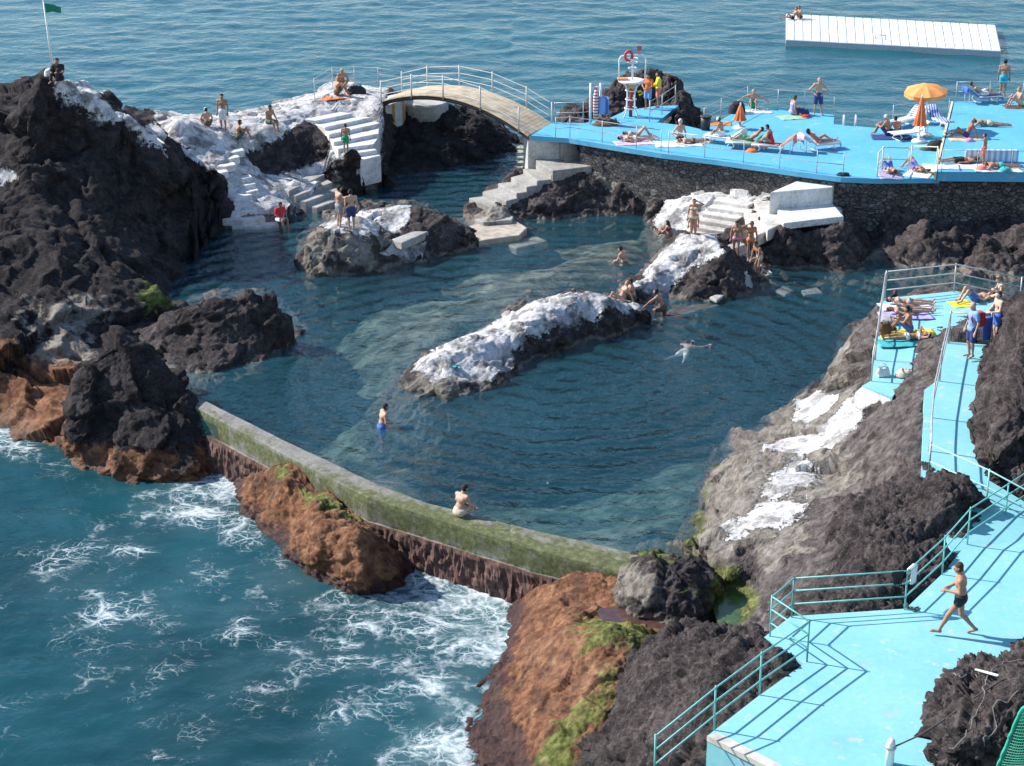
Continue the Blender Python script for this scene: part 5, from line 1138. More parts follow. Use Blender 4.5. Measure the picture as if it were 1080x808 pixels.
def POSE(name):
    """joints in metres for a 1.75 m adult; +Y is forward, z = 0 the ground under the contact point"""
    S = dict(pel=v(0, 0, .93), spine=v(0, .02, 1), look=v(0, 1, -.08),
             kn=[v(-.10, .03, .49), v(.10, .03, .49)], an=[v(-.10, -.02, .08), v(.10, -.02, .08)], toe=[v(-.13, .15, .03), v(.13, .15, .03)],
             el=[v(-.25, -.02, 1.13), v(.25, -.02, 1.13)], wr=[v(-.26, .07, .88), v(.26, .07, .88)], lat=v(1, 0, 0))
    def sit(d): S.update(d)
    if name == 'stand': pass
    elif name == 'hips': sit(dict(el=[v(-.40, -.08, 1.16), v(.40, -.08, 1.16)], wr=[v(-.19, .07, 1.0), v(.19, .07, 1.0)], kn=[v(-.14, .03, .49), v(.12, .03, .49)], an=[v(-.19, -.02, .08), v(.14, -.02, .08)], toe=[v(-.25, .14, .03), v(.2, .14, .03)]))
    elif name == 'headhand': sit(dict(el=[v(-.42, .08, 1.52), v(.25, -.02, 1.13)], wr=[v(-.17, .14, 1.66), v(.27, .05, .88)]))
    elif name == 'armsfront': sit(dict(el=[v(-.27, .08, 1.15), v(.27, .08, 1.15)], wr=[v(-.10, .28, 1.08), v(.10, .28, 1.08)]))
    elif name == 'stepdown': sit(dict(kn=[v(-.10, .14, .50), v(.10, .05, .49)], an=[v(-.10, .12, .02), v(.10, -.06, .1)], toe=[v(-.11, .28, -.03), v(.11, .1, .05)], spine=v(0, .08, 1), look=v(0, 1, -.5)))
    elif name == 'bend': sit(dict(spine=v(0, .32, .95), look=v(0, 1, -.6), kn=[v(-.10, .12, .48), v(.10, .1, .48)], el=[v(-.24, .24, 1.02), v(.24, .24, 1.02)], wr=[v(-.2, .34, .78), v(.2, .34, .78)]))
    elif name == 'walk': sit(dict(pel=v(0, 0, .90), spine=v(0, .10, 1), look=v(0, 1, -.25), kn=[v(-.09, .24, .50), v(.10, -.04, .46)], an=[v(-.09, .40, .12), v(.11, -.36, .13)], toe=[v(-.10, .58, .10), v(.13, -.20, .03)],
                                  el=[v(-.27, .04, 1.13), v(.27, .06, 1.13)], wr=[v(-.15, .30, 1.10), v(.19, .30, 1.02)]))
    elif name == 'sit_knees': sit(dict(pel=v(0, 0, .12), spine=v(0, .14, 1), look=v(0, 1, -.15), kn=[v(-.13, .40, .50), v(.13, .40, .50)], an=[v(-.12, .60, .08), v(.12, .60, .08)], toe=[v(-.13, .78, .03), v(.13, .78, .03)],
                                       el=[v(-.27, .22, .40), v(.27, .22, .40)], wr=[v(-.14, .46, .42), v(.14, .46, .42)]))
    elif name == 'sit_low': sit(dict(pel=v(0, 0, .12), spine=v(0, .30, 1), look=v(0, 1, -.5), kn=[v(-.30, .32, .30), v(.30, .32, .30)], an=[v(-.12, .52, .08), v(.12, .52, .08)], toe=[v(-.08, .68, .03), v(.08, .68, .03)],
                                     el=[v(-.30, .20, .36), v(.30, .20, .36)], wr=[v(-.16, .42, .22), v(.16, .42, .22)]))
    elif name == 'sit_back': sit(dict(pel=v(0, 0, .12), spine=v(0, -.42, .9), look=v(0, 1, .05), kn=[v(-.13, .40, .42), v(.12, .44, .16)], an=[v(-.12, .62, .08), v(.14, .86, .07)], toe=[v(-.13, .80, .03), v(.16, .96, .12)],
                                      el=[v(-.28, -.36, .34), v(.28, -.36, .34)], wr=[v(-.30, -.46, .05), v(.30, -.46, .05)]))
    elif name == 'sit_side': sit(dict(pel=v(0, 0, .12), spine=v(.10, .10, 1), look=v(0, 1, -.2), kn=[v(-.10, .42, .26), v(.18, .40, .16)], an=[v(.10, .60, .07), v(.34, .26, .07)], toe=[v(.2, .72, .03), v(.46, .3, .03)],
                                      el=[v(-.26, .14, .38), v(.30, .0, .34)], wr=[v(-.12, .36, .24), v(.36, .06, .05)]))
    elif name == 'sit_edge': sit(dict(pel=v(0, 0, .12), spine=v(0, .12, 1), look=v(0, 1, -.3), kn=[v(-.12, .44, .16), v(.12, .44, .16)], an=[v(-.11, .50, -.26), v(.11, .50, -.26)], toe=[v(-.12, .66, -.34), v(.12, .66, -.34)],
                                      el=[v(-.27, .12, .36), v(.27, .12, .36)], wr=[v(-.14, .38, .25), v(.14, .38, .25)]))
    elif name == 'arms_out': sit(dict(pel=v(0, 0, .12), spine=v(0, .05, 1), look=v(0, 1, -.1), kn=[v(-.13, .40, .46), v(.13, .40, .46)], an=[v(-.12, .58, .08), v(.12, .58, .08)], toe=[v(-.13, .76, .03), v(.13, .76, .03)],
                                      el=[v(-.44, .05, .54), v(.44, .05, .54)], wr=[v(-.64, .18, .42), v(.66, .2, .42)]))
    elif name == 'lie_back': sit(dict(pel=v(0, 0, .11), spine=v(0, -1, .03), look=v(0, .2, 1), kn=[v(-.12, .44, .12), v(.12, .44, .12)], an=[v(-.13, .86, .08), v(.13, .86, .08)], toe=[v(-.17, .95, .2), v(.17, .95, .2)],
                                      el=[v(-.29, -.22, .08), v(.29, -.22, .08)], wr=[v(-.27, .05, .06), v(.27, .05, .06)]))
    elif name == 'lie_armup': sit(dict(pel=v(0, 0, .11), spine=v(0, -1, .03), look=v(0, .3, 1), kn=[v(-.12, .44, .12), v(.12, .44, .14)], an=[v(-.13, .86, .08), v(.13, .86, .08)], toe=[v(-.17, .95, .2), v(.17, .95, .2)],
                                       el=[v(-.34, -.62, .2), v(.22, -.5, .38)], wr=[v(-.16, -.72, .24), v(.03, -.62, .28)]))
    elif name == 'lie_knees': sit(dict(pel=v(0, 0, .11), spine=v(0, -1, .04), look=v(0, .3, 1), kn=[v(-.13, .34, .44), v(.13, .30, .48)], an=[v(-.12, .60, .08), v(.12, .52, .08)], toe=[v(-.13, .78, .03), v(.13, .7, .03)],
                                       el=[v(-.29, -.22, .08), v(.29, -.22, .08)], wr=[v(-.15, .02, .2), v(.15, .02, .2)]))
    elif name == 'lie_front': sit(dict(pel=v(0, 0, .12), spine=v(0, -1, .06), look=v(.25, -.9, .1), kn=[v(-.12, .44, .08), v(.12, .44, .08)], an=[v(-.12, .86, .08), v(.12, .86, .08)], toe=[v(-.12, 1.02, .04), v(.12, 1.02, .04)],
                                       el=[v(-.34, -.62, .06), v(.34, -.62, .06)], wr=[v(-.10, -.78, .06), v(.10, -.78, .06)]))
    elif name == 'recline': sit(dict(pel=v(0, 0, .11), spine=v(0, -.78, .62), look=v(0, .8, .2), kn=[v(-.13, .40, .28), v(.13, .44, .12)], an=[v(-.12, .72, .08), v(.13, .86, .08)], toe=[v(-.14, .86, .06), v(.16, .95, .2)],
                                     el=[v(-.29, -.12, .24), v(.29, -.12, .24)], wr=[v(-.2, .14, .17), v(.2, .14, .17)]))
    elif name == 'climb': sit(dict(pel=v(0, 0, .50), spine=v(0, .45, .9), look=v(0, 1, .1), kn=[v(-.16, .30, .42), v(.12, .04, .06)], an=[v(-.15, .14, .06), v(.12, -.06, -.3)], toe=[v(-.17, .3, .02), v(.13, .06, -.38)],
                                   el=[v(-.30, .42, .78), v(.30, .40, .74)], wr=[v(-.30, .62, .58), v(.30, .60, .58)]))
    elif name == 'swim': sit(dict(pel=v(0, 0, -.14), spine=v(0, 1, .22), look=v(0, 1, .3), kn=[v(-.2, -.38, -.22), v(.2, -.38, -.22)], an=[v(-.3, -.74, -.2), v(.3, -.74, -.22)], toe=[v(-.36, -.9, -.2), v(.36, -.9, -.2)],
                                  el=[v(-.40, .56, -.08), v(.42, .58, -.04)], wr=[v(-.38, .86, -.06), v(.62, .72, .02)]))
    return S

PEOPLE = 0
def person(px, py, label, pose='stand', face=180, sk='tan', wear=(('shorts', 'navy'),), hair='hairblack', h=1.75, fem=False, z=None, res=.03, hat=None, longhair=False, mirror=False, dz=0.0, tilt=0.0, group=None, detail=False, at_=None, lean=None, bald=False, bulk=1.0):
    global PEOPLE
    J = POSE(pose)
    loc = at_ if at_ is not None else (hit(px, py) if z is None else A(px, py, z))
    loc = loc + Vector((0, 0, dz))
    sc = h / 1.75
    lat = J['lat']; sp = unit(J['spine']); pel = J['pel']
    if lean is not None: sp = unit(sp + lean)
    fwd = unit(np.cross(sp, lat)) * -1.0
    fwd = unit(np.cross(lat, sp)) * (1 if np.cross(lat, sp) @ (v(0, 1, 0) if abs(sp[1]) < .8 else v(0, 0, 1)) > 0 else -1)
    w = .9 if fem else 1.05 * bulk
    wai = pel + sp * .17; che = pel + sp * .38; shc = pel + sp * .49; nk = pel + sp * .55; hd = nk + sp * .05 + unit(sp + .45 * unit(J['look'])) * .10
    if pose in ('lie_front',): hd = nk + sp * .12 + v(0, 0, .02)
    sh = [shc - lat * .185 * w, shc + lat * .185 * w]; hip = [pel - lat * .095, pel + lat * .095]
    hipr = .118 if fem else .112
    C = [(pel - lat * .06, pel + lat * .06, hipr, hipr), (wai - lat * .045 * w, wai + lat * .045 * w, .098 * w, .098 * w), (che - lat * .075 * w, che + lat * .075 * w, .108 * (w if not fem else 1), .108 * (w if not fem else 1)),
         (pel, wai, .115, .1), (wai, che, .1, .11), (shc - lat * .12 * w, shc + lat * .12 * w, .072, .072), (shc - sp * .02, nk + sp * .06, .066, .052)]
    look = unit(J['look']); side = unit(np.cross(look, sp)); up = unit(np.cross(side, look)); up = up if up @ sp > 0 else -up
    if abs(look @ sp) > .95: side = lat; up = sp
    headc = [(hd - up * .025 + look * .012, hd + up * .035 - look * .012, .074, .088), (hd - up * .075 + look * .045, hd - up * .02 + look * .03, .042, .07), (hd + look * .098 - up * .02, hd + look * .085 + up * .012, .016, .010)]
    for s in (-1, 1): headc.append((hd + side * s * .086 - up * .01, hd + side * s * .088 + up * .02 - look * .01, .014, .018))
    C += headc
    if fem:
        for s in (-1, 1): C.append((che + lat * s * .075 + fwd * .085, che + lat * s * .07 + fwd * .06 + sp * .05, .055, .04))
    for i, s in ((0, -1), (1, 1)):
        C += [(hip[i], J['kn'][i], .088, .056), (J['kn'][i], J['an'][i], .054, .034)]
        kn, an = J['kn'][i], J['an'][i]; d = an - kn; cal = kn + d * .3; bk = unit(np.cross(d, lat)); bk = bk if bk @ (kn - (hip[i] + an) / 2) < 0 else -bk
        C.append((cal + bk * .018 - d * .06, cal + bk * .016 + d * .1, .046, .042))
        toe = J['toe'][i]; C += [(an - v(0, 0, .02) - unit(toe - an) * .03, toe - unit(toe - an) * .03, .036, .027), (toe - unit(toe - an) * .05, toe, .03, .02)]
        bk_ = 1.0 if fem else bulk ** 1.5
        C += [(sh[i], J['el'][i], .054 * bk_, .040 * bk_), (J['el'][i], J['wr'][i], .041 * bk_, .026), (sh[i] - sp * .02, sh[i] + lat * s * .012, .068 * bk_, .064 * bk_)]
        wr = J['wr'][i]; fd = unit(wr - J['el'][i]); pn = unit(np.cross(fd, lat) + v(0, 0, .01)); ps = unit(np.cross(pn, fd))
        hk = [(wr, wr + fd * .075, .026, .030), (wr + fd * .06 - ps * .02, wr + fd * .07 + ps * .02, .02, .02)]
        for f, (o_, ln) in enumerate([(-.030, .070), (-.010, .085), (.011, .08), (.030, .06)]):
            b0 = wr + fd * .082 + ps * o_; b1 = b0 + unit(fd + pn * .18) * ln * .5; b2 = b1 + unit(fd + pn * .75) * ln * .5
            hk += [(b0, b1, .0105 if detail else .013, .0095 if detail else .012), (b1, b2, .0095 if detail else .012, .008 if detail else .01)]
        th = wr + fd * .03 + ps * .026 * (1 if i == 0 else -1); th1 = th + unit(fd * .6 + ps * (.9 if i == 0 else -.9) + pn * .4) * .045
        hk += [(th, th1, .014, .012), (th1, th1 + unit(fd + pn * .5) * .032, .012, .009)]
        C += hk
    e = empty('person', loc, label, 'person', group)
    Rz = Matrix.Rotation(math.radians(face), 4, 'Z'); Mx = Matrix.Scale(sc, 4)
    T_ = Rz @ Matrix.Rotation(math.radians(tilt), 4, 'X') @ Mx
    if mirror: T_ = T_ @ Matrix.Diagonal((-1, 1, 1, 1))
    Tn = np.array(T_.to_3x3())
    def put(nm, caps, k, mat, rs, clip=None, parent=e):
        lo, hi = bounds(caps, .03)
        f0 = capsules(caps, k); f = f0 if clip is None else (lambda p: np.maximum(f0(p), clip(p)))
        V, F = net(f, lo, hi, rs)
        if len(F) == 0: return None
        if mirror: F = F[:, ::-1]
        o = quadmesh(nm, V @ Tn.T, F, mat, True); o.parent = parent
        return o
    put('body', C, .022 if detail else .03, skin(sk), res)
    for item, col in wear:
        m_ = cloth(col); g = .017
        if item in ('shorts', 'longshorts', 'trunks'):
            ext = {'shorts': .58, 'longshorts': .8, 'trunks': .2}[item]
            cc = [(pel - lat * .06, pel + lat * .06, hipr + g, hipr + g), (pel, pel + sp * .09, .12 + g, .108 + g)]
            for i in (0, 1):
                q = hip[i] + (J['kn'][i] - hip[i]) * ext; cc.append((hip[i], q, .094 + g, .094 + g - .02 * ext))
            put('shorts' if item != 'trunks' else 'swim_trunks', cc, .03, m_, res)
        elif item == 'bikini':
            put('bikini_bottom', [(pel - lat * .07 - sp * .02, pel + lat * .07 - sp * .02, hipr + .012, hipr + .012)], .02, m_, res, lambda p: np.abs((p - pel + sp * .02) @ sp) - .075)
            put('bikini_top', [(che - lat * .08, che + lat * .08, .122, .122)] + [(che + lat * s * .075 + fwd * .085, che + lat * s * .07 + fwd * .06 + sp * .05, .067, .052) for s in (-1, 1)], .02, m_, res, lambda p: np.abs((p - che - sp * .015) @ sp) - .05)
        elif item == 'bottom':
            put('bikini_bottom', [(pel - lat * .07 - sp * .02, pel + lat * .07 - sp * .02, hipr + .012, hipr + .012)], .02, m_, res, lambda p: np.abs((p - pel + sp * .02) @ sp) - .08)
        elif item == 'swimsuit':
            put('swimsuit', [(pel - lat * .06, pel + lat * .06, hipr + .014, hipr + .014), (pel, wai, .125, .112), (wai - lat * .04, wai + lat * .04, .104, .104), (wai, che, .112, .122), (che - lat * .075, che + lat * .075, .12, .12)] + [(che + lat * s * .075 + fwd * .085, che + lat * s * .07 + fwd * .06 + sp * .05, .067, .052) for s in (-1, 1)], .03, m_, res, lambda p: np.maximum((p - che - sp * .08) @ sp, -(p - pel + sp * .09) @ sp))
        elif item in ('shirt', 'longshirt'):
            cc = [(pel - lat * .06, pel + lat * .06, hipr + .024, hipr + .024), (pel, wai, .136, .124), (wai - lat * .05, wai + lat * .05, .116, .116), (wai, che, .124, .132), (che - lat * .08, che + lat * .08, .128, .128), (shc - lat * .14, shc + lat * .14, .088, .088)]
            for i in (0, 1):
                q = sh[i] + (J['el'][i] - sh[i]) * (.62 if item == 'shirt' else 1.0); cc.append((sh[i], q, .078, .066))
                if item == 'longshirt': cc.append((J['el'][i], J['el'][i] + (J['wr'][i] - J['el'][i]) * .9, .058, .046))
            put('shirt', cc, .035, m_, res)
        elif item == 'trousers':
            cc = [(pel - lat * .06, pel + lat * .06, hipr + g, hipr + g)]
            for i in (0, 1): cc += [(hip[i], J['kn'][i], .108, .08), (J['kn'][i], J['kn'][i] + (J['an'][i] - J['kn'][i]) * .85, .08, .066)]
            put('trousers', cc, .03, m_, res)
    if not bald:
        hc = [(hd - up * .01 - look * .015, hd + up * .045 - look * .022, .088, .094)]
        if longhair: hc += [(hd - look * .06 - up * .02, hd - look * .085 - sp * .22, .075, .05)]
        thr = v(0, 0, 0)
        put('hair', hc, .03, cloth(hair), res * .9, lambda p: np.where(((p - hd) @ look > .03) & ((p - hd) @ up < .045 + .4 * ((p - hd) @ look - .03)), .02, -.02))
    if hat:
        put('cap', [(hd + up * .03 - look * .01, hd + up * .055 - look * .01, .105, .095)], .03, cloth(hat), res * .9, lambda p: -((p - hd) @ up) + .015)
    if detail:
        for s in (-1, 1):
            put('eye', [(hd + look * .083 + side * s * .032 + up * .012, hd + look * .084 + side * s * .032 + up * .012, .011, .011)], .01, cloth('hairblack'), .005)
        put('mouth', [(hd + look * .088 - side * .02 - up * .058, hd + look * .088 + side * .02 - up * .058, .007, .007)], .01, plain('lips', (.34, .13, .10), .5), .005)
    PEOPLE += 1
    return e

def standing(px, py, label, **k): return person(px, py, label, **k)
# face: 0 looks away from the camera, 90 to the left, -90 to the right, 180 towards it
# --- headland and white slope
person(63, 85, 'person in dark clothes sitting at the foot of the flagpole', 'sit_knees', 170, 'tan', (('shirt', 'black'), ('trousers', 'black')), 'hairbrown', h=1.8)
person(236, 138, 'bare chested man in white shorts standing on the white ridge', 'stand', 170, 'tan', (('longshorts', 'white'),))
person(219, 133, 'person in a pinkish white cap crouching low on the white ridge', 'sit_low', 20, 'fair', (('shorts', 'brown'),), hat='white', h=1.6)
person(251, 147, 'man in dark green shorts sitting on the white slope, seen from the side', 'sit_knees', -75, 'tan', (('shorts', 'darkgreen'),))
person(284, 133, 'man in dark shorts sitting on the white ridge with his legs down the slope', 'sit_edge', -130, 'tan', (('shorts', 'darkgreen'),), dz=.1)
person(355, 100, 'bather sitting upright on an orange towel on the bridge terrace', 'sit_knees', -60, 'tan', (('shorts', 'brown'),), 'hairblond', h=1.7)
person(361, 97, 'grey haired sunbather perched behind the orange towel by the white railing', 'sit_low', 190, 'tan', (('bikini', 'coral'),), 'hairgrey', fem=True, dz=.35)
person(365, 161.5, 'boy in green shorts seen from behind on the small white topped rock', 'stand', -10, 'tan', (('shorts', 'green'),), 'hairbrown', h=1.40)
person(295, 234, 'person in a red shirt and white shorts sitting at the water edge', 'sit_edge', -140, 'tan', (('shirt', 'red'), ('shorts', 'white')), z=.25)
person(358, 240, 'man in grey shorts on the islet touching his companion', 'armsfront', -60, 'fair', (('shorts', 'grey'),), h=1.78)
person(371, 244, 'man in dark navy shorts on the islet with his back turned', 'stand', 20, 'fair', (('shorts', 'navy'),), 'hairblack', h=1.78)
# --- pool
person(484, 544, 'man sitting alone on the mossy wall with his back to the surf', 'sit_low', -45, 'fair', (('trunks', 'beige'),), z=.28, h=1.8, res=.022)
person(403, 478, 'man in blue shorts standing waist deep in the pool looking down', 'armsfront', -70, 'fair', (('shorts', 'blue'),), z=-.95, h=1.78, lean=v(0, .18, 0), res=.022)
person(668, 317, 'young man with dark trunks sitting upright on the ledge of the ridge', 'sit_knees', 90, 'fair', (('shorts', 'darkgreen'),), h=1.7)
person(655, 317, 'girl with long legs sitting back on the ledge in front of the young man', 'sit_back', 100, 'fair', (('bikini', 'beige'),), 'hairblond', fem=True, h=1.6)
person(699, 338, 'wet man in dark shorts climbing out of the water onto the ridge', 'climb', 60, 'tan', (('shorts', 'brown'),), z=-.2)
person(722, 368, 'swimmer splashing in the pool off the end of the ridge', 'swim', -30, 'pale', (('shorts', 'white'),), z=-.06)
person(659, 282, 'bather crouched in the shallows beside the white rock', 'sit_low', 60, 'fair', (('trunks', 'brown'),), z=-.28)
person(706, 252, 'dark haired girl in a blue bikini sitting in the shallows', 'sit_knees', 60, 'tan', (('bikini', 'navy'),), 'hairblack', fem=True, h=1.55, longhair=True, z=-.1)
person(731, 249, 'girl standing on the painted steps with a hand raised to her head', 'headhand', 170, 'tan', (('bikini', 'beige'),), 'hairbrown', fem=True, h=1.65, z=.66)
person(731, 256, 'bather with wet hair half hidden behind the top of the white rock', 'stand', 10, 'tan', (('bikini', 'pink'),), 'hairblack', fem=True, h=1.5, z=.20)
person(776, 272, 'girl in pink bikini bottoms stepping down the small wet steps', 'stepdown', 165, 'tan', (('bottom', 'pink'),), 'hairbrown', fem=True, h=1.62, z=.68)
person(791, 274, 'girl in an orange bikini shading her eyes on the wet steps', 'headhand', 190, 'tan', (('bikini', 'orange'),), 'hairbrown', fem=True, h=1.66, z=.55, mirror=True)
person(800, 291, 'boy in skin coloured trunks stooping on the lowest wet step', 'bend', 120, 'tan', (('trunks', 'beige'),), h=1.55, z=.1)
# --- lifeguards and the far terrace
person(683, 115, 'lifeguard in an orange shirt and grey blue trousers standing by the lifeguard chair', 'armsfront', 150, 'tan', (('shirt', 'orange'), ('longshorts', 'lightblue')), h=1.75, z=DZ)
person(694, 114, 'lifeguard in a yellow shirt and orange shorts leaning on the railing', 'armsfront', 90, 'tan', (('longshirt', 'yellow'), ('longshorts', 'coral')), 'hairblack', h=1.8, z=DZ)
person(669, 149, 'dark haired woman lying on a pink towel at the terrace front', 'lie_back', -80, 'fair', (('bikini', 'white'),), 'hairblack', fem=True, z=DZ, dz=.03, h=1.7)
person(673, 144, 'sunbather lying just behind the pink towel', 'lie_knees', -80, 'fair', (('swimsuit', 'grey'),), 'hairbrown', fem=True, z=DZ, dz=.03, h=1.6)
person(717, 148, 'woman in a white cap and black bottoms sitting on a pale towel', 'sit_side', 30, 'fair', (('bottom', 'black'),), 'hairgrey', fem=True, hat='white', z=DZ, dz=.03)
person(730, 151, 'sunbather lying flat beside the woman in the white cap', 'lie_front', -70, 'fair', (('bottom', 'brown'),), 'hairbrown', fem=True, z=DZ, dz=.03, h=1.6)
person(794, 114, 'man at the seaward corner sitting with both arms spread wide', 'arms_out', 175, 'fair', (('shorts', 'green'),), 'hairgrey', bald=True, z=DZ, dz=.03)
person(835, 121, 'woman in a purple swimsuit sitting on a green towel', 'sit_side', -70, 'tan', (('swimsuit', 'lilac'),), 'hairbrown', fem=True, z=DZ, dz=.03)
person(862, 121.5, 'bald man in navy shorts standing with hands on hips', 'hips', 180, 'fair', (('longshorts', 'navy'),), bald=True, z=DZ, h=1.85)
person(936, 143, 'man in a white cap with a broad bare back sitting near the umbrella', 'sit_knees', 60, 'tan', (('shorts', 'navy'),), 'hairgrey', hat='white', z=DZ, dz=.03)
person(946, 143.5, 'dark haired companion sitting beside the man in the white cap', 'sit_low', 20, 'tan', (('shorts', 'black'),), 'hairblack', z=DZ, dz=.03, h=1.65)
person(937, 181, 'sunbather with bent knees lying under the left cream handrail'.replace('left ', 'lower '), 'lie_knees', 10, 'fair', (('shorts', 'blue'),), 'hairbrown', z=DZ, dz=.03)
person(965, 180, 'sunbather on a pale towel lying beside the kerb of the raised deck', 'lie_knees', 40, 'tan', (('shorts', 'purple'),), 'hairbrown', z=DZ, dz=.03)
person(1057, 102, 'man in turquoise shorts walking along the raised deck', 'stand', -20, 'tan', (('shorts', 'turquoise'),), 'hairblack', z=DZ2, h=1.85)
person(1019, 145, 'tanned man leaning back on his hands on the raised deck', 'sit_back', 80, 'brown', (('trunks', 'navy'),), bald=True, z=DZ2, dz=.03)
person(1037, 173, 'child in red shorts standing by the bathers on the raised deck', 'stand', 60, 'tan', (('shorts', 'coral'),), 'hairbrown', z=DZ2, h=1.35)
person(1013, 172, 'sunbather lying flat on a long white towel', 'lie_back', 95, 'tan', (('shorts', 'black'),), 'hairblack', z=DZ2, dz=.04)
person(1055, 178, 'sunbather in teal trunks lying behind the striped beach bag', 'lie_front', -85, 'tan', (('trunks', 'teal'),), 'hairbrown', z=DZ2, dz=.04)
person(1043, 133, 'dark haired bather lying next to the tanned man', 'lie_front', -100, 'tan', (('trunks', 'beige'),), 'hairblack', z=DZ2, dz=.03)
person(1076, 112, 'bather sitting at the picture edge on the raised deck', 'sit_knees', 100, 'fair', (('shorts', 'beige'),), 'hairblond', z=DZ2, dz=.03)
# --- pontoon
person(836, 20.5, 'bather reclining at the corner of the floating platform', 'sit_back', 100, 'tan', (('trunks', 'black'),), z=SEA_Z + .47)
person(844, 19.5, 'bather sitting behind on the corner of the floating platform', 'sit_knees', 110, 'tan', (('trunks', 'brown'),), 'hairbrown', z=SEA_Z + .47)
# --- lower terrace and walkway
LT = 2.57
person(958, 322, 'woman lying farther back on the lower terrace with her head to the railing', 'lie_back', -95, 'fair', (('bikini', 'grey'),), 'hairblack', fem=True, z=LT, dz=.03, h=1.68)
person(958, 331, 'woman lying face up in front of another on the lower terrace', 'lie_back', -85, 'fair', (('bikini', 'darkgreen'),), 'hairbrown', fem=True, z=LT, dz=.03, h=1.68)
person(959, 351, 'young man in blue shorts sitting on a yellow towel', 'sit_knees', 80, 'tan', (('shorts', 'blue'),), 'hairblack', z=LT, dz=.03)
person(957, 359, 'woman lying with an arm bent over her face on the lower terrace', 'lie_armup', 92, 'tan', (('bikini', 'white'),), 'hairblack', fem=True, z=LT, dz=.03, h=1.66)
person(1027, 318, 'man in blue shorts lying with his knees drawn up', 'lie_knees', 110, 'fair', (('shorts', 'blue'),), 'hairbrown', z=LT, dz=.03)
person(1023, 377, 'man in a blue shirt with a red backpack walking down the walkway', 'stand', 110, 'fair', (('shirt', 'lightblue'), ('longshorts', 'navy')), bald=True, z=4.02, h=1.78, res=.024)
person(1050, 362, 'pale bather holding a blue towel beside the rock bluff', 'armsfront', 100, 'pale', (('shorts', 'blue'),), 'hairbrown', h=1.7, z=4.02)
person(1058, 316, 'pale bather lying partly hidden behind the rock bluff', 'sit_low', 90, 'pale', (('trunks', 'beige'),), 'hairblond', z=LT, h=1.7)
# --- foreground
person(1010, 670, 'muscular man in black swim trunks striding across the pale blue deck', 'walk', 78, 'tan', (('trunks', 'black'),), 'hairbrown', z=3.2, h=1.86, res=.0135, detail=True, bulk=1.12)
# ================================================================== objects
def fabric(c): return cloth(c)
def towel(px, py, label, col, l=1.8, w=.8, rot=0, z=None, cat='towel', name='beach_towel', stripes=None):
    c = hit(px, py) if z is None else A(px, py, z)
    nx_, ny_ = 22, 12; R = Matrix.Rotation(math.radians(rot), 3, 'Z'); V = []
    ph = RNG.uniform(0, 6, 4)
    for i in range(nx_ + 1):
        for j in range(ny_ + 1):
            x = (i / nx_ - .5) * l; y = (j / ny_ - .5) * w
            x2 = x + .03 * math.sin(5 * y + ph[2]); y2 = y + .03 * math.sin(4 * x + ph[3])
            zz = .022 + .012 * math.sin(9 * x + ph[0]) * math.sin(7 * y + ph[1]) + .008 * math.sin(17 * x + 5 * y)
            V.append(R @ Vector((x2, y2, zz)))
    top = np.array([tuple(p) for p in V]); bot = top.copy(); bot[:, 2] = .004
    idx = np.arange((nx_ + 1) * (ny_ + 1)).reshape(nx_ + 1, ny_ + 1)
    Q = np.stack([idx[:-1, :-1], idx[1:, :-1], idx[1:, 1:], idx[:-1, 1:]], -1).reshape(-1, 4)
    rim = list(idx[:, 0]) + list(idx[-1, 1:]) + list(idx[::-1, -1][1:]) + list(idx[0, ::-1][1:-1])
    n0 = len(top); rim = np.array(rim); nxt = np.roll(rim, -1)
    S_ = np.stack([rim, rim + n0, nxt + n0, nxt], 1)
    o = quadmesh(name, np.concatenate([top, bot]), np.concatenate([Q, Q[:, ::-1] + n0, S_]), fabric(col) if isinstance(col, str) else col, True)
    o.location = c; tag(o, label, cat)
    return o
def stripes(name, c1, c2, f=9.0, ax='X'):
    m, nt, b = newmat(name); g = nt.nodes.new('ShaderNodeTexCoord')
    w = nt.nodes.new('ShaderNodeTexWave'); w.bands_direction = ax; w.inputs['Scale'].default_value = f / 6.28; L(nt, g.outputs['Object'], w.inputs['Vector'])
    L(nt, mixc(nt, ramp(nt, w.outputs['Fac'], [(.45, 0.0), (.55, 1.0)]), c1, c2), b.inputs['Base Color']); b.inputs['Roughness'].default_value = .85
    return m
def crumple(px, py, label, col, size=.35, hgt=.22, z=None, cat='clothes', name='clothes_heap', seed=0):
    """a soft crumpled heap: a low lumpy dome"""
    c = hit(px, py) if z is None else A(px, py, z)
    V = []; Fq = []; n, m = 28, 12
    for i in range(m + 1):
        for k in range(n):
            a = 2 * PI * k / n; t = i / m; r = size * math.cos(t * PI / 2) ** .6
            V.append((r * math.cos(a), r * math.sin(a) * .8, hgt * math.sin(t * PI / 2)))
    V = np.array(V); q = V * 6 + seed * 7.7
    V = V + (fbm(q, 3, .6, True) * .45 * size)[:, None] * np.array([.5, .5, .5]) * np.clip(V[:, 2:3] / hgt + .15, 0, 1)
    idx = np.arange((m + 1) * n).reshape(m + 1, n)
    Q = np.stack([idx[:-1], np.roll(idx[:-1], -1, 1), np.roll(idx[1:], -1, 1), idx[1:]], -1).reshape(-1, 4)
    o = quadmesh(name, V, Q, fabric(col) if isinstance(col, str) else col, True); o.location = c; tag(o, label, cat)
    return o
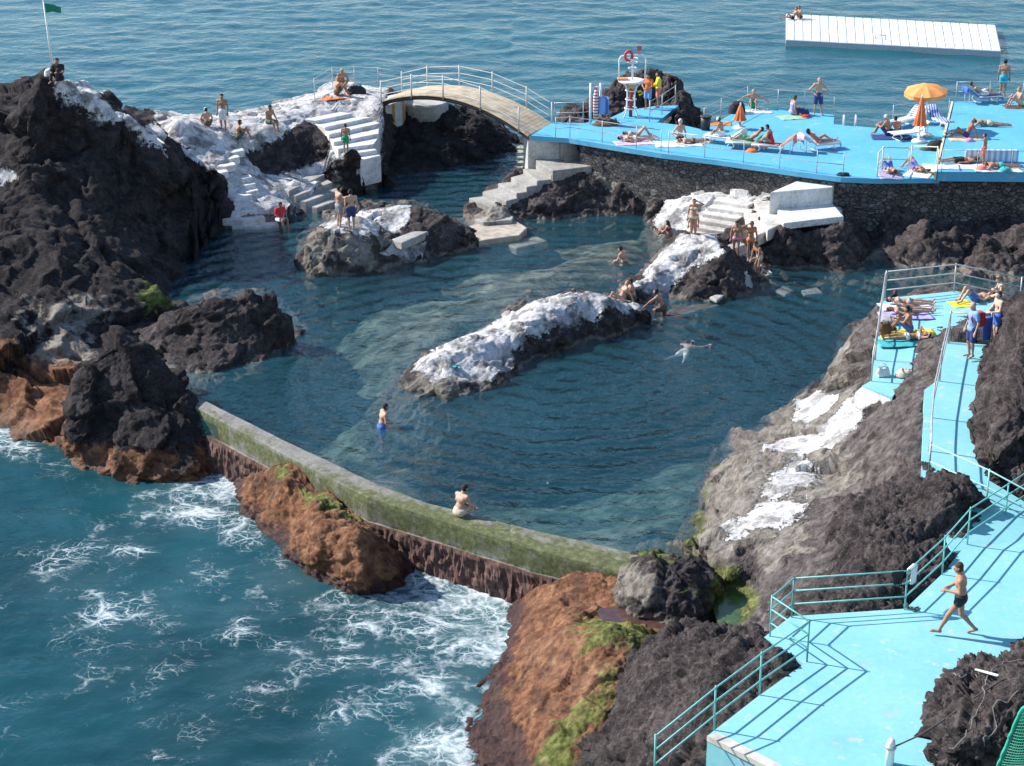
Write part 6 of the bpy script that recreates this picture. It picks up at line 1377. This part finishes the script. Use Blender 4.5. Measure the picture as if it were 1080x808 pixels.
def bag(px, py, label, col, z=None, s=1.0, rot=0):
    c = hit(px, py) if z is None else A(px, py, z)
    e = empty('beach_bag', c, label, 'bag', rz=math.radians(rot))
    V = []; n, m = 32, 10
    for i in range(m + 1):
        t = i / m
        for k in range(n):
            a = 2 * PI * k / n; sq = 1 / max(abs(math.cos(a)), abs(math.sin(a))) ** .6
            r = (.27 - .05 * t + .03 * math.sin(t * PI)) * s
            V.append((r * math.cos(a) * sq, r * math.sin(a) * sq * (.62 - .30 * t), .34 * s * t + .015 * math.sin(5 * a) * t))
    V = np.array(V); V = V + (fbm(V * 9, 2) * .03)[:, None]
    idx = np.arange((m + 1) * n).reshape(m + 1, n); Q = np.stack([idx[:-1], np.roll(idx[:-1], -1, 1), np.roll(idx[1:], -1, 1), idx[1:]], -1).reshape(-1, 4)
    cap = len(V); V = np.concatenate([V, [[0, 0, .30 * s]]]); ring = idx[-1]
    Q = np.concatenate([Q, np.stack([ring, np.roll(ring, -1), np.full(n, cap), np.full(n, cap)], 1)[:0]])
    quadmesh('bag_body', V, Q, fabric(col) if isinstance(col, str) else col, True, parent=e)
    mb = MB(); mb.lathe([(.15 * s, .0), (.12 * s, .02)], (0, 0, .3 * s), 20); mb.build('bag_top', fabric(col) if isinstance(col, str) else col, e, True)
    for sy in (-.07, .07):
        mb = MB(); mb.tube([(-.12 * s, sy * s, .33 * s), (-.09 * s, sy * s, .46 * s), (.0, sy * s, .50 * s), (.09 * s, sy * s, .46 * s), (.12 * s, sy * s, .33 * s)], .012 * s, 6); mb.build('handle', fabric(col) if isinstance(col, str) else col, e, True)
    return e

# --- flagpole
f0 = hit(57, 80)
e = empty('flagpole', f0, 'thin white flagpole flying a green flag on the headland summit', 'flagpole')
topv = Vector((-.18, 0, 3.35))
mb = MB(); mb.tube([(0, 0, -.2), tuple(topv)], [.05, .035], 10); mb.build('pole', WHITE_METAL, e, True)
mb = MB(); mb.lathe([(.0, 0), (.05, .02), (.06, .06), (.0, .11)], topv, 10); mb.build('finial', WHITE_METAL, e, True)
V = []; 
for i in range(17):
    for j in range(7):
        t = i / 16; V.append((topv.x + .02 + .72 * t, .06 * math.sin(7 * t) * (t + .2), topv.z - .08 - .42 * (j / 6) * (1 - .35 * t) - .16 * t * t - .02 * math.sin(9 * t)))
idx = np.arange(17 * 7).reshape(17, 7); Q = np.stack([idx[:-1, :-1], idx[1:, :-1], idx[1:, 1:], idx[:-1, 1:]], -1).reshape(-1, 4)
o = quadmesh('flag', V, Q, plain('flag_green', (.01, .20, .12), .8, .1), True, parent=e); sm = o.modifiers.new('thickness', 'SOLIDIFY'); sm.thickness = .012
crumple(52, 80, 'white and pink bag dropped beside the flagpole foot', 'white', .2, .3, cat='bag', name='beach_bag', seed=1)

# --- lifeguard chair
def lifeguard_chair():
    c = A(665, 123, DZ); e = empty('lifeguard_chair', c, 'tall white tubular lifeguard chair on a red post', 'lifeguard chair')
    RED = plain('red_post', (.36, .04, .03), .6, .15)
    mb = MB(); mb.tube([(0, 0, 0), (0, 0, 1.75)], .085, 12); mb.build('centre_post', RED, e, True)
    for k in range(4):
        a = PI / 4 + k * PI / 2; ca, sa = math.cos(a), math.sin(a)
        mb = MB(); mb.tube([(r * ca, r * sa, z) for r, z in [(.50, .0), (.42, .12), (.30, .35), (.26, .6), (.24, 1.0), (.26, 1.3), (.40, 1.55), (.62, 1.72)]], .032, 8); mb.build('leg', WHITE_METAL, e, True)
    for z, r in ((.42, .29), (.85, .25), (1.28, .26)):
        mb = MB(); mb.tube([(r * math.cos(2 * PI * k / 24), r * math.sin(2 * PI * k / 24), z) for k in range(25)], .03, 8); mb.build('ring', WHITE_METAL, e, True)
    mb = MB(); mb.lathe([(.0, 1.68), (.58, 1.68), (.62, 1.71), (.62, 1.76), (.58, 1.79), (.0, 1.79)], (0, 0, 0), 32); mb.build('platform', WHITE_METAL, e, False)
    mb = MB(); mb.lathe([(.0, 1.35), (.12, 1.36), (.24, 1.5), (.34, 1.67), (.0, 1.675)], (0, 0, 0), 24); mb.build('seat_cone', plain('orange_plastic', (.78, .33, .12), .5, .1), e, True)
    mb = MB(); mb.box((-.42, -.05, 1.85), (.5, .34, .08)); mb.build('seat', plain('orange_plastic', (.78, .33, .12), .5, .1), e, bevel=.02)
    mb = MB(); mb.tube([(-.60, 0, 1.75), (-.60, 0, 2.75), (-.52, 0, 2.90), (-.3, 0, 2.96), (.5, 0, 2.98), (.62, 0, 2.90), (.68, 0, 2.75), (.64, 0, 1.75)], .035, 8); mb.build('canopy_frame', WHITE_METAL, e, True)
    mb = MB(); mb.tube([(.05, 0, 1.78), (.05, 0, 2.95)], .045, 8); mb.build('mast', WHITE_METAL, e, True)
    for z, r in ((2.35, .2), (2.62, .22), (2.8, .24)):
        mb = MB(); mb.tube([(.05 + r * math.cos(PI * k / 12 - PI * .5), r * math.sin(PI * k / 12 - PI * .5), z) for k in range(25)], .028, 6); mb.build('backrest_hoop', WHITE_METAL, e, True)
    mb = MB(); V = []
    mb.tube([(-.16 + .17 * math.cos(2 * PI * k / 24), -.08, 2.95 + .22 * math.sin(2 * PI * k / 24)) for k in range(25)], .065, 10); mb.build('lifebuoy', plain('lifebuoy_red', (.50, .06, .06), .6, .1), e, True)
    mb = MB(); mb.tube([(.32, 0, 2.95), (.32, 0, 3.3)], .03, 6); mb.box((.34, 0, 3.3), (.22, .03, .22)); mb.build('pennant', plain('pennant_red', (.50, .10, .13), .7), e)
    mb = MB(); mb.tube([(.3, -.28, 1.25), (.42, -.3, 1.32), (.55, -.28, 1.22), (.36, -.3, 1.1)], .05, 8); mb.build('rescue_tube', cloth('yellow'), e, True)
lifeguard_chair()

# --- rescue stand with hanging towels
c = A(627, 131, DZ); e = empty('rescue_stand', c, 'white post rack hung with red and white rescue gear and a blue towel', 'rescue stand')
for x in (-.2, .26):
    mb = MB(); mb.tube([(x, 0, 0), (x, 0, 1.95)], .06, 8); mb.build('post', WHITE_METAL, e, True)
mb = MB(); mb.tube([(-.2, 0, 1.75), (.26, 0, 1.80)], .04, 8); mb.build('crossbar', WHITE_METAL, e, True)
mb = MB(); mb.tube([(.04, -.08, .3), (.04, -.1, .8), (.03, -.1, 1.3), (.04, -.07, 1.72)], [.11, .13, .12, .07], 12); mb.build('rescue_buoy', stripes('buoy_stripes', (.45, .07, .06), (.68, .66, .64), 14, 'Z'), e, True)
V = []; 
for i in range(12):
    for j in range(14):
        a = i / 11; V.append((.26 + .16 + .22 * math.cos(a * PI * 1.6), -.02 + .13 * math.sin(a * PI * 1.6) + .03 * math.sin(9 * a), 1.25 - .8 * j / 13 + .1 * math.sin(3 * a)))
idx = np.arange(12 * 14).reshape(12, 14); o = quadmesh('hanging_towel', V, np.stack([idx[:-1, :-1], idx[1:, :-1], idx[1:, 1:], idx[:-1, 1:]], -1).reshape(-1, 4), cloth('lightblue'), True, parent=e); sm = o.modifiers.new('thickness', 'SOLIDIFY'); sm.thickness = .03
crumple(638, 131, 'brown and orange kit heap by the rescue stand', 'brown', .7, .22, z=DZ, seed=3)
crumple(629, 131.5, 'small turquoise bag lying under the rescue stand', 'turquoise', .28, .2, z=DZ, cat='bag', name='beach_bag', seed=4)

# --- parasols
def parasol(px, py, label, openp, z=DZ, tilt=0, h=2.35):
    c = A(px, py, z); e = empty('parasol', c, label, 'parasol')
    OR = plain('parasol_orange', (.82, .31, .09), .75, .12, 0, 3.0)
    mb = MB(); mb.tube([(0, 0, 0), (0, 0, h)], .035, 10); mb.build('pole', WHITE_METAL, e, True)
    mb = MB(); mb.lathe([(.0, 0), (.33, .0), (.34, .06), (.28, .12), (.07, .16), (.06, .34), (.0, .34)], (0, 0, 0), 24); mb.build('base', plain('white_base', (.70, .69, .66), .7), e, True)
    if openp:
        V = []; n = 8; K = 6; sub = 8
        for i in range(K + 1):
            r = 0.98 * i / K
            for k in range(n * sub):
                a = 2 * PI * k / (n * sub); f = (k % sub) / sub; sag = math.sin(PI * f)
                rr = r * (1 - .06 * sag * (i / K)); V.append((rr * math.cos(a), rr * math.sin(a), h + .12 - .30 * (i / K) ** 1.5 - .05 * sag * (i / K)))
        for k in range(n * sub):
            a = 2 * PI * k / (n * sub); f = (k % sub) / sub; r = 0.98 * (1 - .06 * math.sin(PI * f)); V.append((r * math.cos(a), r * math.sin(a), h - .18 - .05 * math.sin(PI * f) - .17 - .02 * math.sin(2 * PI * f * 2)))
        idx = np.arange((K + 2) * n * sub).reshape(K + 2, n * sub); Q = np.stack([idx[:-1], np.roll(idx[:-1], -1, 1), np.roll(idx[1:], -1, 1), idx[1:]], -1).reshape(-1, 4)
        o = quadmesh('canopy', V, Q, OR, False, parent=e); sm = o.modifiers.new('thickness', 'SOLIDIFY'); sm.thickness = .01
        o.rotation_euler = (math.radians(6), math.radians(tilt), 0)
        for k in range(8):
            a = 2 * PI * k / 8; mb = MB(); mb.tube([(0, 0, h - .5), (.55 * math.cos(a), .55 * math.sin(a), h - .05)], .014, 5); mb.build('rib', WHITE_METAL, e, True)
    else:
        OC = plain('parasol_orange_dark', (.72, .17, .05), .75, .15, 0, 5.0)
        V = []; n = 48; K = 14
        for i in range(K + 1):
            t = i / K; r = .05 + .20 * t ** .8 + (.03 if i == K else 0)
            for k in range(n):
                a = 2 * PI * k / n; V.append((r * (1 + .28 * t * math.cos(8 * a)) * math.cos(a), r * (1 + .28 * t * math.cos(8 * a)) * math.sin(a), h - .02 - (h * .62) * t))
        idx = np.arange((K + 1) * n).reshape(K + 1, n); Q = np.stack([idx[:-1], np.roll(idx[:-1], -1, 1), np.roll(idx[1:], -1, 1), idx[1:]], -1).reshape(-1, 4)
        quadmesh('canopy', V, Q, OC, True, parent=e)
        mb = MB(); mb.lathe([(.03, 0), (.05, .03), (.02, .1), (0, .12)], (0, 0, h), 10); mb.build('finial', WHITE_METAL, e, True)
    return e
parasol(975, 143, 'open pale orange parasol shading the chairs at the sea edge', True, tilt=-4, h=2.35)
parasol(969, 150, 'folded orange parasol standing in front of the open one', False, h=2.1)
parasol(780, 136, 'folded orange parasol among the loungers at the terrace corner', False, h=1.15)

# --- sun loungers
def make_lounger():
    e = empty('sun_lounger', (0, 0, 0), 'white sun lounger', 'sun lounger', 'white sun loungers on the terrace')
    WP = plain('white_lounger_frame', (.72, .72, .70), .5, .05); SL = plain('white_lounger_mesh', (.66, .68, .70), .6, .08)
    for s in (-.3, .3):
        mb = MB(); mb.tube([(s, -.25, .32), (s, .55, .32), (s, 1.05, .30)], .022, 8); mb.build('side_rail', WP, e, True)
    for y in (-.2, .75):
        mb = MB(); mb.tube([(-.3, y, .32), (-.34, y - .12, .16), (-.32, y, .02), (.32, y, .02), (.34, y - .12, .16), (.3, y, .32)], .022, 8); mb.build('leg', WP, e, True)
    mb = MB(); mb.box((0, .40, .335), (.56, 1.28, .025)); mb.build('seat', SL, e)
    R = Matrix.Rotation(math.radians(-38), 3, 'X'); mb = MB(); cc = Vector((0, -.25, .335)) + R @ Vector((0, -.36, 0)); mb.box(tuple(cc), (.56, .72, .025), M=R); mb.build('backrest', SL, e)
    mb = MB(); top_ = Vector((0, -.25, .335)) + R @ Vector((0, -.6, 0)); mb.tube([(-.28, top_.y, top_.z), (-.28, top_.y + .02, .04), (.28, top_.y + .02, .04), (.28, top_.y, top_.z)], .018, 6); mb.build('back_support', WP, e, True)
    return e
proto = make_lounger()
def copy_tree(o, parent=None):
    c = o.copy(); COL.objects.link(c); c.parent = parent
    for ch in list(o.children): copy_tree(ch, c)
    return c
LOUNGERS = [(766, 152, DZ, 60, 'white sun lounger nearest the litter bin'), (790, 157, DZ, 75, 'white sun lounger with a pale green towel and a sleeper'), (818, 160, DZ, 70, 'white sun lounger with a coral towel and dark haired sitter'), (862, 158, DZ, -70, 'white sun lounger with a pale pink towel apart from the others'),
            (1034, 108, DZ2, -80, 'white sun lounger draped in blue on the raised deck'), (957, 132, DZ, 130, 'white sun lounger with a striped towel beneath the open parasol'), (990, 132, DZ, 200, 'white sun lounger with a blue towel beside the kerb'), (960, 146, DZ, 110, 'empty white sun lounger by the foot of the folded parasol')]
lo_ = []
for i, (x, y, z, r, lab) in enumerate(LOUNGERS):
    o = proto if i == 0 else copy_tree(proto)
    o.location = A(x, y, z); o.rotation_euler = (0, 0, math.radians(r)); o['label'] = lab; lo_.append((o.location.copy(), r))
def on_lounger(i, label, **k):
    loc, r = lo_[i]; R = Matrix.Rotation(math.radians(r), 3, 'Z')
    person(0, 0, label, at_=loc + R @ Vector((0, k.pop('off', .0), .345)), face=r, **k)
on_lounger(0, 'woman in a pinkish white cap sitting curled on the first lounger'.replace('the first lounger', 'a lounger'), pose='sit_low', sk='tan', wear=(('shorts', 'white'),), hat='white', fem=True, h=1.65, off=.2)
on_lounger(1, 'sleeper with raised knees on the lounger with the green towel', pose='recline', sk='tan', wear=(('shorts', 'green'),))
on_lounger(2, 'dark haired woman in red leaning forward on a lounger', pose='sit_low', sk='tan', wear=(('swimsuit', 'red'),), fem=True, h=1.68, off=.2)
on_lounger(3, 'dark haired woman reclining on the solitary pale pink lounger', pose='recline', sk='tan', wear=(('bikini', 'coral'),), fem=True, longhair=True, h=1.68)
on_lounger(4, 'pale sunbather stretched out on the blue lounger of the raised deck', pose='recline', sk='fair', wear=(('shorts', 'white'),), hair='hairbrown')
def drape(i, label, col, back=True, front=True, w=.62):
    loc, r = lo_[i]; R = Matrix.Rotation(math.radians(r), 3, 'Z')
    prof = [(1.0, .20), (1.02, .352), (.6, .356), (.2, .356), (-.22, .358), (-.5, .575), (-.82, .82), (-.86, .78), (-.86, .45)]
    V = []
    for k, (y, z) in enumerate(prof):
        for j in range(9):
            x = (j / 8 - .5) * w; zz = z - (.10 if j in (0, 8) else 0)
            V.append(tuple(loc + R @ Vector((x * (1.06 if j in (0, 8) else 1), y, zz + .006 * math.sin(j * 2 + k)))))
    V = np.array(V); idx = np.arange(len(prof) * 9).reshape(len(prof), 9)
    o = quadmesh('beach_towel', V, np.stack([idx[:-1, :-1], idx[:-1, 1:], idx[1:, 1:], idx[1:, :-1]], -1).reshape(-1, 4), cloth(col) if isinstance(col, str) else col, True, origin=tuple(loc))
    sm = o.modifiers.new('thickness', 'SOLIDIFY'); sm.thickness = .012; tag(o, label, 'towel')
drape(0, 'whitish towel spread on the lounger nearest the bin', 'white')
drape(1, 'pale green towel over a lounger back at the terrace front', 'palegreen')
drape(2, 'coral towel draped on the lounger of the dark haired sitter', 'coral')
drape(3, 'pale pink towel covering the solitary lounger', 'palepink')
drape(4, 'deep blue towel hanging to the ground from a lounger', 'blue')
drape(5, 'white and blue striped towel on a lounger under the parasol', stripes('towel_stripes', (.70, .70, .70), (.10, .2, .5), 26, 'Z'))
drape(6, 'dark blue towel with pale stripes on the lounger by the kerb', stripes('towel_stripes_dark', (.06, .12, .38), (.5, .55, .65), 16, 'X'))

# --- towels, bags and clothes lying about
towel(669, 151, 'pink towel under the dark haired woman at the terrace front', 'palepink', 1.8, .8, 8, DZ)
towel(673, 145.5, 'grey towel under the sunbather behind the pink towel', 'grey', 1.8, .8, 8, DZ)
towel(716, 152, 'wide pale towel under the woman in the white cap', 'white', 2.2, 1.1, 5, DZ)
towel(735, 150, 'whitish towel under the flat sunbather at the terrace front', 'beige', 1.6, .8, 12, DZ)
towel(836, 124, 'green towel under the woman in purple', 'palegreen', 1.4, .9, 20, DZ)
towel(798, 118, 'pale pink towel under the man with spread arms', 'white', 1.4, .9, 10, DZ)
towel(760, 131, 'orange towel lying near the folded parasol at the corner', 'orange', 1.0, .7, 0, DZ)
towel(940, 145, 'dark towel under the pair near the umbrella', 'navy', 1.8, 1.0, 0, DZ)
towel(938, 184, 'patterned blue towel under the lower cream handrail', stripes('towel_stripes_navy', (.12, .14, .34), (.55, .5, .55), 30), 1.6, 1.0, 90, DZ)
towel(972, 182, 'pale towel beside the kerb of the raised deck', 'white', 1.8, 1.1, 60, DZ)
towel(1014, 176, 'long white towel on the front of the raised deck', 'white', 3.2, .8, 0, DZ2)
towel(1020, 146, 'pale towel under the tanned man', 'beige', 1.7, .9, 5, DZ2)
towel(1052, 179, 'white towel under the sunbather in teal trunks', 'white', 2.0, .8, -2, DZ2)
towel(1074, 113, 'dark towel under the bather at the picture edge', 'brown', 1.4, .8, 0, DZ2)
crumple(846, 121, 'dark bag and clothes beside the woman in purple', 'navy', .35, .3, DZ, seed=5)
crumple(850, 124, 'small red clothes heap next to the dark bag', 'red', .22, .14, DZ, seed=6)
crumple(777, 119, 'black wrap thrown over a bundle behind the folded parasol', 'black', .42, .55, DZ, seed=7)
crumple(793, 160, 'orange towel heap below the loungers', 'orange', .26, .14, DZ, seed=8)
crumple(889, 185, 'dark clothes heap at the terrace front beside the handrail', 'black', .28, .12, DZ, seed=9)
crumple(986, 158, 'black bag leaning against the kerb of the raised deck', 'black', .4, .42, DZ, cat='bag', name='beach_bag', seed=10)
crumple(976, 158, 'dark sandals and clothes on the blue terrace', 'darkgreen', .28, .12, DZ, seed=11)
crumple(1036, 179, 'coral beach bag at the feet of the child', 'coral', .26, .2, DZ2, cat='bag', name='beach_bag', seed=12)
crumple(1060, 180.5, 'teal bag lying at the front of the raised deck', 'teal', .26, .18, DZ2, cat='bag', name='beach_bag', seed=13)
crumple(1022, 149, 'small pink towel rolled by the tanned man', 'pink', .22, .14, DZ2, cat='towel', name='rolled_towel', seed=14)
mb = MB(); c = A(1045, 171, DZ2); mb.box((0, 0, .28), (2.3, .25, .56)); o = mb.build('beach_bag', stripes('bag_stripes', (.62, .66, .72), (.25, .4, .6), 8), bevel=.08); o.location = c; tag(o, 'long striped beach bag standing behind the bathers', 'bag')
towel(355, 103, 'orange towel on the bridge terrace', 'orange', 1.5, .8, 30, 3.1)
crumple(376, 98, 'black and blue clothes pile on the bridge terrace', 'black', .5, .35, seed=15)
crumple(270, 163 - 35, 'pale green towel lying on the white ridge between two men', 'grey', .5, .10, cat='towel', name='beach_towel', seed=16)
# bin at the terrace corner
c = A(744, 137, DZ); e = empty('litter_bin', c, 'small black litter bin at the terrace corner', 'bin')
BK = plain('black_plastic', (.02, .02, .022), .5)
mb = MB(); mb.lathe([(.0, 0), (.2, 0), (.25, .62), (.22, .62), (.18, .05), (.0, .05)], (0, 0, 0), 20); mb.build('bucket', BK, e, True)
mb = MB(); mb.lathe([(.24, .62), (.28, .62), (.28, .67), (.24, .67)], (0, 0, 0), 20); mb.build('rim', BK, e, True)

# lower terrace
towel(955, 324, 'pale towel under the woman lying farther back', 'white', 1.8, .8, 3, LT)
towel(955, 333, 'mauve towel under the woman lying face up', 'lilac', 1.8, .8, 3, LT)
towel(957, 353, 'yellow towel under the young man in blue shorts', 'yellow', 1.9, .9, 4, LT)
towel(955, 362, 'pale green towel under the woman with the bent arm', 'teal', 1.9, .75, 2, LT)
towel(1014, 321, 'pale yellow towel beside the man with drawn up knees', 'yellow', .8, .7, 20, LT)
bag(931, 396, 'white beach bag with handles on the lower terrace', 'white', z=LT - .03, s=.8, rot=10)
crumple(937, 340, 'grey clothes heap at the railing of the lower terrace', 'grey', .35, .2, LT, seed=17)
crumple(938, 348, 'dark blue shoes and shirt by the railing', 'navy', .25, .14, LT, seed=18)
crumple(932, 352, 'brown rucksack leaning on the terrace railing', 'brown', .25, .42, LT, cat='bag', name='rucksack', seed=19)
crumple(954, 396, 'yellow and white towel heap against the rock', 'beige', .30, .2, LT, cat='towel', name='beach_towel', seed=20)
# backpack of the walking man
p = A(1023, 377, 4.02); mbp = MB(); R = Matrix.Rotation(math.radians(110), 3, 'Z')
c = p + R @ Vector((0, -.24, 1.22)); V = []
mbp.box((0, 0, 0), (.32, .20, .46)); e = empty('backpack', c, 'red backpack worn by the man in the blue shirt', 'backpack', rz=math.radians(110)); mbp.build('bag', cloth('red'), e, bevel=.07)
mbp = MB(); mbp.box((0, -.12, -.08), (.24, .08, .22)); mbp.build('front_pocket', cloth('red'), e, bevel=.03)
for s in (-.11, .11):
    mbp = MB(); mbp.tube([(s, .10, .2), (s, .30, .26), (s, .40, .08), (s, .28, -.18), (s, .1, -.2)], .02, 6); mbp.build('strap', cloth('red'), e, True)
# towel held by the pale bather
q = A(1047, 364, 4.02)
def hung(name, label, top, w, drop, col, rz=0, cat='towel', n=12, over=.5):
    e_ = None; V = []; R = Matrix.Rotation(rz, 3, 'Z'); m = 14
    for i in range(n + 1):
        x = (i / n - .5) * w
        fold = .035 * math.sin(i * 1.9)
        for j in range(m + 1):
            t = j / m * (1 + over) - over
            if t < 0: y, z = .045, t * drop
            else: y, z = -.045, -t * drop
            if abs(t) < .02: y, z = 0, .03
            V.append(tuple(R @ Vector((x * (1 - .25 * abs(t)), y + fold * abs(t), z if t >= 0 else z))))
    idx = np.arange((n + 1) * (m + 1)).reshape(n + 1, m + 1)
    o = quadmesh(name, np.array(V), np.stack([idx[:-1, :-1], idx[1:, :-1], idx[1:, 1:], idx[:-1, 1:]], -1).reshape(-1, 4), cloth(col), True)
    o.location = top; sm = o.modifiers.new('thickness', 'SOLIDIFY'); sm.thickness = .015; tag(o, label, cat); return o
hung('held_towel', 'blue towel held by the pale bather at the rock bluff', q + Vector((-.28, -.1, .95)), .4, .75, 'blue', .5, over=.2)
a, b = A(954, 643, 3.2), A(993.5, 606, 3.2); rz = math.atan2(b.y - a.y, b.x - a.x)
hung('hanging_towel', 'white towel hanging over the turquoise railing', a.lerp(b, .12) + Vector((0, 0, 1.02)), .34, .42, 'white', rz)
a2 = A(835, 651, 3.2); rz2 = math.atan2(a.y - a2.y, a.x - a2.x)
hung('hanging_cloth', 'dark navy cloth hanging next to the white towel', a.lerp(a2, .09) + Vector((0, 0, 1.02)), .26, .32, 'black', rz2, 'cloth')
for k, (x, y) in enumerate([(957, 640.5), (962, 642), (966, 643)]):
    c = A(x, y, 3.205); e = empty('sandal', c, 'dark grey sandal on the deck at the railing post', 'sandal', 'sandals by the railing post', rz=.5 + k)
    mb = MB(); V = [(.055 * math.cos(t) * (1.0 if math.sin(t) > 0 else .8), .14 * math.sin(t), .0) for t in np.linspace(0, 2 * PI, 21)[:-1]]
    mb.prism([(x_, y_, .03) for x_, y_, _ in V], .03); mb.build('sole', cloth('darkgreen'), e)
    mb = MB(); mb.tube([(-.05, .03, .02), (-.02, .06, .075), (.02, .06, .075), (.05, .03, .02)], .014, 6); mb.build('strap', cloth('grey'), e, True)
for k, (x, y) in enumerate([(479, 387), (483, 388)]):
    c = hit(x, y); e = empty('flip_flop', c + Vector((0, 0, .02)), 'dark teal flip flop left on the white crest of the ridge', 'flip-flop', 'flip flops on the ridge', rz=.3 + .2 * k)
    mb = MB(); mb.prism([(.06 * math.cos(t), .15 * math.sin(t), .03) for t in np.linspace(0, 2 * PI, 21)[:-1]], .03); mb.build('sole', cloth('teal'), e)
    mb = MB(); mb.tube([(-.05, -.02, .02), (0, .08, .06), (.05, -.02, .02)], .013, 6); mb.build('thong', cloth('black'), e, True)
# rock debris: pipe, rope, net, post
a, b = hit(1029, 709), hit(1052, 720)
mb = MB(); mb.tube([a + Vector((0, 0, .06)), b + Vector((0, 0, .16))], .028, 8); o = mb.build('plastic_pipe', plain('white_pipe', (.66, .64, .60), .6), smooth=True, origin=tuple(a)); tag(o, 'white plastic pipe lying across the pitted corner rock', 'pipe')
a = A(938, 805, 3.35); c = A(938, 806, 3.2); e = empty('mooring_post', c, 'short white post at the deck edge with a cable tied to it', 'post')
mb = MB(); mb.lathe([(.0, 0), (.09, 0), (.085, .5), (.07, .56), (.0, .58)], (0, 0, 0), 14); mb.build('shaft', WHITE_METAL, e, True)
mb = MB(); mb.lathe([(.1, .36), (.115, .38), (.115, .42), (.1, .44)], (0, 0, 0), 14); mb.build('collar', STEEL, e, True)
p0 = c + Vector((.1, 0, .42)); pts = []
for k, (x, y) in enumerate([(975, 786), (1000, 768), (1030, 748), (1055, 733), (1078, 719), (1100, 708)]):
    t = (k + 1) / 6; g = p0.lerp(A(1110, 703, 5.0), t); h_ = under(g.x, g.y); g.z = max(g.z - .25 * t * (1 - t), h_.z + .06); pts.append(g)
mb = MB(); mb.tube([p0] + pts, .018, 6); o = mb.build('cable', plain('dark_cable', (.04, .035, .035), .7), smooth=True, origin=tuple(p0)); tag(o, 'dark cable stretched from the white post up over the corner rock', 'cable')
for k, (path, lab) in enumerate([([(985, 797), (1003, 790), (1018, 778), (1026, 762), (1034, 745), (1040, 730), (1038, 718), (1046, 708), (1060, 700), (1078, 697)], 'frayed grey rope trailing up the corner rock'), ([(1005, 712), (1014, 716), (1022, 711), (1032, 708), (1030, 716)], 'short loop of pale rope near the plastic pipe'), ([(1040, 802), (1036, 785), (1050, 770), (1048, 752), (1062, 742), (1072, 730)], 'tangled grey rope beside the green net')]):
    pts = [hit(x, y) + Vector((RNG.normal() * .02, -.02, .04)) for x, y in path]
    fine = []
    for i in range(len(pts) - 1):
        for j in range(5):
            w_ = pts[i].lerp(pts[i + 1], j / 5) + Vector(tuple(RNG.normal(size=3) * .018)); g = under(w_.x, w_.y); w_.z = max(w_.z, g.z + .02) if abs(g.z - w_.z) < .4 else w_.z; fine.append(w_)
    mb = MB(); mb.tube(fine + [pts[-1]], .012, 6); o = mb.build('rope', plain('pale_rope', (.17, .165, .16), .9, .3), smooth=True, origin=tuple(pts[0])); tag(o, lab, 'rope')
def green_net():
    # a taut sheet of netting, bordered by a thick edge rope
    P00, P10, P11, P01 = A(1051, 812, 4.1), A(1100, 812, 4.6), A(1100, 735, 6.2), A(1078, 748, 5.6)
    e = empty('safety_net', P00, 'green netting with a bright edge rope at the corner of the picture', 'net')
    m = plain('green_net', (.02, .26, .17), .6, .2)
    mb = MB(); nu, nv = 15, 22
    def q(u, w):
        p = P00.lerp(P10, u).lerp(P01.lerp(P11, u), w); return p + Vector((0, 0, -.12 * math.sin(PI * u) * math.sin(PI * w)))
    for i in range(nu + 1):
        mb.tube([q(max(0, min(1, i / nu + .006 * (-1) ** j)), j / nv) for j in range(nv + 1)], .008, 4, False)
    for j in range(nv + 1):
        mb.tube([q(i / nu, j / nv) for i in range(nu + 1)], .008, 4, False)
    mb.build('netting', m, e, origin=tuple(e.location)).location = (0, 0, 0)
    mb = MB(); mb.tube([q(0, j / nv) + Vector((RNG.normal() * .01, 0, .01)) for j in range(nv + 1)] + [q(i / nu, 1) for i in range(1, nu + 1)], .04, 8); mb.build('edge_rope', plain('edge_rope_green', (.03, .36, .24), .7, .2), e, True, tuple(e.location)).location = (0, 0, 0)
green_net()
